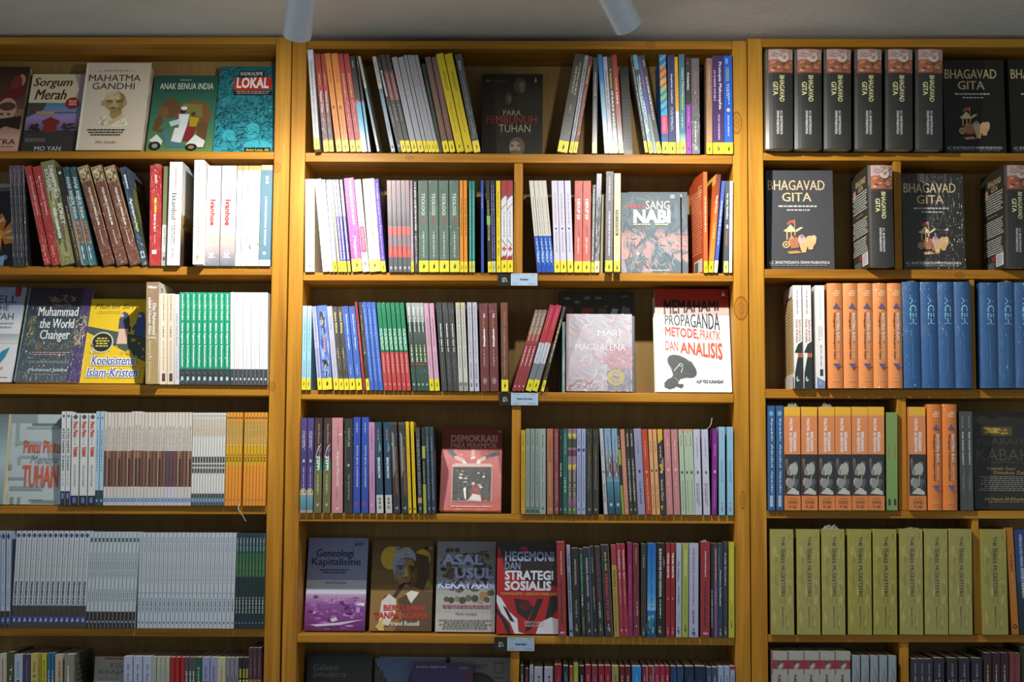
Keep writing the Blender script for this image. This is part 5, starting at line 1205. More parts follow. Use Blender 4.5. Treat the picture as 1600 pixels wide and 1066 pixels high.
F('large black cartoon-figures', 872, 990.5, 457, 0.095, 0.112, 0.012, '25211a', [
    R(0.035, 0.05, 0.84, 0.94, '5a564c'), E(0.065, 0.115, 0.02, 0.05, '45413a'), E(0.10, 0.25, 0.02, 0.05, '45413a'), E(0.06, 0.385, 0.02, 0.05, '45413a'), E(0.06, 0.53, 0.02, 0.05, '45413a'), N(0.06, 0.08, 0.09, 0.15, 1, '8c887c'), N(0.095, 0.115, 0.22, 0.28, 1, '8c887c', 2), N(0.055, 0.075, 0.355, 0.42, 1, '8c887c', 3), N(0.055, 0.075, 0.5, 0.57, 1, '8c887c', 4),
    P('6a2c22', (0.10, 0.26), (0.12, 0.15), (0.20, 0.16), (0.22, 0.26)), P('7a3428', (0.28, 0.26), (0.32, 0.16), (0.46, 0.16), (0.48, 0.26)), P('4c4844', (0.5, 0.26), (0.54, 0.16), (0.64, 0.17), (0.66, 0.26)), P('8a8ca0', (0.68, 0.24), (0.72, 0.16), (0.80, 0.17), (0.76, 0.26)), P('5c6278', (0.82, 0.26), (0.85, 0.15), (0.95, 0.16), (0.97, 0.26)), R(0.14, 0.145, 0.6, 0.66, '8a877c'), R(0.14, 0.145, 0.85, 0.9, '8a877c')])
for _k in (1, 0):
    F(['silvery wrapped', 'dark grey stacked behind the silvery'][_k], 884.6 + 6 * _k, 988.2 + 4 * _k, 493 + 3 * _k, 0.015 + 0.03 * _k, 0.035 + 0.03 * _k, 0.026, ['b8b2b8', '6a6a74'][_k], [] if _k else [
        G(0, 0.35, 'b0b2ba', 'b8b4ba'), G(0.35, 1, 'bcb2ba', '9c9aa6'), W(0, 1, 0, 1, 260, ['b4b0b8', 'aaa8b2', 'bca8ae', 'c0bac0', 'b09ea6'], 3, 0.25, 0.016, 0.5), W(0.4, 0.72, 0.55, 1.0, 90, ['b08a94', 'b8949c', 'a88a94'], 4, 0.2, 0.016, 0.4), W(0.68, 1, 0.62, 1.0, 90, ['84848f', '90909c', '7c7c8a'], 5, 0.2, 0.016, 2.0), W(0.84, 0.99, 0.03, 0.5, 40, ['a06c72', '9c8a94'], 6, 0.16, 0.008, 2.4), R(0, 1, 0, 0.035, 'a88c8c'),
        H('MARI', 0.21, 0.285, 0.48, 0.82, 'dcdae0', 0.0), H('A', 0.315, 0.385, 0.60, 0.70, 'dcdae0', 0.0), H('MAGDALENA', 0.39, 0.475, 0.14, 0.90, 'd8d6dc', 0.0), E(0.825, 0.75, 0.105, 0.13, 'b8a468'), E(0.825, 0.75, 0.075, 0.093, '9c96a0'), E(0.82, 0.75, 0.045, 0.085, 'b8a468', 0.3), E(0.82, 0.75, 0.02, 0.06, '8a8690', 0.3)], fin='w' if _k == 0 else 'g')
for _k in (2, 1, 0):
    F(['white megaphone cover, foremost', 'white cover peeking from behind the megaphone', 'green-edged cover farthest behind the megaphone'][_k], 1026 - 1.6 * _k, 1144.0 - 0.7 * _k, 453.5 + (14 if _k else 0), 0.014 + 0.012 * _k, 0.075 + 0.012 * _k, 0.0105, ['e8e8ea', 'dcdcdc', 'b8c09a'][_k], [] if _k else [
        B(0, 0.18, 'b03428'), B(0.18, 0.262, 'dca49c'), P('e6cfc8', (0.93, 0.02), (0.96, 0.07), (0.9, 0.07)), Q('MEMAHAMI', 0.105, 0.255, 0.115, 0.215, 0.12, 0.86, '242426', 0.03), Q('PROPAGANDA', 0.262, 0.35, 0.235, 0.41, 0.13, 0.87, '2e2e30', 0.022), Q('METODE,', 0.37, 0.475, 0.395, 0.505, 0.13, 0.58, 'c4441f', 0.025), Q('PRAKTIK', 0.40, 0.495, 0.42, 0.505, 0.60, 0.87, 'c4542a', 0.016), Q('DAN', 0.51, 0.60, 0.515, 0.612, 0.13, 0.30, 'c4502a', 0.016), Q('ANALISIS', 0.522, 0.625, 0.53, 0.695, 0.33, 0.89, 'c4502a', 0.025), H('ALIP YOG KUNANDAR', 0.885, 0.915, 0.53, 0.89, '4a4a4c', 0.02),  # red head painted as shaded red over lit pink, split at the shadow line
                P('4c4e4e', (0.165, 0.70), (0.20, 0.655), (0.42, 0.86), (0.32, 0.875), (0.285, 0.91), (0.245, 0.96), (0.17, 0.975), (0.105, 0.955), (0.105, 0.915), (0.15, 0.88), (0.20, 0.865), (0.225, 0.84)), P('4c4e4e', (0.26, 0.90), (0.30, 0.925), (0.355, 0.925), (0.36, 0.945), (0.33, 0.965), (0.25, 0.945)), E(0.755, 0.345, 0.082, 0.225, '56585a', 0.62), E(0.757, 0.348, 0.074, 0.21, '484a4c', 0.62), W(0.69, 0.84, 0.2, 0.5, 30, ['5c5e60', '3c3e40'], 3, 0.08, 0.004, 0.6), P('c4c6c6', (0.232, 0.798), (0.30, 0.742), (0.308, 0.747), (0.242, 0.803)), P('c4c6c6', (0.325, 0.815), (0.352, 0.765), (0.36, 0.767), (0.336, 0.82)), E(0.745, 0.33, 0.016, 0.028, 'c4c6c6', 0.6), E(0.745, 0.33, 0.010, 0.018, '484a4c', 0.6), W(0.86, 0.9, 0.2, 0.33, 3, ['a8aaaa'], 5, 0.16, 0.004, 0.4),
        H('ALIP YOG KUNANDAR', 0.885, 0.915, 0.53, 0.89, '5a5a5c', 0.02)], fin='g')

row('M', 4)
S('purple teal-footed', [(468.6, 478.4), (479.2, 489.6)], 1.9, 653, '473a78', [G(0, 0.5, '4c3f80', '3f3468'), K(0.14, 0.34, 0.56, 0.7, 'b0a4cc', 3), K(0.14, 0.32, 0.3, 0.44, 'b0a4cc', 4), R(0.44, 0.47, 0.36, 0.7, 'c0b8d0'), K(0.52, 0.75, 0.46, 0.6, 'a498c0', 5), B(0.76, 0.82, 'c4b488'), X(0.73, 0.80, 0, 1, 10, ['473a78', 'd0c090'], 3, 0.2), G(0.81, 0.97, '6c9aa4', '4c7c88'), B(0.97, 1, 'a8948c')], fin='w')
S('brown-to-olive crescent-marked', [(490.2, 502.4), (504.2, 516.8)], 1.9, 653, '3e2a28', [T('Ayatl Rhetoni', 0.06, 0.27, 0.40, 0.66, 'a88478', 0.0), P('a8a4a4', (0.1, 0.42), (0.5, 0.30), (0.95, 0.27), (0.4, 0.36), (0.2, 0.42)), P('7a5c9c', (0.5, 0.42), (0.62, 0.33), (0.95, 0.32), (0.7, 0.38), (0.8, 0.43), (0.95, 0.45)), G(0.44, 0.55, '2f5a48', '3a6c50', 4), T('ZEPPO', 0.40, 0.585, 0.30, 0.72, 'b0c0a8', 0.03), G(0.55, 1, '6c6a40', '66623c'), K(0.6, 0.8, 0.4, 0.58, '98946a', 3)] + BIRD(0.9, 'c8c4b4'), fin='w')
S('broad salmon pink', [(518.4, 535.6)], 0.6, 653, 'c08488', [K(0.1, 0.3, 0.5, 0.6, 'a0605e', 3), T('Kapital Manusia', 0.36, 0.72, 0.38, 0.68, 'dcb4b0', 0.03), K(0.75, 0.85, 0.4, 0.5, 'a86c6c', 3)] + BIRD(0.94, 'e0c8c4'), fin='w')
S('black speckled thick', [(537.8, 551.2)], 0.5, 654, '2e2e2a', [T('YOUTUBE', 0.10, 0.3, 0.4, 0.65, '8a8a80', 0.0), R(0.485, 0.51, 0.38, 0.62, 'b0b0a8'), T('The Seventh Day', 0.59, 0.86, 0.42, 0.64, '94948a', 0.0), K(0.2, 0.5, 0.1, 0.2, '5c5c54', 4)], fin='w')
S('royal blue two-lined', [(552, 562.8), (564.8, 575)], 0.7, 652, '2c48a4', [K(0.06, 0.16, 0.4, 0.6, '8a9cd4', 3), T('ROYAL JELAL CONSTANZA', 0.30, 0.73, 0.42, 0.66, 'b8c4e8', 0.01), R(0.885, 0.93, 0.35, 0.65, 'a03c58')], fin='w')
S('lilac-pink slim', [(577.2, 586.4)], -0.9, 660, 'b484a8', [K(0.06, 0.3, 0.4, 0.6, '8a5c80', 3), T('YOUNGKY', 0.55, 0.75, 0.4, 0.62, '8c5a80', 0.0), E(0.91, 0.5, 0.02, 0.22, 'c8a4bc')])
S('navy white-footed', [(588.8, 599.6), (602.6, 613)], -3.6, 660, '22425c', [K(0.08, 0.2, 0.4, 0.6, '9a7058', 3), P('6c8494', (0.6, 0.2), (0.9, 0.3), (0.5, 0.34)), T('BINORROW', 0.39, 0.62, 0.32, 0.68, 'ccd4d8', 0.02), B(0.80, 1, 'c0c0b8'), E(0.845, 0.5, 0.018, 0.16, '3474a0'), R(0.87, 0.90, 0.35, 0.65, 'a04c48'), R(0.92, 0.95, 0.3, 0.7, '6c8488')], fin='w')
S('black-brown silver-creased', [(615, 625.8), (628, 637.6)], -5.8, 660, '37322e', [P('7c8480', (0.2, 0.10), (0.5, 0.14), (0.55, 0.5), (0.2, 0.62)), B(0.0, 0.03, '4c4844'), R(0.26, 0.80, 0.5, 0.8, '5c3a34'), T('Republik Rakyat', 0.28, 0.78, 0.52, 0.76, '8a5c50', 0.0), B(0.82, 1, '2c3034')] + BIRD(0.93, 'b8bcbc'), fin='w')
S('slim yellow', [(638.6, 643.6), (646, 651)], -4.8, 659, 'd8b822', [K(0.08, 0.85, 0.4, 0.6, '8a7418', 3), E(0.95, 0.5, 0.012, 0.25, '6a5a14')])
S('charcoal short gold-banded', [(653.8, 660.2)], -4.4, 668, '3e4044', [T('SILSILAH DUKA', 0.14, 0.78, 0.32, 0.68, '84868a', 0.0), B(0.82, 0.88, 'b8945c'), B(0.88, 1, '34363a')] + BIRD(0.93, 'c0c4c8'), fin='w')
S('black-and-lime narrow', [(661.8, 667)], -3.2, 668, '33382c', [B(0.22, 0.36, 'a0a84c'), K(0.4, 0.65, 0.3, 0.6, '8a9080', 3), B(0.66, 1, '94a444')])
S('dark navy short', [(668.2, 674.2), (675, 682)], -4.0, 667, '1f3448', [G(0, 0.3, '34484c', '1f3448'), K(0.12, 0.85, 0.35, 0.6, '6c8496', 3)] + BIRD(0.93, 'b0bcc8'), fin='w')
F('salmon ballot-box cover', 686.5, 782.6, 673.7, 0.03, 0.10, 0.016, 'a84c48', [
    B(0, 0.25, '8c3c38'), H('DEMOKRASI', 0.08, 0.17, 0.15, 0.92, 'd8a8a0', 0.03), H('PARA PERAMPOK', 0.18, 0.245, 0.15, 0.92, 'd8a8a0', 0.02), R(0.03, 0.05, 0.93, 0.98, 'd8a8a0'), G(0.25, 0.95, 'c86c6a', 'b05450', 6), B(0.94, 1, 'c4564a'),  # dark top band is the shelf's shadow painted into the salmon cover
    P('4c5a68', (0.08, 0.27), (0.18, 0.27), (0.26, 0.34), (0.20, 0.37)), P('d8b0a4', (0.2, 0.345), (0.27, 0.34), (0.40, 0.39), (0.36, 0.43), (0.24, 0.38)), P('4c5a68', (0.92, 0.28), (0.97, 0.32), (0.74, 0.38), (0.73, 0.34)), P('d8b0a4', (0.73, 0.345), (0.74, 0.38), (0.64, 0.42), (0.60, 0.38)), P('d8b0a4', (0.49, 0.26), (0.56, 0.26), (0.55, 0.34), (0.51, 0.36)), P('e8e0dc', (0.36, 0.39), (0.42, 0.42), (0.42, 0.44), (0.36, 0.44)), P('e8e0dc', (0.60, 0.39), (0.66, 0.40), (0.64, 0.44), (0.58, 0.44)), P('e0d4cc', (0.48, 0.36), (0.55, 0.34), (0.57, 0.37), (0.5, 0.39)),
    P('d4b4ac', (0.18, 0.455), (0.24, 0.435), (0.80, 0.435), (0.85, 0.455), (0.85, 0.47), (0.18, 0.47)), R(0.47, 0.90, 0.18, 0.85, 'c08c86'), R(0.48, 0.89, 0.20, 0.83, '2c3430'), X(0.5, 0.75, 0.24, 0.8, 14, ['c8b8a8', 'a8a49a', '8a5c50', 'd8c8b8'], 5, 0.09), P('3c3836', (0.24, 0.89), (0.28, 0.74), (0.36, 0.70), (0.40, 0.89)), P('8a342c', (0.48, 0.89), (0.52, 0.70), (0.62, 0.72), (0.72, 0.89)), E(0.68, 0.54, 0.02, 0.03, 'd8b098'), P('5c2a28', (0.64, 0.89), (0.7, 0.82), (0.8, 0.89)), P('dcd0c8', (0.46, 0.88), (0.54, 0.80), (0.66, 0.82), (0.68, 0.89)), X(0.86, 0.90, 0.22, 0.82, 16, ['d8ccc0', 'b89a8c'], 6, 0.07),
    P('e8e4e0', (0.38, 0.74), (0.42, 0.72), (0.43, 0.88), (0.40, 0.85)), N(0.948, 0.975, 0.18, 0.86, 1, 'e0bcb0')], fin='w', kind='p')
S('mustard yellow', [(814, 820.8)], 0.4, 672, 'c49c22', [K(0.06, 0.2, 0.35, 0.6, '8a6c18', 3), T('Ringkasan Ekonomi', 0.26, 0.82, 0.35, 0.65, '6a5414', 0.01), E(0.94, 0.5, 0.01, 0.2, 'e0c060')])
S('grey-green slim', [(821.2, 828), (828.6, 835), (836, 842.4)], 0.6, 670, '8c9892', [K(0.05, 0.2, 0.35, 0.6, '66726c', 3), K(0.25, 0.85, 0.4, 0.62, '6c7872', 4), R(0.92, 0.985, 0.15, 0.85, '2c5a48'), R(0.93, 0.945, 0.2, 0.8, '7aa490')])
S('pale grey-green broad', [(843.2, 853)], 0, 670, '98a4a0', [K(0.07, 0.22, 0.4, 0.6, '5c6864', 3), T('Sembilan Tahun', 0.28, 0.84, 0.38, 0.6, '64706c', 0.0)] + BIRD(0.92, '2c3430'))
S('copper brown', [(854.8, 864.6)], -0.2, 670, 'a86c48', [K(0.1, 0.45, 0.45, 0.6, '7c4a2c', 3), K(0.4, 0.8, 0.4, 0.56, 'c49878', 5)] + BIRD(0.93, 'd0b098'), fin='w')
S('crimson slim', [(866, 873.4)], -0.3, 670, '863844', [K(0.05, 0.4, 0.4, 0.6, 'ac6c74', 3), K(0.5, 0.85, 0.4, 0.6, 'b07c80', 4)] + BIRD(0.93, 'd8b8bc'), fin='w')
S('black white-titled slim', [(874, 879)], 0.4, 671, '302e2a', [T('Mohan Kafa', 0.4, 0.56, 0.3, 0.7, 'c0c0b8', 0.01), E(0.1, 0.5, 0.02, 0.2, '5a5a54')] + BIRD(0.93, 'b8b8b0'))
S('deep teal slim', [(879.6, 887)], 0.2, 670, '22655c', [K(0.06, 0.3, 0.4, 0.6, '74a098', 3), K(0.57, 0.75, 0.3, 0.65, '8ab0a8', 4)] + BIRD(0.93, 'a8c8c0'))
S('mauve yellow-and-green zigzag', [(887.4, 893.6), (894.4, 900.8)], 0.3, 670, '8c7484', [B(0.06, 0.09, 'c8b82c'), P('c8b82c', (0, 0.06), (1, 0.06), (0.6, 0.13)), B(0.12, 0.22, '3c4c34'), B(0.25, 0.32, '6c3440'), P('c8b82c', (0, 0.42), (1, 0.42), (0.7, 0.48), (0.1, 0.48)), B(0.48, 0.82, '4a5038'), T('ZIZEK PLUSH', 0.46, 0.82, 0.2, 0.8, 'a89098', 0.03), P('8c5c80', (0, 0.84), (1, 0.80), (1, 0.9), (0, 0.88)), B(0.9, 1, '5c6c44')] + BIRD(0.93, 'c0c8a8'), fin='w')
S('lavender flower-dotted', [(901.4, 908), (908.6, 915.8)], 0.2, 670, '9ca4c8', [K(0.05, 0.2, 0.35, 0.6, '6a70a0', 3), E(0.25, 0.5, 0.02, 0.35, '3c3c8c'), K(0.31, 0.85, 0.4, 0.62, '6c74a4', 4)] + BIRD(0.93, '3c4480'))
S('black fine-speckled', [(916.2, 925.6), (926.6, 936.2)], -0.2, 670, '2e2c26', [X(0, 1, 0, 1, 60, ['4c4a40', '1f1d1a', '6a6450'], 3, 0.05), K(0.2, 0.7, 0.42, 0.55, '7c6c44', 3)] + BIRD(0.93, 'b0b0a4'), fin='w')
S('pale grey dark-titled leaning', [(944, 949.8)], -7.2, 670, 'b0b4b8', [K(0.15, 0.33, 0.35, 0.6, '7c8084', 3), E(0.505, 0.5, 0.012, 0.25, '44484c'), T('The Five Great', 0.64, 0.86, 0.3, 0.7, '44484c', 0.01)])
S('blue cloud-photo', [(950.8, 961), (962, 970.2)], -7, 670, '5c84a4', [G(0, 0.3, '7a98b8', '88a0b8'), G(0.3, 0.52, '8a98a8', '6c5c5c'), G(0.52, 0.62, '5c6470', '7494a8', 5), G(0.62, 1, '4c7c94', '2c4c5c'), X(0.25, 0.6, 0, 1, 14, ['a4b4c4', '6c4c48', '8a7c7c'], 3, 0.25), K(0.1, 0.4, 0.4, 0.6, '5c7c98', 4), R(0.87, 0.905, 0.3, 0.7, 'a8c0c8')])
S('dark green-patched narrow', [(971, 975.8)], -8, 671, '2f332c', [B(0.24, 0.42, '8aa040'), B(0.66, 1, '8c9c38'), K(0.08, 0.22, 0.3, 0.7, '9a9a90', 3)])
S('salmon slim leaning', [(976.2, 983.2)], -7.4, 671, 'b47c64', [K(0.15, 0.85, 0.4, 0.55, 'c8a090', 3)] + BIRD(0.94, 'd8b8a8'))
S('black white-lettered slim', [(984, 989.8), (990.4, 996.2)], -7.2, 671, '2e2d28', [T('Sastra Orang', 0.05, 0.20, 0.3, 0.72, 'b8b8ac', 0.01), K(0.35, 0.85, 0.35, 0.65, '9c9c90', 4)] + BIRD(0.93, 'c0c0b4'), fin='w')
S('broad lavender', [(997, 1008.6)], -7, 670, '8c8cac', [K(0.12, 0.3, 0.4, 0.55, '66668c', 3), R(0.48, 0.515, 0.35, 0.65, '3c3c54'), T('Dari Bilik Amarilis', 0.62, 0.88, 0.4, 0.62, '54547c', 0.01)])
S('vermilion', [(1009.6, 1018.8)], -7.6, 671, 'b0442c', [K(0.14, 0.35, 0.4, 0.6, 'c87c60', 3), R(0.49, 0.515, 0.38, 0.66, 'd8b0a0'), T('Sejuta Cerita Sejuta Hati', 0.57, 0.95, 0.38, 0.64, 'd8a898', 0.01)])
S('peach slim', [(1019.2, 1025.2), (1026, 1032)], -6.4, 671, 'd09c6c', [K(0.14, 0.28, 0.35, 0.6, '946840', 3), E(0.485, 0.5, 0.016, 0.25, '5c4028'), T('Telur dan Elegi', 0.64, 0.92, 0.3, 0.66, '8a6040', 0.01)])
S('black yellow-slashed', [(1032.8, 1041)], -6.2, 671, '302e2c', [P('d0a02c', (0, 0), (1, 0), (1, 0.12), (0.1, 0.17)), P('8a8484', (0.5, 0.38), (1, 0.33), (1, 0.46)), P('c89c28', (0.1, 0.42), (0.6, 0.40), (1, 0.48), (0.6, 0.49)), R(0.485, 0.515, 0.3, 0.7, 'c8c4b8'), T('Soenat Maut', 0.59, 0.84, 0.3, 0.68, 'b4b0a4', 0.0), P('d0a02c', (0, 0.90), (0.5, 0.89), (0.3, 0.95)), K(0.2, 0.34, 0.35, 0.6, '9a968c', 3)], fin='w')
S('rose pink', [(1041.8, 1052), (1053.2, 1063.4)], -5, 671, 'b8787a', [T('Pak Sarjan', 0.12, 0.38, 0.38, 0.66, 'd8b4b4', 0.0), R(0.455, 0.49, 0.4, 0.66, 'dcc0c0'), T('Panggil Aku Kembali', 0.56, 0.90, 0.4, 0.64, 'd4b0b0', 0.0)], fin='w')
S('mint green orange-topped', [(1064.8, 1072), (1072.6, 1079), (1079.6, 1086)], -4.6, 671, 'a8baa0', [P('c8905c', (0, 0), (1, 0), (1, 0.06)), B(0.0, 0.01, 'c8b094'), K(0.07, 0.2, 0.35, 0.6, '7c8c74', 3), R(0.49, 0.52, 0.28, 0.66, '3c4438'), T('Senandung Semesta', 0.60, 0.96, 0.34, 0.62, '6c7c64', 0.0)])
S('lilac-white two-lined', [(1086.8, 1097.2), (1099.6, 1109.8)], -3.6, 671, 'b8bacc', [K(0.1, 0.33, 0.45, 0.6, '84869c', 3), R(0.49, 0.52, 0.4, 0.66, '3c3c4c'), T('Mawar Merah Jingga', 0.63, 0.90, 0.52, 0.7, '5c5e74', 0.01), T('dan Sebuah Duka', 0.63, 0.86, 0.28, 0.46, '5c5e74', 0.01)])
_wisp = S('vivid purple', [(1111.8, 1119.8)], 1.4, 670, '7c2c80', [T('Ole Setia', 0.18, 0.32, 0.4, 0.66, 'b884b8', 0.01), R(0.485, 0.515, 0.35, 0.7, 'd8bcd8'), T('Catatan Perjalanan', 0.59, 0.92, 0.38, 0.66, 'b07cb4', 0.01)])
S('light blue broad', [(1123.2, 1133), (1134.8, 1146)], -0.6, 667, '8ab8d0', [K(0.05, 0.15, 0.4, 0.6, 'a08cb8', 3), T('Orang Orang Gila', 0.38, 0.63, 0.38, 0.62, '3c5c74', 0.0), P('3c7ab8', (0.35, 0.865), (0.65, 0.865), (0.5, 0.88)), R(0.905, 0.955, 0.36, 0.62, 'b06c9c')])

row('M', 5)
F('lilac-and-violet townscape cover', 474.6, 569.4, 842.5, 0.06, 0.112, 0.010, 'a8b0d0', [
    G(0, 0.46, '868eba', '8e96be', 4), G(0.46, 0.62, 'c4cce0', 'c8c8dc', 4), G(0.61, 0.72, 'b098b8', '8c5c98', 5), G(0.72, 1, '844a94', '5c2468', 6), X(0.62, 1, 0, 1, 70, ['6c3480', '9c64a8', '4c1f5c', 'b488bc', '7c3c8c'], 3, 0.1), X(0.72, 0.84, 0.1, 1, 22, ['d8c8dc', 'b894c0', '5c2c6c'], 4, 0.05), P('d0c4d8', (0.42, 0.88), (0.52, 0.86), (0.55, 0.89), (0.46, 0.91)), R(0.66, 0.76, 0.44, 0.452, '5c3a6c'), R(0.64, 0.72, 0.50, 0.508, '5c3a6c'), P('cabcd4', (0.1, 0.94), (0.5, 0.92), (0.98, 0.88), (0.6, 0.94), (0.2, 0.96)), P('e0d4e4', (0.80, 0.72), (0.98, 0.70), (0.98, 0.74)),  # darker tone above the pale strip paints in the shelf's shadow
    E(0.07, 0.80, 0.015, 0.02, '2c2c3c'), N(0.05, 0.09, 0.83, 0.92, 2, '3c3c54'), H('Geneologi', 0.125, 0.235, 0.14, 0.76, '20222e', 0.012), H('Kapitalisme', 0.22, 0.325, 0.07, 0.89, '3c2c48', 0.01), N(0.345, 0.40, 0.20, 0.70, 2, '3c3c58'), H('Dede Mulyanto', 0.475, 0.51, 0.31, 0.66, '6c6c80', 0.0)], side='3a3040')
F('brown-and-yellow pipe-smoker cover', 576.5, 674, 846, 0.06, 0.112, 0.010, '7a5c34', [
    G(0, 0.5, '6a5030', '7c6038', 3), B(0.5, 1, '8a6a3c'), E(0.2, 0.30, 0.13, 0.16, 'd0b038'), E(0.2, 0.82, 0.10, 0.13, 'c0a030'), P('94883a', (0.85, 0.4), (1, 0.5), (1, 0.56), (0.85, 0.5)), P('4a3a26', (0.68, 0.14), (0.92, 0.18), (0.94, 0.4), (0.84, 0.56), (0.66, 0.5)), P('a07c44', (0.36, 0.28), (0.44, 0.20), (0.66, 0.22), (0.74, 0.34), (0.72, 0.46), (0.62, 0.53), (0.50, 0.52), (0.42, 0.46), (0.37, 0.38)), P('9aa4c0', (0.34, 0.24), (0.38, 0.14), (0.48, 0.09), (0.62, 0.09), (0.70, 0.15), (0.72, 0.24), (0.64, 0.20), (0.50, 0.19), (0.42, 0.24), (0.40, 0.30), (0.38, 0.40), (0.44, 0.47), (0.38, 0.42), (0.35, 0.34)), W(0.08, 0.20, 0.36, 0.66, 40, ['b4bcd0', '8490b0', 'c8b860'], 3, 0.10, 0.008, 2.6),
    P('8c98b4', (0.40, 0.26), (0.50, 0.20), (0.55, 0.24), (0.52, 0.36), (0.48, 0.44), (0.43, 0.40)), P('6a4c2a', (0.60, 0.30), (0.74, 0.28), (0.76, 0.44), (0.66, 0.53), (0.58, 0.50), (0.64, 0.42)), R(0.285, 0.298, 0.40, 0.52, '3c2c18'), R(0.285, 0.300, 0.60, 0.73, '3c2c18'), E(0.315, 0.47, 0.011, 0.035, '2e2216'), E(0.317, 0.66, 0.011, 0.035, '2e2216'), W(0.24, 0.46, 0.42, 0.70, 34, ['7c5c34', 'c0a060', '5c4424'], 6, 0.10, 0.004, 1.5), P('c8a862', (0.545, 0.29), (0.565, 0.29), (0.60, 0.41), (0.52, 0.41)), P('4c3820', (0.52, 0.41), (0.60, 0.41), (0.57, 0.425)),
    P('3c2c20', (0.5, 0.475), (0.66, 0.47), (0.64, 0.49), (0.52, 0.49)),
    P('3a2f20', (0.48, 0.49), (0.56, 0.485), (0.40, 0.64), (0.36, 0.62)), E(0.655, 0.30, 0.045, 0.09, '2c2820'), P('cfc8c0', (0.18, 0.68), (0.30, 0.60), (0.42, 0.66), (0.42, 0.80), (0.3, 0.95), (0.15, 0.9)), P('d8d4cc', (0.56, 0.60), (0.66, 0.56), (0.78, 0.58), (0.68, 0.72)), P('50402c', (0.44, 0.66), (0.58, 0.60), (0.66, 0.72), (0.55, 0.86)), P('5c4a34', (0.70, 0.66), (0.82, 0.56), (1, 0.58), (1, 1), (0.4, 1)), P('c8b060', (0.1, 0.96), (0.22, 0.84), (0.24, 1), (0.16, 1)), E(0.09, 0.88, 0.02, 0.03, '2a2218'), N(0.08, 0.115, 0.92, 0.99, 2, 'b8b0a0'),
    H('BERTUHAN', 0.72, 0.785, 0.22, 0.88, 'b83028', 0.03), H('TANPA AGAMA', 0.80, 0.87, 0.07, 0.95, 'b83028', 0.03), H('Bertrand Russell', 0.895, 0.945, 0.22, 0.80, 'dcdad0', 0.02)], side='3a2c1c')
F('grey coin-heap cover with blue letters', 679.6, 772.8, 848, 0.05, 0.10, 0.010, 'a8aaa8', [
    G(0, 1, '8c8e94', 'b4b4b0', 5), X(0.07, 0.58, 0.02, 0.98, 90, ['4a443c', '6a6052', '38342e', '8a7a5c', '5c564c'], 3, 0.11), E(0.10, 0.24, 0.026, 0.045, '5c5448'), E(0.10, 0.34, 0.026, 0.045, '4c463c'), E(0.645, 0.18, 0.03, 0.05, '5c564a'), E(0.655, 0.26, 0.035, 0.05, '4c463c'), E(0.64, 0.36, 0.03, 0.05, '8a7c5c'), E(0.655, 0.45, 0.038, 0.06, '50493e'), E(0.63, 0.55, 0.035, 0.055, '6a6252'), E(0.635, 0.66, 0.038, 0.06, '4c463c'), E(0.66, 0.75, 0.03, 0.045, '9a9484'), E(0.605, 0.80, 0.05, 0.07, '9a7c50'), E(0.645, 0.86, 0.03, 0.05, '5c5648'), E(0.57, 0.92, 0.03, 0.06, '544c40'),
    H('ASAL', 0.145, 0.265, 0.09, 0.79, 'b4c2ee', 0.035), H('USUL', 0.295, 0.415, 0.31, 0.97, 'b4c2ee', 0.035), H('KEKAYAAN', 0.44, 0.53, 0.03, 0.98, 'b8c6f0', 0.03), N(0.71, 0.755, 0.10, 0.94, 2, 'a04c4c'), H('Martin Suryajaya', 0.79, 0.825, 0.34, 0.70, '4c4c50', 0.0), N(0.87, 0.98, 0.04, 0.96, 5, '7c7c7a')], side='3c3428')
F('red-and-black fist cover', 775.2, 872, 849, 0.012, 0.05, 0.014, 'a81f24', [
    G(0, 0.06, '2c2420', '3a2420', 2), P('282422', (0, 0), (1, 0), (1, 0.5), (0.86, 0.46), (0.80, 0.52), (0.12, 0.30), (0.06, 0.1)), P('a81f24', (0.36, 0.06), (0.48, 0.05), (0.52, 0.12), (0.44, 0.12)), P('282422', (0.28, 0.62), (0.52, 0.64), (0.6, 0.72), (0.5, 0.85), (0.34, 0.78)), P('20201f', (0.66, 0.62), (0.76, 0.62), (0.56, 0.95), (0.46, 0.98)), P('20201f', (0.86, 0.6), (1, 0.58), (1, 0.72), (0.76, 0.94), (0.82, 0.74)), E(0.70, 0.46, 0.05, 0.10, '5c1a1c'), P('d0d4dc', (0.0, 0.58), (0.08, 0.62), (0.2, 0.76), (0.34, 0.84), (0.36, 0.98), (0.46, 1.0), (0.30, 1.0), (0.22, 0.88), (0.08, 0.78), (0, 0.66)), P('24242a', (0.10, 0.70), (0.16, 0.72), (0.30, 0.88), (0.22, 0.86)), P('24242a', (0.0, 0.72), (0.08, 0.8), (0.2, 0.9), (0.24, 1), (0.0, 1.0)), P('a81f24', (0.0, 0.78), (0.08, 0.84), (0.18, 1), (0, 1)), P('ccd0dc', (0.64, 1.0), (0.70, 0.88), (0.88, 0.82), (1, 0.84), (1, 1)),
    H('HEGEMONI', 0.105, 0.215, 0.13, 0.93, '98a2cc', 0.03), H('DAN', 0.225, 0.305, 0.13, 0.38, '98a0c0', 0.0), H('STRATEGI', 0.315, 0.42, 0.13, 0.92, 'd0d4e0', 0.035), H('SOSIALIS', 0.43, 0.535, 0.13, 0.89, 'd0d4e0', 0.035), H('POSTMARXISME + GERAKAN SOSIAL BARU', 0.555, 0.585, 0.07, 1.0, 'c4b050', 0.0), H('ERNESTO LACLAU', 0.865, 0.89, 0.46, 0.78, 'd8c0c0', 0.0), H('CHANTAL MOUFFE', 0.90, 0.925, 0.46, 0.78, 'd8c0c0', 0.0), N(0.04, 0.06, 0.80, 0.95, 1, '5a5450')], side='601418')
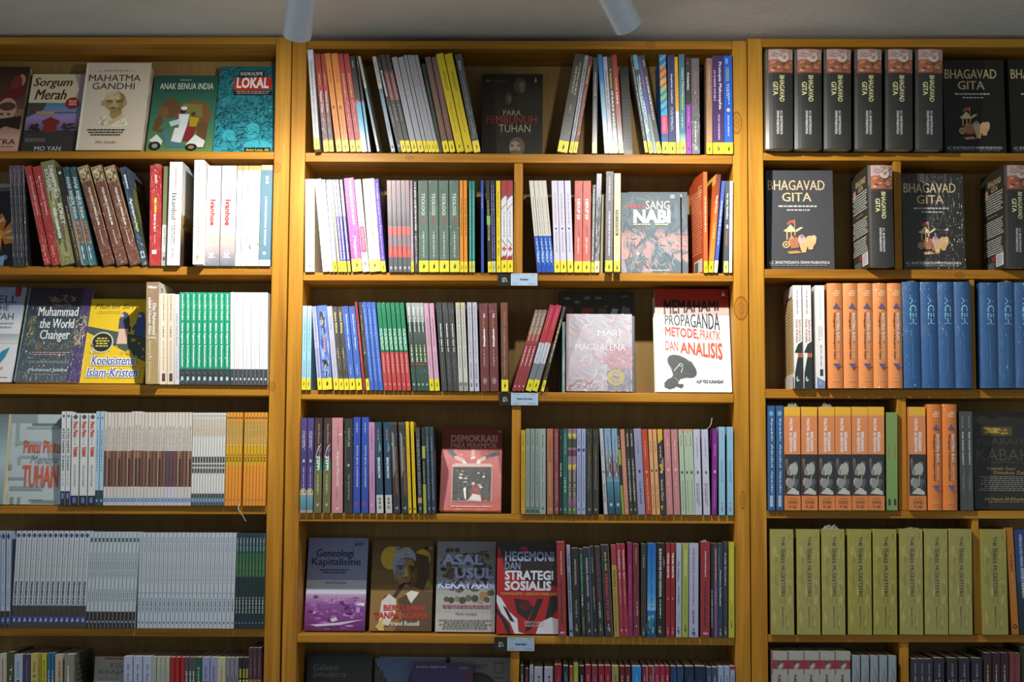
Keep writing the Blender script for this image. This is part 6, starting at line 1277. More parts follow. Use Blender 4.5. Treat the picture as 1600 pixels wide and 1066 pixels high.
S('thick red wrapped', [(872.8, 885.8)], -3.4, 847, '9a2224', [T('MARTIN SURYAJAYA', 0.10, 0.35, 0.42, 0.6, 'd0b0a8', 0.02), K(0.40, 0.87, 0.36, 0.6, '5a1a1a', 4), R(0.945, 0.965, 0.2, 0.75, 'd0a8a0')], fin='w', yf=-0.02)
S('pale blue-white narrow', [(889.8, 895.8)], -5, 852, 'a4aac8', [T('D. Engels', 0.1, 0.24, 0.25, 0.7, '343858', 0.02), T('SOSIALISME', 0.30, 0.5, 0.25, 0.72, '343858', 0.02), K(0.52, 0.74, 0.3, 0.65, '4c5078', 3), E(0.94, 0.5, 0.014, 0.3, '343858')])
S('black thick-lettered', [(896.2, 907.8)], -3.8, 857, '2c2a28', [T('PARTAI NASIONAL', 0.13, 0.42, 0.38, 0.62, 'a8a8a4', 0.0), T('TROTSKY', 0.58, 0.79, 0.36, 0.62, '8a8a88', 0.0)] + DROP(0.88, 0.45, 'a8a8a4'))
S('dark green-titled slim', [(909.2, 915.4)], -4.6, 858, '26302a', [K(0.06, 0.5, 0.3, 0.7, '3c8c64', 3), K(0.52, 0.66, 0.3, 0.6, 'b0b4b0', 4), P('4a7c34', (0.3, 0.8), (0.7, 0.75), (0.8, 0.92), (0.4, 0.95))], fin='w')
S('black blue-edged', [(916.2, 927)], -5.6, 856, '2c2f34', [T('KARNAVAL PERLAWANAN', 0.12, 0.55, 0.38, 0.62, 'b0b0b0', 0.01), T('RIZAL ALFIAN', 0.62, 0.84, 0.4, 0.6, 'a8945c', 0.0), R(0, 1, 0.9, 1, '4c6ca0'), P('b0b0b0', (0.3, 0.96), (0.5, 0.91), (0.7, 0.96), (0.5, 0.94))])
S('black fine-titled', [(927.6, 934.4)], -6.4, 854, '2b2a27', [K(0.12, 0.3, 0.35, 0.55, '88887c', 3), T('Masa Depan Kiri', 0.45, 0.7, 0.35, 0.65, 'a8a8a0', 0.0), E(0.93, 0.5, 0.016, 0.25, '7a7a70')])
S('black dull-red-titled', [(935.2, 944)], -6.4, 854, '2d2a28', [T('Politik Kaum', 0.08, 0.58, 0.36, 0.66, '7c2c2c', 0.01), K(0.62, 0.8, 0.36, 0.58, 'a09c98', 3)] + DROP(0.88, 0.48, '98948c'), fin='w')
S('black red-titled broad', [(945.6, 958.6)], -7.4, 852, '26262a', [T('Eric R. Wolf', 0.085, 0.28, 0.42, 0.64, 'b0a830', 0.01), T('PERANG PETANI', 0.32, 0.82, 0.32, 0.7, 'a0242a', 0.02), R(0, 1, 0.92, 1, '6a6440')] + DROP(0.88, 0.5, 'a8a4a0'), fin='w')
S('yellow-ochre red-topped', [(960, 968)], -5.6, 852, 'a8904a', [B(0, 0.22, 'a03848'), T('SEMIOTIKA', 0.27, 0.46, 0.3, 0.68, '5c4c24', 0.02), K(0.48, 0.7, 0.35, 0.6, '88743c', 3), T('H.C. Sudarma', 0.72, 0.95, 0.34, 0.62, '5c4c24', 0.0)])
S('carmine white-titled', [(968.6, 975.4), (975.8, 980.8)], -5.6, 850, '9c2434', [T('Pendidikan dari', 0.07, 0.38, 0.36, 0.72, 'd8b8bc', 0.01), K(0.4, 0.64, 0.4, 0.6, 'c07c84', 3), E(0.93, 0.5, 0.01, 0.15, 'e0c8cc')], fin='w')
S('magenta violet-titled', [(981.2, 989.2)], -1.6, 848, '8c1f54', [T('Gelombang', 0.24, 0.54, 0.38, 0.66, 'b86ca0', 0.0), K(0.62, 0.8, 0.4, 0.58, 'a45c84', 3)])
S('dark maroon gold-lettered', [(990, 999.6)], -1.2, 850, '6c2226', [T('MARXISME', 0.05, 0.21, 0.4, 0.62, 'a07c48', 0.0), X(0.2, 1, 0, 1, 24, ['7c2c30', '541a1e', '6c2c38'], 3, 0.2), K(0.62, 0.78, 0.55, 0.75, 'a87c78', 3), E(0.885, 0.5, 0.01, 0.12, 'c8b4b0')], fin='w')
S('black-olive', [(1001, 1009.6)], 0.4, 850, '343630', [G(0.3, 0.8, '343630', '4c3030'), T('F. Zon Dragu', 0.12, 0.26, 0.38, 0.62, 'b0b0a4', 0.0)] + DROP(0.92, 0.5, '94948a'))
S('bright blue globe-footed', [(1010.8, 1024.4)], 0.6, 849, '2468b0', [G(0, 0.5, '1f60b0', '3a88c8'), G(0.5, 0.72, '3a88c8', '80b4dc', 6), T('Demi Pembebasan Anfara', 0.06, 0.56, 0.42, 0.62, '1c3c70', 0.0), T('Eko P.', 0.58, 0.70, 0.4, 0.65, '1c3c70', 0.0), E(0.9, 0.45, 0.105, 0.6, '16486c'), X(0.74, 1, 0.02, 0.9, 24, ['2c7ca0', '4c9464', '1c5c8c', '8ab8c0'], 3, 0.2)])
S('black white-lettered broad', [(1025.6, 1039)], 0.2, 849, '1e1c1a', [T('BUKAN KITAB IMAN NASIONAL', 0.06, 0.58, 0.30, 0.58, 'b0acaa', 0.02), K(0.6, 0.8, 0.36, 0.52, 'a8a49c', 3), P('b8b4a8', (0.8, 0.14), (0.92, 0.20), (0.9, 0.27), (0.84, 0.2))] + DROP(0.9, 0.38, 'a8a4a0'))
S('red double white-titled', [(1040, 1047), (1048, 1054.4)], 0.4, 849, '92242c', [T('TEORI KRITIS', 0.10, 0.37, 0.3, 0.7, 'd0b4b4', 0.03), K(0.42, 0.54, 0.4, 0.58, '5c1c20', 3), R(0.585, 0.598, 0.4, 0.6, 'd8c0c0'), K(0.62, 0.8, 0.4, 0.58, '6c2024', 4), R(0, 1, 0.92, 1, '5c1418')] + DROP(0.91, 0.5, 'c89c98'))
S('lilac-white black-titled', [(1055.8, 1064.4)], 0.6, 849, 'a8aec4', [T('Che Guevara', 0.19, 0.41, 0.3, 0.62, '1c1c24', 0.02), K(0.46, 0.66, 0.36, 0.58, '60647c', 3), T('Che Guevara', 0.72, 0.85, 0.4, 0.6, '8086a0', 0.0)] + DROP(0.9, 0.45, '2c2c38'))
S('lime green pale-lettered', [(1065.2, 1075)], 0.8, 849, '9aa850', [K(0.08, 0.35, 0.4, 0.7, 'bcc488', 3), K(0.38, 0.8, 0.42, 0.6, '84923c', 4)] + DROP(0.88, 0.55, '3c3c1c'))
S('lilac-white red-titled', [(1076.2, 1091)], 0.4, 849, 'a8acc8', [T('KRITIK TEMAN REVOLUSI', 0.06, 0.32, 0.38, 0.58, '8c3c54', 0.01), K(0.34, 0.67, 0.42, 0.54, '6c6c88', 3), T('LEON TROTSKY', 0.71, 0.86, 0.36, 0.58, '2c2c3c', 0.01)] + DROP(0.92, 0.5, '24242c', 0.8))
S('thick crimson wrapped', [(1093.8, 1109)], 0.4, 847, '8c2024', [T('MARTIN SURYAJAYA', 0.10, 0.37, 0.42, 0.6, 'c8a8a8', 0.02), K(0.42, 0.88, 0.4, 0.62, '54181a', 4), R(0.95, 0.97, 0.3, 0.8, 'c8a0a0')], fin='w')
S('black-and-purple split', [(1110.8, 1121)], -0.2, 849, '2a2528', [R(0.0, 1, 0.52, 1.0, '6c5484'), R(0, 0.42, 0.5, 1, '4c342f'), T('HUKUM DAN MASYARAKAT', 0.06, 0.42, 0.62, 0.86, 'b8aac4', 0.0), K(0.5, 0.9, 0.08, 0.2, 'b0a8b0', 3), T('Ide Laki', 0.52, 0.66, 0.64, 0.82, '9c8cb0', 0.0)])
S('slate navy white-titled', [(1121.4, 1129)], 0, 849, '2f3c4e', [T('Manifesto Khalifatullah', 0.29, 0.67, 0.4, 0.66, 'b8bcc8', 0.01), K(0.05, 0.3, 0.2, 0.32, '7c8490', 3)] + DROP(0.92, 0.55, 'a8acb8'))
S('black slim-lettered', [(1129.8, 1137)], -0.2, 847, '2c2e36', [T('Konflik Bersaudara', 0.12, 0.46, 0.38, 0.62, 'b0b0b8', 0.01)] + DROP(0.91, 0.5, 'a8a8b0'), fin='w')
S('bright yellow end', [(1138.2, 1147.4)], 0, 847, 'b8b020', [K(0.08, 0.64, 0.4, 0.62, 'd0cc50', 3), T('Sri Mulyani', 0.66, 0.78, 0.4, 0.62, '2c8c6c', 0.01), K(0.82, 0.9, 0.4, 0.6, '4c4810', 4)], fin='w')

row('M', 6)
F('black chalk-lettered cover', 473, 575.6, 1023, 0.06, 0.11, 0.010, '26251f', [B(0.08, 0.14, '2c2b26'), G(0.10, 0.5, '2e3034', '302c2a', 4), H('Galaksi', 0.115, 0.175, 0.09, 0.48, '7c8080', 0.0, 0.1), H('Simulacra', 0.185, 0.245, 0.09, 0.60, '7c8080', 0.0, 0.1), N(0.27, 0.28, 0.3, 0.9, 1, '4c4c48')])
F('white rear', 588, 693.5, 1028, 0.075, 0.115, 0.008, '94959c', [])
F('blue castle-photo cover', 581, 690, 1030.5, 0.06, 0.102, 0.009, '50648c', [G(0, 0.5, '4c628c', '5c7094'), P('2c2c34', (0, 0.04), (0.05, 0.04), (0.07, 0.12), (0.12, 0.14), (0.13, 0.2), (0.18, 0.22), (0.22, 0.5), (0, 0.5)), P('34363c', (0.46, 0.3), (0.52, 0.14), (0.56, 0.14), (0.62, 0.3)), P('6c7c94', (0.02, 0.05), (0.06, 0.03), (0.05, 0.1))], fin='w')
F('purple white-named cover', 640, 737, 1037.5, 0.03, 0.07, 0.012, '442c64', [R(0, 1, 0.86, 1, '5a2848'), B(0, 0.05, '3c2c54'), H('Jeremy Seabrook', 0.032, 0.068, 0.06, 0.56, '9c8cb0', 0.03), E(0.06, 0.79, 0.012, 0.02, '8a7090'), N(0.045, 0.075, 0.82, 0.92, 2, '9c88a4'), E(0.3, 0.35, 0.1, 0.2, '382450')])
F('pale grey dark-dome cover', 700, 796, 1029, 0.06, 0.11, 0.010, '84868a', [G(0, 0.5, '84868c', '7c7c7c'), N(0.08, 0.13, 0.38, 0.62, 2, '3c3c3c'), E(0.38, 0.46, 0.22, 0.34, '2c2420'), E(0.40, 0.46, 0.20, 0.30, '4c3020'), T('DIGE', 0.05, 0.5, 0.72, 0.90, '6a6450', -0.01), P('9a948a', (0.9, 0.1), (0.96, 0.06), (0.93, 0.12))])
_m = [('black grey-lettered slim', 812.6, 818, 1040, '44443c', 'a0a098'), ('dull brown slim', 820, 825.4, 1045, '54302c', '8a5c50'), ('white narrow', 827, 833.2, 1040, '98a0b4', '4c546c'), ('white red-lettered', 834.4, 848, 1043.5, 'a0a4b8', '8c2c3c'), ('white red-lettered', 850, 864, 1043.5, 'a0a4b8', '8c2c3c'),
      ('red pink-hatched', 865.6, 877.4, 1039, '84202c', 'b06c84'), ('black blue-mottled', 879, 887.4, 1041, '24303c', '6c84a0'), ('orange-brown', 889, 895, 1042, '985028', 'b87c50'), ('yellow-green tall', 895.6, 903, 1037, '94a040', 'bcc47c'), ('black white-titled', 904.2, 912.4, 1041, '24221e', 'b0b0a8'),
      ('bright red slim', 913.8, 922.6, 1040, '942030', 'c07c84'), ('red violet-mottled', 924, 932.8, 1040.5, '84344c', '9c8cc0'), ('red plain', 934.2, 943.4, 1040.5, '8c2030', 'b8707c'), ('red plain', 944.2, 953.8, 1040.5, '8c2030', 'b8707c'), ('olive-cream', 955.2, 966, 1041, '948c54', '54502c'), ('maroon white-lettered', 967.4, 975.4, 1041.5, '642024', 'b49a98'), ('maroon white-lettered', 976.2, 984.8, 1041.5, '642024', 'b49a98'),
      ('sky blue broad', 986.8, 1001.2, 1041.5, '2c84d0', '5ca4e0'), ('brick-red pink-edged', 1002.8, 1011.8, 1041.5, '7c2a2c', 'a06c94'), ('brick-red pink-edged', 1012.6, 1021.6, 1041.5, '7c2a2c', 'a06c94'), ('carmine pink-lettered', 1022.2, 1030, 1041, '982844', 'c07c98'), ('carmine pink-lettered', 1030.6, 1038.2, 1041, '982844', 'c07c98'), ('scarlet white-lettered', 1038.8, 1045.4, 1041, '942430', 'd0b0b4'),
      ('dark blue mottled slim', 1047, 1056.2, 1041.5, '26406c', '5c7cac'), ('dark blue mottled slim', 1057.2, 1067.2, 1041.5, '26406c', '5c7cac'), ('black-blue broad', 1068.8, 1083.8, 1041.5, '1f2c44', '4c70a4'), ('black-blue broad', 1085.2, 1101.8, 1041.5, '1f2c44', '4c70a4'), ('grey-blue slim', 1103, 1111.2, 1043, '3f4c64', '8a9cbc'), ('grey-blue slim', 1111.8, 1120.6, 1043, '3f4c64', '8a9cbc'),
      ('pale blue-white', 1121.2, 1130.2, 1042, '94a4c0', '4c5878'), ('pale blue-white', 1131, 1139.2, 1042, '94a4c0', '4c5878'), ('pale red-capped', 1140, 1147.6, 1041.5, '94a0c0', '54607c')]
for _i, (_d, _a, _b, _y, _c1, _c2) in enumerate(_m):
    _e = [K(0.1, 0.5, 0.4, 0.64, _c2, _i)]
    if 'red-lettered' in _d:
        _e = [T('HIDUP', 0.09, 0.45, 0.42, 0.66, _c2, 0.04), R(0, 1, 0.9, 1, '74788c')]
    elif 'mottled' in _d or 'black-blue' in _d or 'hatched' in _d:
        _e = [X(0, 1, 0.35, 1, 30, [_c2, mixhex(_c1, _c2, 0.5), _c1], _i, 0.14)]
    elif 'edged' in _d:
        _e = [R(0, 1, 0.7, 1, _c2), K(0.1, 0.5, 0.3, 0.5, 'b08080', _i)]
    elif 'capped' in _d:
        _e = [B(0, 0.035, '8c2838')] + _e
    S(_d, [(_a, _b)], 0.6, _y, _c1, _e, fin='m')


# ================================================================== RIGHT BOOKCASE
def dusk(v0, v1, u0=0.0):
    """a generic reddish dusk scene at the head of the thick black spines"""
    a = [R(v0, v1, u0, 1.0, 'c0a09c'), R(v0 + (v1 - v0) * 0.45, v1, u0, 1.0, 'a8664c'), X(v0, v0 + (v1 - v0) * 0.5, u0, 1.0, 16, ['ccb0ac', 'b0948e', 'd8c0b4', 'b88c80'], 3, 0.3),
         E(v0 + (v1 - v0) * 0.35, u0 + 0.55, 0.05, 0.2, 'dccdb8'), X(v0 + (v1 - v0) * 0.42, v1, u0, 1.0, 46, ['b46a4c', 'cc8458', '8c5848', 'd8a07c', '704a40'], 4, 0.13),
         P('3c3436', (u0 + 0.60, v0 + 0.09), (u0 + 0.66, v0 + 0.05), (u0 + 0.72, v0 + 0.09), (u0 + 0.70, v0 + 0.13), (u0 + 0.62, v0 + 0.13)), E(v0 + 0.048, u0 + 0.66, 0.012, 0.035, '5c4038')]
    return a


_BG_SPINE = [R(0, 1, 0, 0.08, '55534c'), G(0.2, 1, '33332f', '393936', 3)] + dusk(0.0, 0.235, 0.10) + [G(0.235, 0.27, '4a3a34', '34322f', 3), T('BHAGAVAD', 0.265, 0.53, 0.50, 0.68, 'd0b888', 0.02), T('GITA', 0.33, 0.465, 0.26, 0.44, 'd0b888', 0.02),
             T('A.C. BHAKTIVEDANTA', 0.62, 0.86, 0.52, 0.61, 'c8c8c4', 0.01), T('SWAMI PRABHUPADA', 0.62, 0.855, 0.39, 0.48, 'c8c8c4', 0.01)]
_BG_COVER = [H('BHAGAVAD', 0.10, 0.20, 0.03, 0.88, 'd6bf92', 0.012), H('GITA', 0.225, 0.315, 0.24, 0.68, 'd6bf92', 0.012), N(0.355, 0.385, 0.10, 0.84, 1, 'c8c8c4', 2), N(0.395, 0.42, 0.30, 0.66, 1, 'c8c8c4', 3),
             P('c05a40', (0.30, 0.545), (0.34, 0.51), (0.42, 0.50), (0.415, 0.54), (0.36, 0.53), (0.32, 0.555)), R(0.50, 0.59, 0.415, 0.425, 'c8a870'), P('e2c894', (0.25, 0.61), (0.30, 0.59), (0.36, 0.545), (0.42, 0.59), (0.44, 0.62), (0.30, 0.625)), P('e2c894', (0.44, 0.60), (0.50, 0.575), (0.55, 0.575), (0.50, 0.60), (0.44, 0.625)),
             R(0.62, 0.70, 0.295, 0.315, 'd4b47c'), R(0.62, 0.70, 0.36, 0.375, 'd4b47c'), R(0.62, 0.70, 0.415, 0.43, 'd4b47c'), E(0.75, 0.29, 0.035, 0.055, 'd8b07a'), E(0.75, 0.29, 0.022, 0.035, '4a4036'), E(0.75, 0.29, 0.012, 0.02, 'd8b07a'), E(0.72, 0.40, 0.055, 0.075, 'd09068'), E(0.70, 0.52, 0.05, 0.055, 'ccb0a8'), P('b4744c', (0.34, 0.70), (0.46, 0.68), (0.48, 0.78), (0.36, 0.79)),
             E(0.715, 0.65, 0.055, 0.085, 'dcb480'), E(0.69, 0.70, 0.035, 0.04, 'e0bc8c'), P('d8b07a', (0.48, 0.74), (0.62, 0.72), (0.58, 0.83), (0.52, 0.83)), P('d8b07a', (0.60, 0.76), (0.72, 0.72), (0.68, 0.80), (0.62, 0.80)), P('c08c60', (0.30, 0.82), (0.46, 0.81), (0.52, 0.835), (0.34, 0.845)), E(0.665, 0.52, 0.02, 0.022, '9a88a8'), E(0.67, 0.41, 0.015, 0.018, '7c4a3c'),
             H('A.C. BHAKTIVEDANTA SWAMI PRABHUPADA', 0.915, 0.945, 0.03, 0.93, 'd0d0cc', 0.02), N(0.955, 0.97, 0.03, 0.92, 1, '8c8c86')]
_BG_SIDE = [H('BHAGAVAD', 0.085, 0.145, 0.32, 0.86, 'c8b080', 0.02), H('GITA', 0.155, 0.205, 0.45, 0.72, 'c8b080', 0.02), P('c8947c', (0.18, 0.17), (0.3, 0.16), (0.32, 0.22), (0.24, 0.26), (0.18, 0.22)), N(0.22, 0.42, 0.12, 0.95, 8, 'c0c0ba', 3), N(0.49, 0.66, 0.10, 0.95, 8, 'c0c0ba', 4), N(0.68, 0.84, 0.10, 0.92, 7, 'c0c0ba', 5), R(0.445, 0.45, 0.3, 0.7, 'b0b0a8'),
            R(0.84, 0.965, 0.62, 0.93, 'd0d0d4'), N(0.85, 0.96, 0.64, 0.9, 6, '6c6c74', 6), R(0.85, 0.90, 0.46, 0.6, '8c3a34'), N(0.91, 0.99, 0.2, 0.58, 5, '8a8a84', 7)]
row('R', 1)
S('thick black dusk-scene', [(1196.2, 1239), (1242.2, 1284), (1287.2, 1330), (1334, 1378), (1384.4, 1426), (1431.4, 1473)], -0.4, 78, '37362f', _BG_SPINE, kind='h', yf=-0.03, dep=0.15)
F('black gold-chariot cover, whole in view', 1477, 1573, 95, 0.035, 0.045, 0.05, '24231d', _BG_COVER, kind='h', fin='g')
F('black gold-chariot cover, cut by frame', 1581, 1677, 95, 0.035, 0.045, 0.05, '24231d', _BG_COVER, kind='h', fin='g')

row('R', 2)
F('black gold-chariot cover beside the upright', 1198.4, 1304, 268, 0.032, 0.042, 0.05, '45464a', _BG_COVER, kind='h', fin='m')
S('turned back-showing thick black', [(1359, 1398)], -3.6, 259, '37362f', _BG_SPINE, kind='h', yf=-0.035, dep=0.152, yaw=0.055, lels=_BG_SIDE)
F('black gold-chariot cover beside the divider', 1412.4, 1509, 273, 0.030, 0.040, 0.05, '2c2b27', _BG_COVER, kind='h', fin='w')
S('turned frame-cut thick black', [(1571, 1610)], -2.8, 259, '37362f', _BG_SPINE, kind='h', yf=-0.035, dep=0.152, yaw=0.055, lels=_BG_SIDE)

_BAN = [R(0.07, 0.085, 0.5, 0.85, 'f0c8a0'), R(0.092, 0.104, 0.35, 0.85, 'f0c8a0'), R(0.112, 0.122, 0.4, 0.8, 'f0c8a0'), P('5c5c9c', (0.58, 0.185), (0.72, 0.225), (0.86, 0.235), (0.72, 0.242), (0.58, 0.236), (0.44, 0.242), (0.30, 0.235), (0.44, 0.225)), P('8a7cb0', (0.58, 0.20), (0.68, 0.232), (0.48, 0.232)),
        T('BANTERA SUCI', 0.285, 0.545, 0.62, 0.82, 'fbf0e2', 0.04), T('Menggugat Kebahagiaan Sejati', 0.285, 0.725, 0.36, 0.52, '6a2c0c', 0.02), T('sebuah novel', 0.58, 0.72, 0.66, 0.84, 'f0d0b0', 0.0, 0.5), P('5c5c9c', (0.58, 0.825), (0.72, 0.785), (0.86, 0.77), (0.72, 0.765), (0.58, 0.772), (0.44, 0.765), (0.30, 0.77), (0.44, 0.785)), P('8a7cb0', (0.58, 0.81), (0.68, 0.778), (0.48, 0.778)), R(0.926, 0.932, 0.3, 0.75, 'f0c088')]
_ACEH = [T('ACEH', 0.145, 0.40, 0.40, 0.78, '7fb8e4', 0.0), R(0.47, 0.9, 0.5, 0.505, '3c74a4'), K(0.5, 0.92, 0.50, 0.54, '4c82b0', 3)]
row('R', 3)
S('white red-lettered dark-figure', [(1241.2, 1255), (1256, 1269.8)], -2.6, 446, 'ecebe6', [K(0.05, 0.28, 0.42, 0.58, '9aa0a8', 3), T('SATU KOTA', 0.335, 0.545, 0.62, 0.86, 'b4402c', 0.012), T('TIGA TUHAN', 0.325, 0.555, 0.28, 0.5, 'b4402c', 0.012), P('2f3a38', (0.10, 0.655), (0.5, 0.575), (0.98, 0.545), (0.98, 0.66)), R(0.66, 0.71, 0.48, 0.95, 'c05c40'), P('2b3634', (0.04, 1), (0.10, 0.85), (0.45, 0.70), (0.98, 0.70), (0.98, 1)), E(0.91, 0.42, 0.025, 0.18, 'c8d0d0'), E(0.90, 0.5, 0.016, 0.12, '2b3634')], kind='p', fin='g', yf=-0.012,
  lels=[B(0, 0.1, 'e0ded8'), P('8a5c4c', (0.3, 0.1), (0.5, 0.08), (0.7, 0.11), (0.9, 0.09), (0.9, 0.14), (0.3, 0.14)), B(0.13, 0.85, 'c8b07c')] + [R(0.15 + i * 0.029, 0.154 + i * 0.029, 0.05, 0.95, '7c6640') for i in range(24)] + [B(0.87, 1, 'd8d4cc')])
S('white blue-mountained', [(1275.2, 1290)], -2, 446, 'f0eeea', [K(0.06, 0.34, 0.5, 0.62, 'd0d4d8', 3), T('CINTA', 0.40, 0.54, 0.32, 0.54, 'b0b4b8', 0.0), T('SEJARAH', 0.40, 0.50, 0.62, 0.74, 'd0a89c', 0.0), T('Ibnu Arabi', 0.58, 0.79, 0.5, 0.7, 'a0a6b0', 0.0), R(0.815, 0.88, 0.45, 0.78, '3a3c40'), P('7c8cb4', (0.1, 0.885), (0.4, 0.905), (0.98, 0.93), (0.98, 1), (0.1, 1)), P('a4b0cc', (0.3, 0.93), (0.6, 0.94), (0.5, 0.97))], fin='w', yf=-0.012)
S('orange violet-starred', [(1293.6, 1317.4), (1319, 1342), (1343, 1364.6), (1366.2, 1388.6), (1389, 1410.4)], -2.0, 443, 'e8904c', _BAN, kind='h', fin='w', yf=-0.012)
S('thick blue', [(1412.4, 1440), (1440.6, 1465), (1467, 1490.4), (1492.2, 1515.6)], -3.4, 441, '23578c', _ACEH, kind='h', fin='w', yf=-0.012)
S('beyond-divider thick blue', [(1532.4, 1562), (1563, 1588), (1590, 1615)], -2.6, 442, '23578c', _ACEH, kind='h', fin='w', yf=-0.012)

_PAL = [B(0, 0.085, 'e8b030'), B(0.085, 0.46, 'dc8850'), T('POLITIK', 0.115, 0.235, 0.34, 0.52, 'fff0dc', 0.03), T('KEKUASAAN', 0.245, 0.43, 0.57, 0.76, 'fff6ea', 0.03), T('dan KEBUDAYAAN', 0.25, 0.44, 0.33, 0.52, 'fff6ea', 0.03), B(0.46, 0.86, '26282c'), X(0.48, 0.84, 0.04, 0.96, 26, ['8c8c88', 'b0aea4', '54565a', '3a3c40', '70706c'], 5, 0.22), E(0.60, 0.62, 0.06, 0.22, 'a8a69c'), E(0.74, 0.36, 0.05, 0.2, '8c8c86'), P('c0beb2', (0.1, 0.84), (0.5, 0.78), (0.9, 0.82), (0.9, 0.85)), B(0.86, 1, 'd8803c'), R(0.885, 0.892, 0.3, 0.75, '8a4c24'), H('EDWARD', 0.905, 0.94, 0.22, 0.80, '6c3a1c', 0.02), H('W. SAID', 0.95, 0.98, 0.26, 0.76, '6c3a1c', 0.02)]
row('R', 4)
S('blue white-lettered slim', [(1199.6, 1211), (1212.4, 1224)], -0.4, 634, '2c5a8c', [E(0.075, 0.5, 0.025, 0.3, '6ca0cc'), T('Syekh Abdul Qadir', 0.12, 0.85, 0.42, 0.7, 'c0ccd8', 0.01), R(0.86, 0.965, 0.3, 0.72, 'c0c4d0'), K(0.87, 0.955, 0.42, 0.6, '6c7c98', 3)], fin='w')
S('thick orange black-panelled', [(1225.6, 1251), (1252, 1277.6), (1278.6, 1304.6), (1305.4, 1330.4), (1331.4, 1356.6), (1358, 1382.2)], -0.8, 636, 'dc8850', _PAL, fin='w', yf=-0.01)
S('light green slim', [(1384.8, 1394.4), (1394.8, 1402.6)], -0.8, 644.5, '7c9c58', [K(0.1, 0.3, 0.4, 0.6, 'a08c54', 3), K(0.34, 0.48, 0.4, 0.62, '9c6c4c', 4), R(0.885, 0.95, 0.35, 0.75, '2c3c34'), R(0, 1, 0, 0.06, 'a4bc84')])
S('beyond-divider thick orange black-panelled', [(1421, 1447.6)], -1.8, 636, 'dc8850', _PAL, fin='w', yf=-0.01)
S('orange violet-starred', [(1449.4, 1472.4), (1474.4, 1496)], -1.6, 632, 'e07c2c', _BAN, kind='h', fin='w', yf=-0.01)
S('dark grey white-lettered', [(1500.6, 1511), (1512.4, 1521.2)], -2.6, 643, '4c524e', [K(0.05, 0.17, 0.42, 0.6, '84887f', 3), T('KIAI SOLEH DARAT', 0.21, 0.545, 0.40, 0.66, 'b8bcb4', 0.02), K(0.58, 0.85, 0.55, 0.68, '7c807a', 4), T('Kyai Ulama', 0.66, 0.79, 0.32, 0.5, '94988f', 0.0)])
F('black gold-plaque cover', 1523.5, 1628, 645, 0.02, 0.03, 0.02, '2b2822', [B(0, 0.12, '2f2a20'), X(0, 0.11, 0, 1, 24, ['3a3222', '241f18'], 3, 0.1), R(0.15, 0.245, 0.13, 0.60, '5c4c24'), X(0.155, 0.24, 0.15, 0.58, 30, ['a88c44', '7c642c', 'c0a458'], 5, 0.2), E(0.19, 0.86, 0.04, 0.06, '6c5a30'),
    H('SEJARAH', 0.27, 0.355, 0.06, 0.75, '4e4a3e', 0.0), H('KABAH', 0.38, 0.50, 0.05, 0.86, '524e40', 0.0), P('544e3c', (0.05, 0.53), (0.5, 0.51), (0.9, 0.53), (0.5, 0.52)), H('Rumah Suci', 0.565, 0.595, 0.20, 0.62, 'a89050', 0.01), H('Dimakan Zaman', 0.605, 0.64, 0.30, 0.88, 'a89050', 0.01), N(0.66, 0.82, 0.06, 0.92, 8, '8c887c', 4), H('Ali Husni Al-Kharbuthli', 0.875, 0.91, 0.14, 0.86, 'b09858', 0.01), N(0.92, 0.935, 0.2, 0.86, 1, '8c887c'), E(0.885, 0.93, 0.055, 0.08, '742c38')])

_MUS = [X(0, 1, 0, 1, 80, ['9a9246', 'a89f58', '8f8840', 'b0a862', 'a09a54'], 4, 0.09), T('THE THREE MUSKETEERS', 0.07, 0.64, 0.46, 0.62, '2a2a3c', 0.012), T('Alexandre Dumas', 0.735, 0.935, 0.48, 0.56, '504c48', 0.0), R(0, 1, 0, 0.05, 'b8a440')]
row('R', 5)
S('thick olive-gold film-wrapped', [(1204.6, 1241), (1246, 1282), (1285, 1321), (1405.4, 1442.6), (1444.6, 1481.6), (1482.6, 1519.6)], -1.4, 827, '9d954a', _MUS, fin='w', yf=-0.008, dep=0.135)
S('thick olive-gold unwrapped', [(1325.4, 1362.4), (1364, 1402)], -1.4, 827, '9d954a', _MUS, fin='m', yf=-0.008, dep=0.135)
S('beyond-divider thick olive-gold', [(1536, 1576)], -4, 827, '9d954a', _MUS, fin='g', yf=-0.008)
S('orange slim', [(1581.4, 1592.4)], -9.6, 825, 'b8742c', [K(0.25, 0.4, 0.4, 0.6, '6c3c10', 3), T('Jati Diri', 0.42, 0.64, 0.36, 0.68, 'c8a078', 0.0), E(0.925, 0.5, 0.022, 0.3, '2c2416'), E(0.925, 0.5, 0.012, 0.16, 'b8742c')], fin='m')
S('blue-and-black', [(1593.4, 1617)], -9, 828, '28407c', [G(0, 0.5, '28407c', '284a80'), G(0.5, 1, '24384c', '1f2426'), T('PSIKOLOGI MEDIA', 0.05, 0.36, 0.3, 0.48, 'a0acc8', 0.02), T('ENTERTAINMENT', 0.37, 0.66, 0.3, 0.5, 'c0c4c8', 0.02)])

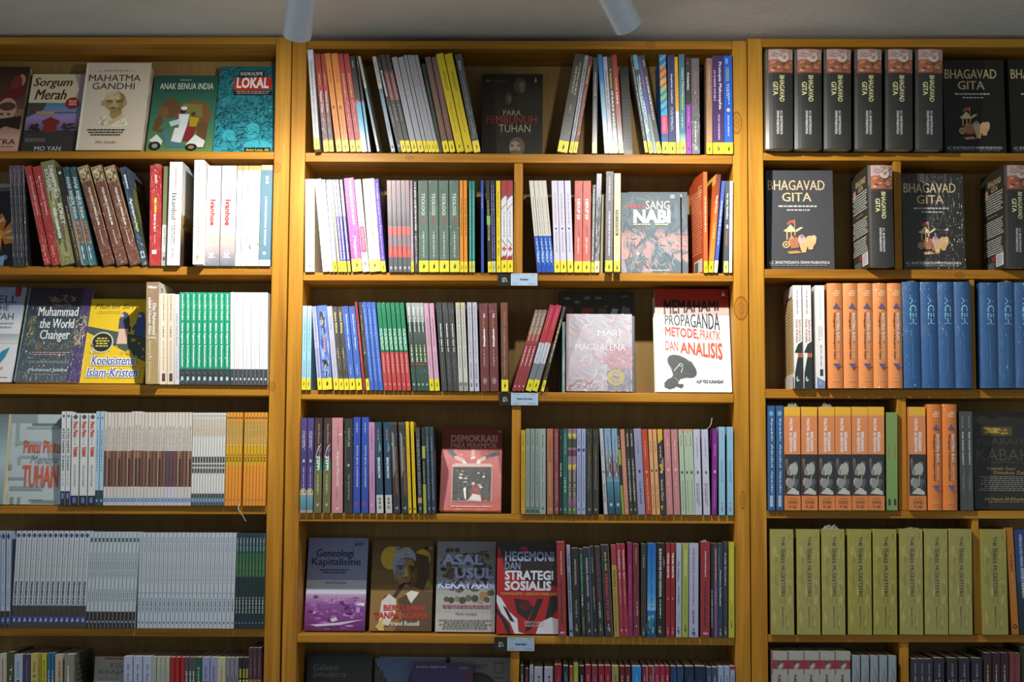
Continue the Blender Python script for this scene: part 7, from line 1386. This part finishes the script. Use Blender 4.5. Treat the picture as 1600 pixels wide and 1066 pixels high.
row('R', 6)
_fac = [B(0.085, 0.17, '8c2436'), E(0.127, 0.55, 0.038, 0.19, 'b8a89c'), P('2c2626', (0.36, 0.13), (0.42, 0.095), (0.66, 0.092), (0.72, 0.11), (0.5, 0.11), (0.44, 0.15)), R(0.115, 0.122, 0.45, 0.68, '2c2626'), P('c0bcb4', (0.4, 0.17), (0.5, 0.152), (0.56, 0.17)), T('NEDY', 0.225, 0.42, 0.4, 0.56, '9c3444', 0.03), R(0, 0.22, 0, 0.05, 'a03038')]
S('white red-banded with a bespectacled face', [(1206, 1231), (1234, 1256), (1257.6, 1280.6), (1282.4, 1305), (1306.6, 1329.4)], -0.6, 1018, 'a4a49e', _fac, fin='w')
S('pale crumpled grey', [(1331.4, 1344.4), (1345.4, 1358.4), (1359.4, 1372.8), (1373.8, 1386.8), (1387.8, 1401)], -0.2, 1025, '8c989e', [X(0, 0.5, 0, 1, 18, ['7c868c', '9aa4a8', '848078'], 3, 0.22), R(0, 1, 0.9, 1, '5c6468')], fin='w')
S('black fine-lettered', [(1424.6, 1437), (1438.4, 1447.6), (1449, 1458)], -0.6, 1030, '37363c', [K(0.05, 0.16, 0.4, 0.6, '5c6884', 2), K(0.18, 0.5, 0.4, 0.62, '848892', 3)], fin='m')
S('black beige-patched', [(1459.4, 1476), (1478, 1496.6), (1498.4, 1515.4), (1517, 1535)], -0.6, 1028.5, '322e34', [K(0.06, 0.2, 0.42, 0.6, '6a6c94', 3), P('8c7c64', (0.1, 0.24), (0.3, 0.22), (0.36, 0.42), (0.2, 0.5), (0.12, 0.4)), P('786a58', (0.8, 0.26), (0.95, 0.22), (0.95, 0.4)), K(0.22, 0.5, 0.46, 0.62, '8c7c84', 4)], fin='m')
S('dark plum white-lettered', [(1537.4, 1549.6), (1551, 1563), (1564.6, 1576)], -0.4, 1020.5, '3a262c', [K(0.12, 0.5, 0.42, 0.6, '9c8c8c', 3)], fin='m')
S('dark red plain', [(1577, 1585.8), (1586.4, 1594.6)], -0.2, 1020.5, '6c1c20', [K(0.1, 0.5, 0.4, 0.6, '8c4044', 3)], fin='w')
S('dark green end', [(1596, 1612)], -0.2, 1012, '2c3828', [K(0.1, 0.5, 0.4, 0.6, '5c6850', 3)], fin='m')

make_room()
label_books()


# ------------------------------------------------------------------ publisher cards on the shelf edges
def shelf_label(px0, px1, pc, py0, py1, name, corner, label):
    """black holder with a pale printed card; px0-pc holder, pc-px1 card"""
    a, b, c = at(px0, py0, -0.003), at(px1, py1, -0.003), at(pc, py1, -0.003)
    zt, zb = at(pc, py0, -0.003).z, c.z
    root = empty('shelf_label', ((a.x + b.x) / 2, -0.0012, zb))
    tag(root, label, 'shelf label', 'publisher cards on the shelf edges')
    r = root.location
    w, h = b.x - a.x, zt - zb
    m = MB()
    m.box(a.x - r.x, b.x - r.x, -0.0012, 0.0018, 0, h, lin('1b1a12'))
    sx = a.x - r.x
    sw = c.x - a.x
    draw(m, [R(0.36, 0.72, 0.33, 0.37, 'b8b4a4'), R(0.36, 0.40, 0.33, 0.62, 'b8b4a4'), R(0.36, 0.60, 0.42, 0.45, 'b8b4a4'), R(0.36, 0.60, 0.50, 0.53, 'b8b4a4'), P('b8b4a4', (0.57, 0.36), (0.62, 0.36), (0.72, 0.68), (0.66, 0.68)), R(0.62, 0.70, 0.33, 0.55, 'b8b4a4'), E(0.68, 0.70, 0.02, 0.03, 'b8b4a4')],
         lambda u, v, l: (sx + u * sw, -0.0012 - l, h * (1 - v)), 1, h / sw)
    m.build('holder', M_GLOSS, root)
    m = MB()
    cx = c.x - r.x
    cw = b.x - c.x
    m.box(cx, cx + cw - 0.0006, -0.0022, -0.00125, 0.0006, h - 0.0004, lin('c8d2dc'))
    draw(m, [R(0.05, 0.94, 0.03, 0.97, 'a4bcd4'), N(0.10, 0.16, 0.08, 0.34, 1, '5c6c80'), N(0.10, 0.16, 0.74, 0.92, 1, '5c6c80', 2), N(0.83, 0.89, 0.08, 0.25, 1, '5c6c80', 3), N(0.83, 0.89, 0.64, 0.92, 1, '5c6c80', 4), H(name, 0.42, 0.56, 0.5 - corner, 0.5 + corner, '1c2430', 0.03)],
         lambda u, v, l: (cx + u * cw, -0.0022 - l, h * (1 - v)), 1, h / cw)
    m.build('card', M_MATTE, root)


shelf_label(778, 840, 798.4, 427, 446.6, 'Kanisius', 0.15, 'publisher card with the shortest name, on the second shelf edge, middle bookcase')
shelf_label(779.5, 841, 798.6, 613.8, 633.6, 'Mojok & EA Book', 0.29, 'publisher card with the longest name, on the third shelf edge, middle bookcase')
shelf_label(772.5, 835.2, 792.6, 996, 1017.6, 'Resist Book', 0.20, 'publisher card on the edge of the shelf with the four face-out covers')


# ------------------------------------------------------------------ loose bits: a ribbon and a wisp of film
def strip(name, pts, width, mat, parent):
    m = MB()
    inv = parent.matrix_basis.inverted()
    q = [inv @ Vector(p) for p in pts]
    for i in range(len(q) - 1):
        a, b = q[i], q[i + 1]
        wv = Vector((width / 2, 0, 0))
        d = Vector((0, 0.0002, 0))
        m.hexa([a - wv - d, a + wv - d, a + wv + d, a - wv + d, b - wv - d, b + wv - d, b + wv + d, b - wv + d], (1, 1, 1, 1))
    return m.build(name, mat, parent)


_rb = [o for u, n, d, k, o in BOOKS if d == 'orange-and-ochre'][4]
tag(strip('bookmark_ribbon', [at(373.5, 788, -0.0075), at(372.5, 795, -0.010), at(375, 800, -0.011), at(380, 807, -0.010), at(384, 815, -0.008)], 0.0016, M_RIBBON, _rb), 'thin pale bookmark ribbon')
tag(strip('film_wisp', [at(1104, 670, -0.004), at(1108, 668, -0.003), at(1111, 663, -0.002), at(1112.5, 653, 0.0)], 0.002, M_FILM, _wisp), 'curled end of wrapping film')


def film_flap(px0, px1, py, rise, yf, u, n, d, i, sd):
    """a crumpled end of clear wrapping film standing up from a book's top edge"""
    par = [o for a, b, c, k, o in BOOKS if (a, b, c) == (u, n, d)][i]
    inv = (Matrix.Translation(par.location) @ par.rotation_euler.to_matrix().to_4x4()).inverted()
    rg = random.Random(sd)
    m = MB()
    prev = None
    N_ = 9
    for k in range(N_ + 1):
        x = px0 + (px1 - px0) * k / N_
        up = rise * math.sin(math.pi * (k + 0.4) / (N_ + 0.8)) * rg.uniform(0.5, 1.0)
        col = [inv @ at(x, py, yf), inv @ at(x + rg.uniform(-1, 1), py - up * 0.6, yf + rg.uniform(0.0, 0.006)), inv @ at(x + rg.uniform(-2, 2), py - up, yf + rg.uniform(0.002, 0.012))]
        col = [tuple(q) for q in col]
        if prev:
            for a in (0, 1):
                m.quad(prev[a], col[a], col[a + 1], prev[a + 1], (1, 1, 1, 1))
        prev = col
    tag(m.build('film_flap', M_FILM, par), 'crumpled clear film end')


film_flap(1229, 1248, 636.4, 9, -0.004, 'R', 4, 'thick orange black-panelled', 0, 3)
film_flap(1282, 1301, 636.4, 8, -0.004, 'R', 4, 'thick orange black-panelled', 2, 4)
film_flap(1284, 1312, 827.4, 9, -0.004, 'R', 5, 'thick olive-gold film-wrapped', 2, 5)
film_flap(1408, 1438, 827.4, 4, -0.004, 'R', 5, 'thick olive-gold film-wrapped', 3, 6)
film_flap(1563, 1582, 442.4, 6, -0.006, 'R', 3, 'beyond-divider thick blue', 1, 7)
film_flap(1412, 1434, 441.4, 4, -0.006, 'R', 3, 'thick blue', 0, 8)
film_flap(236, 254, 258.6, 4, -0.002, 'L', 2, 'bright red wrapped', 0, 9)
film_flap(1094, 1106, 847.4, 4, -0.002, 'M', 5, 'thick crimson wrapped', 0, 10)
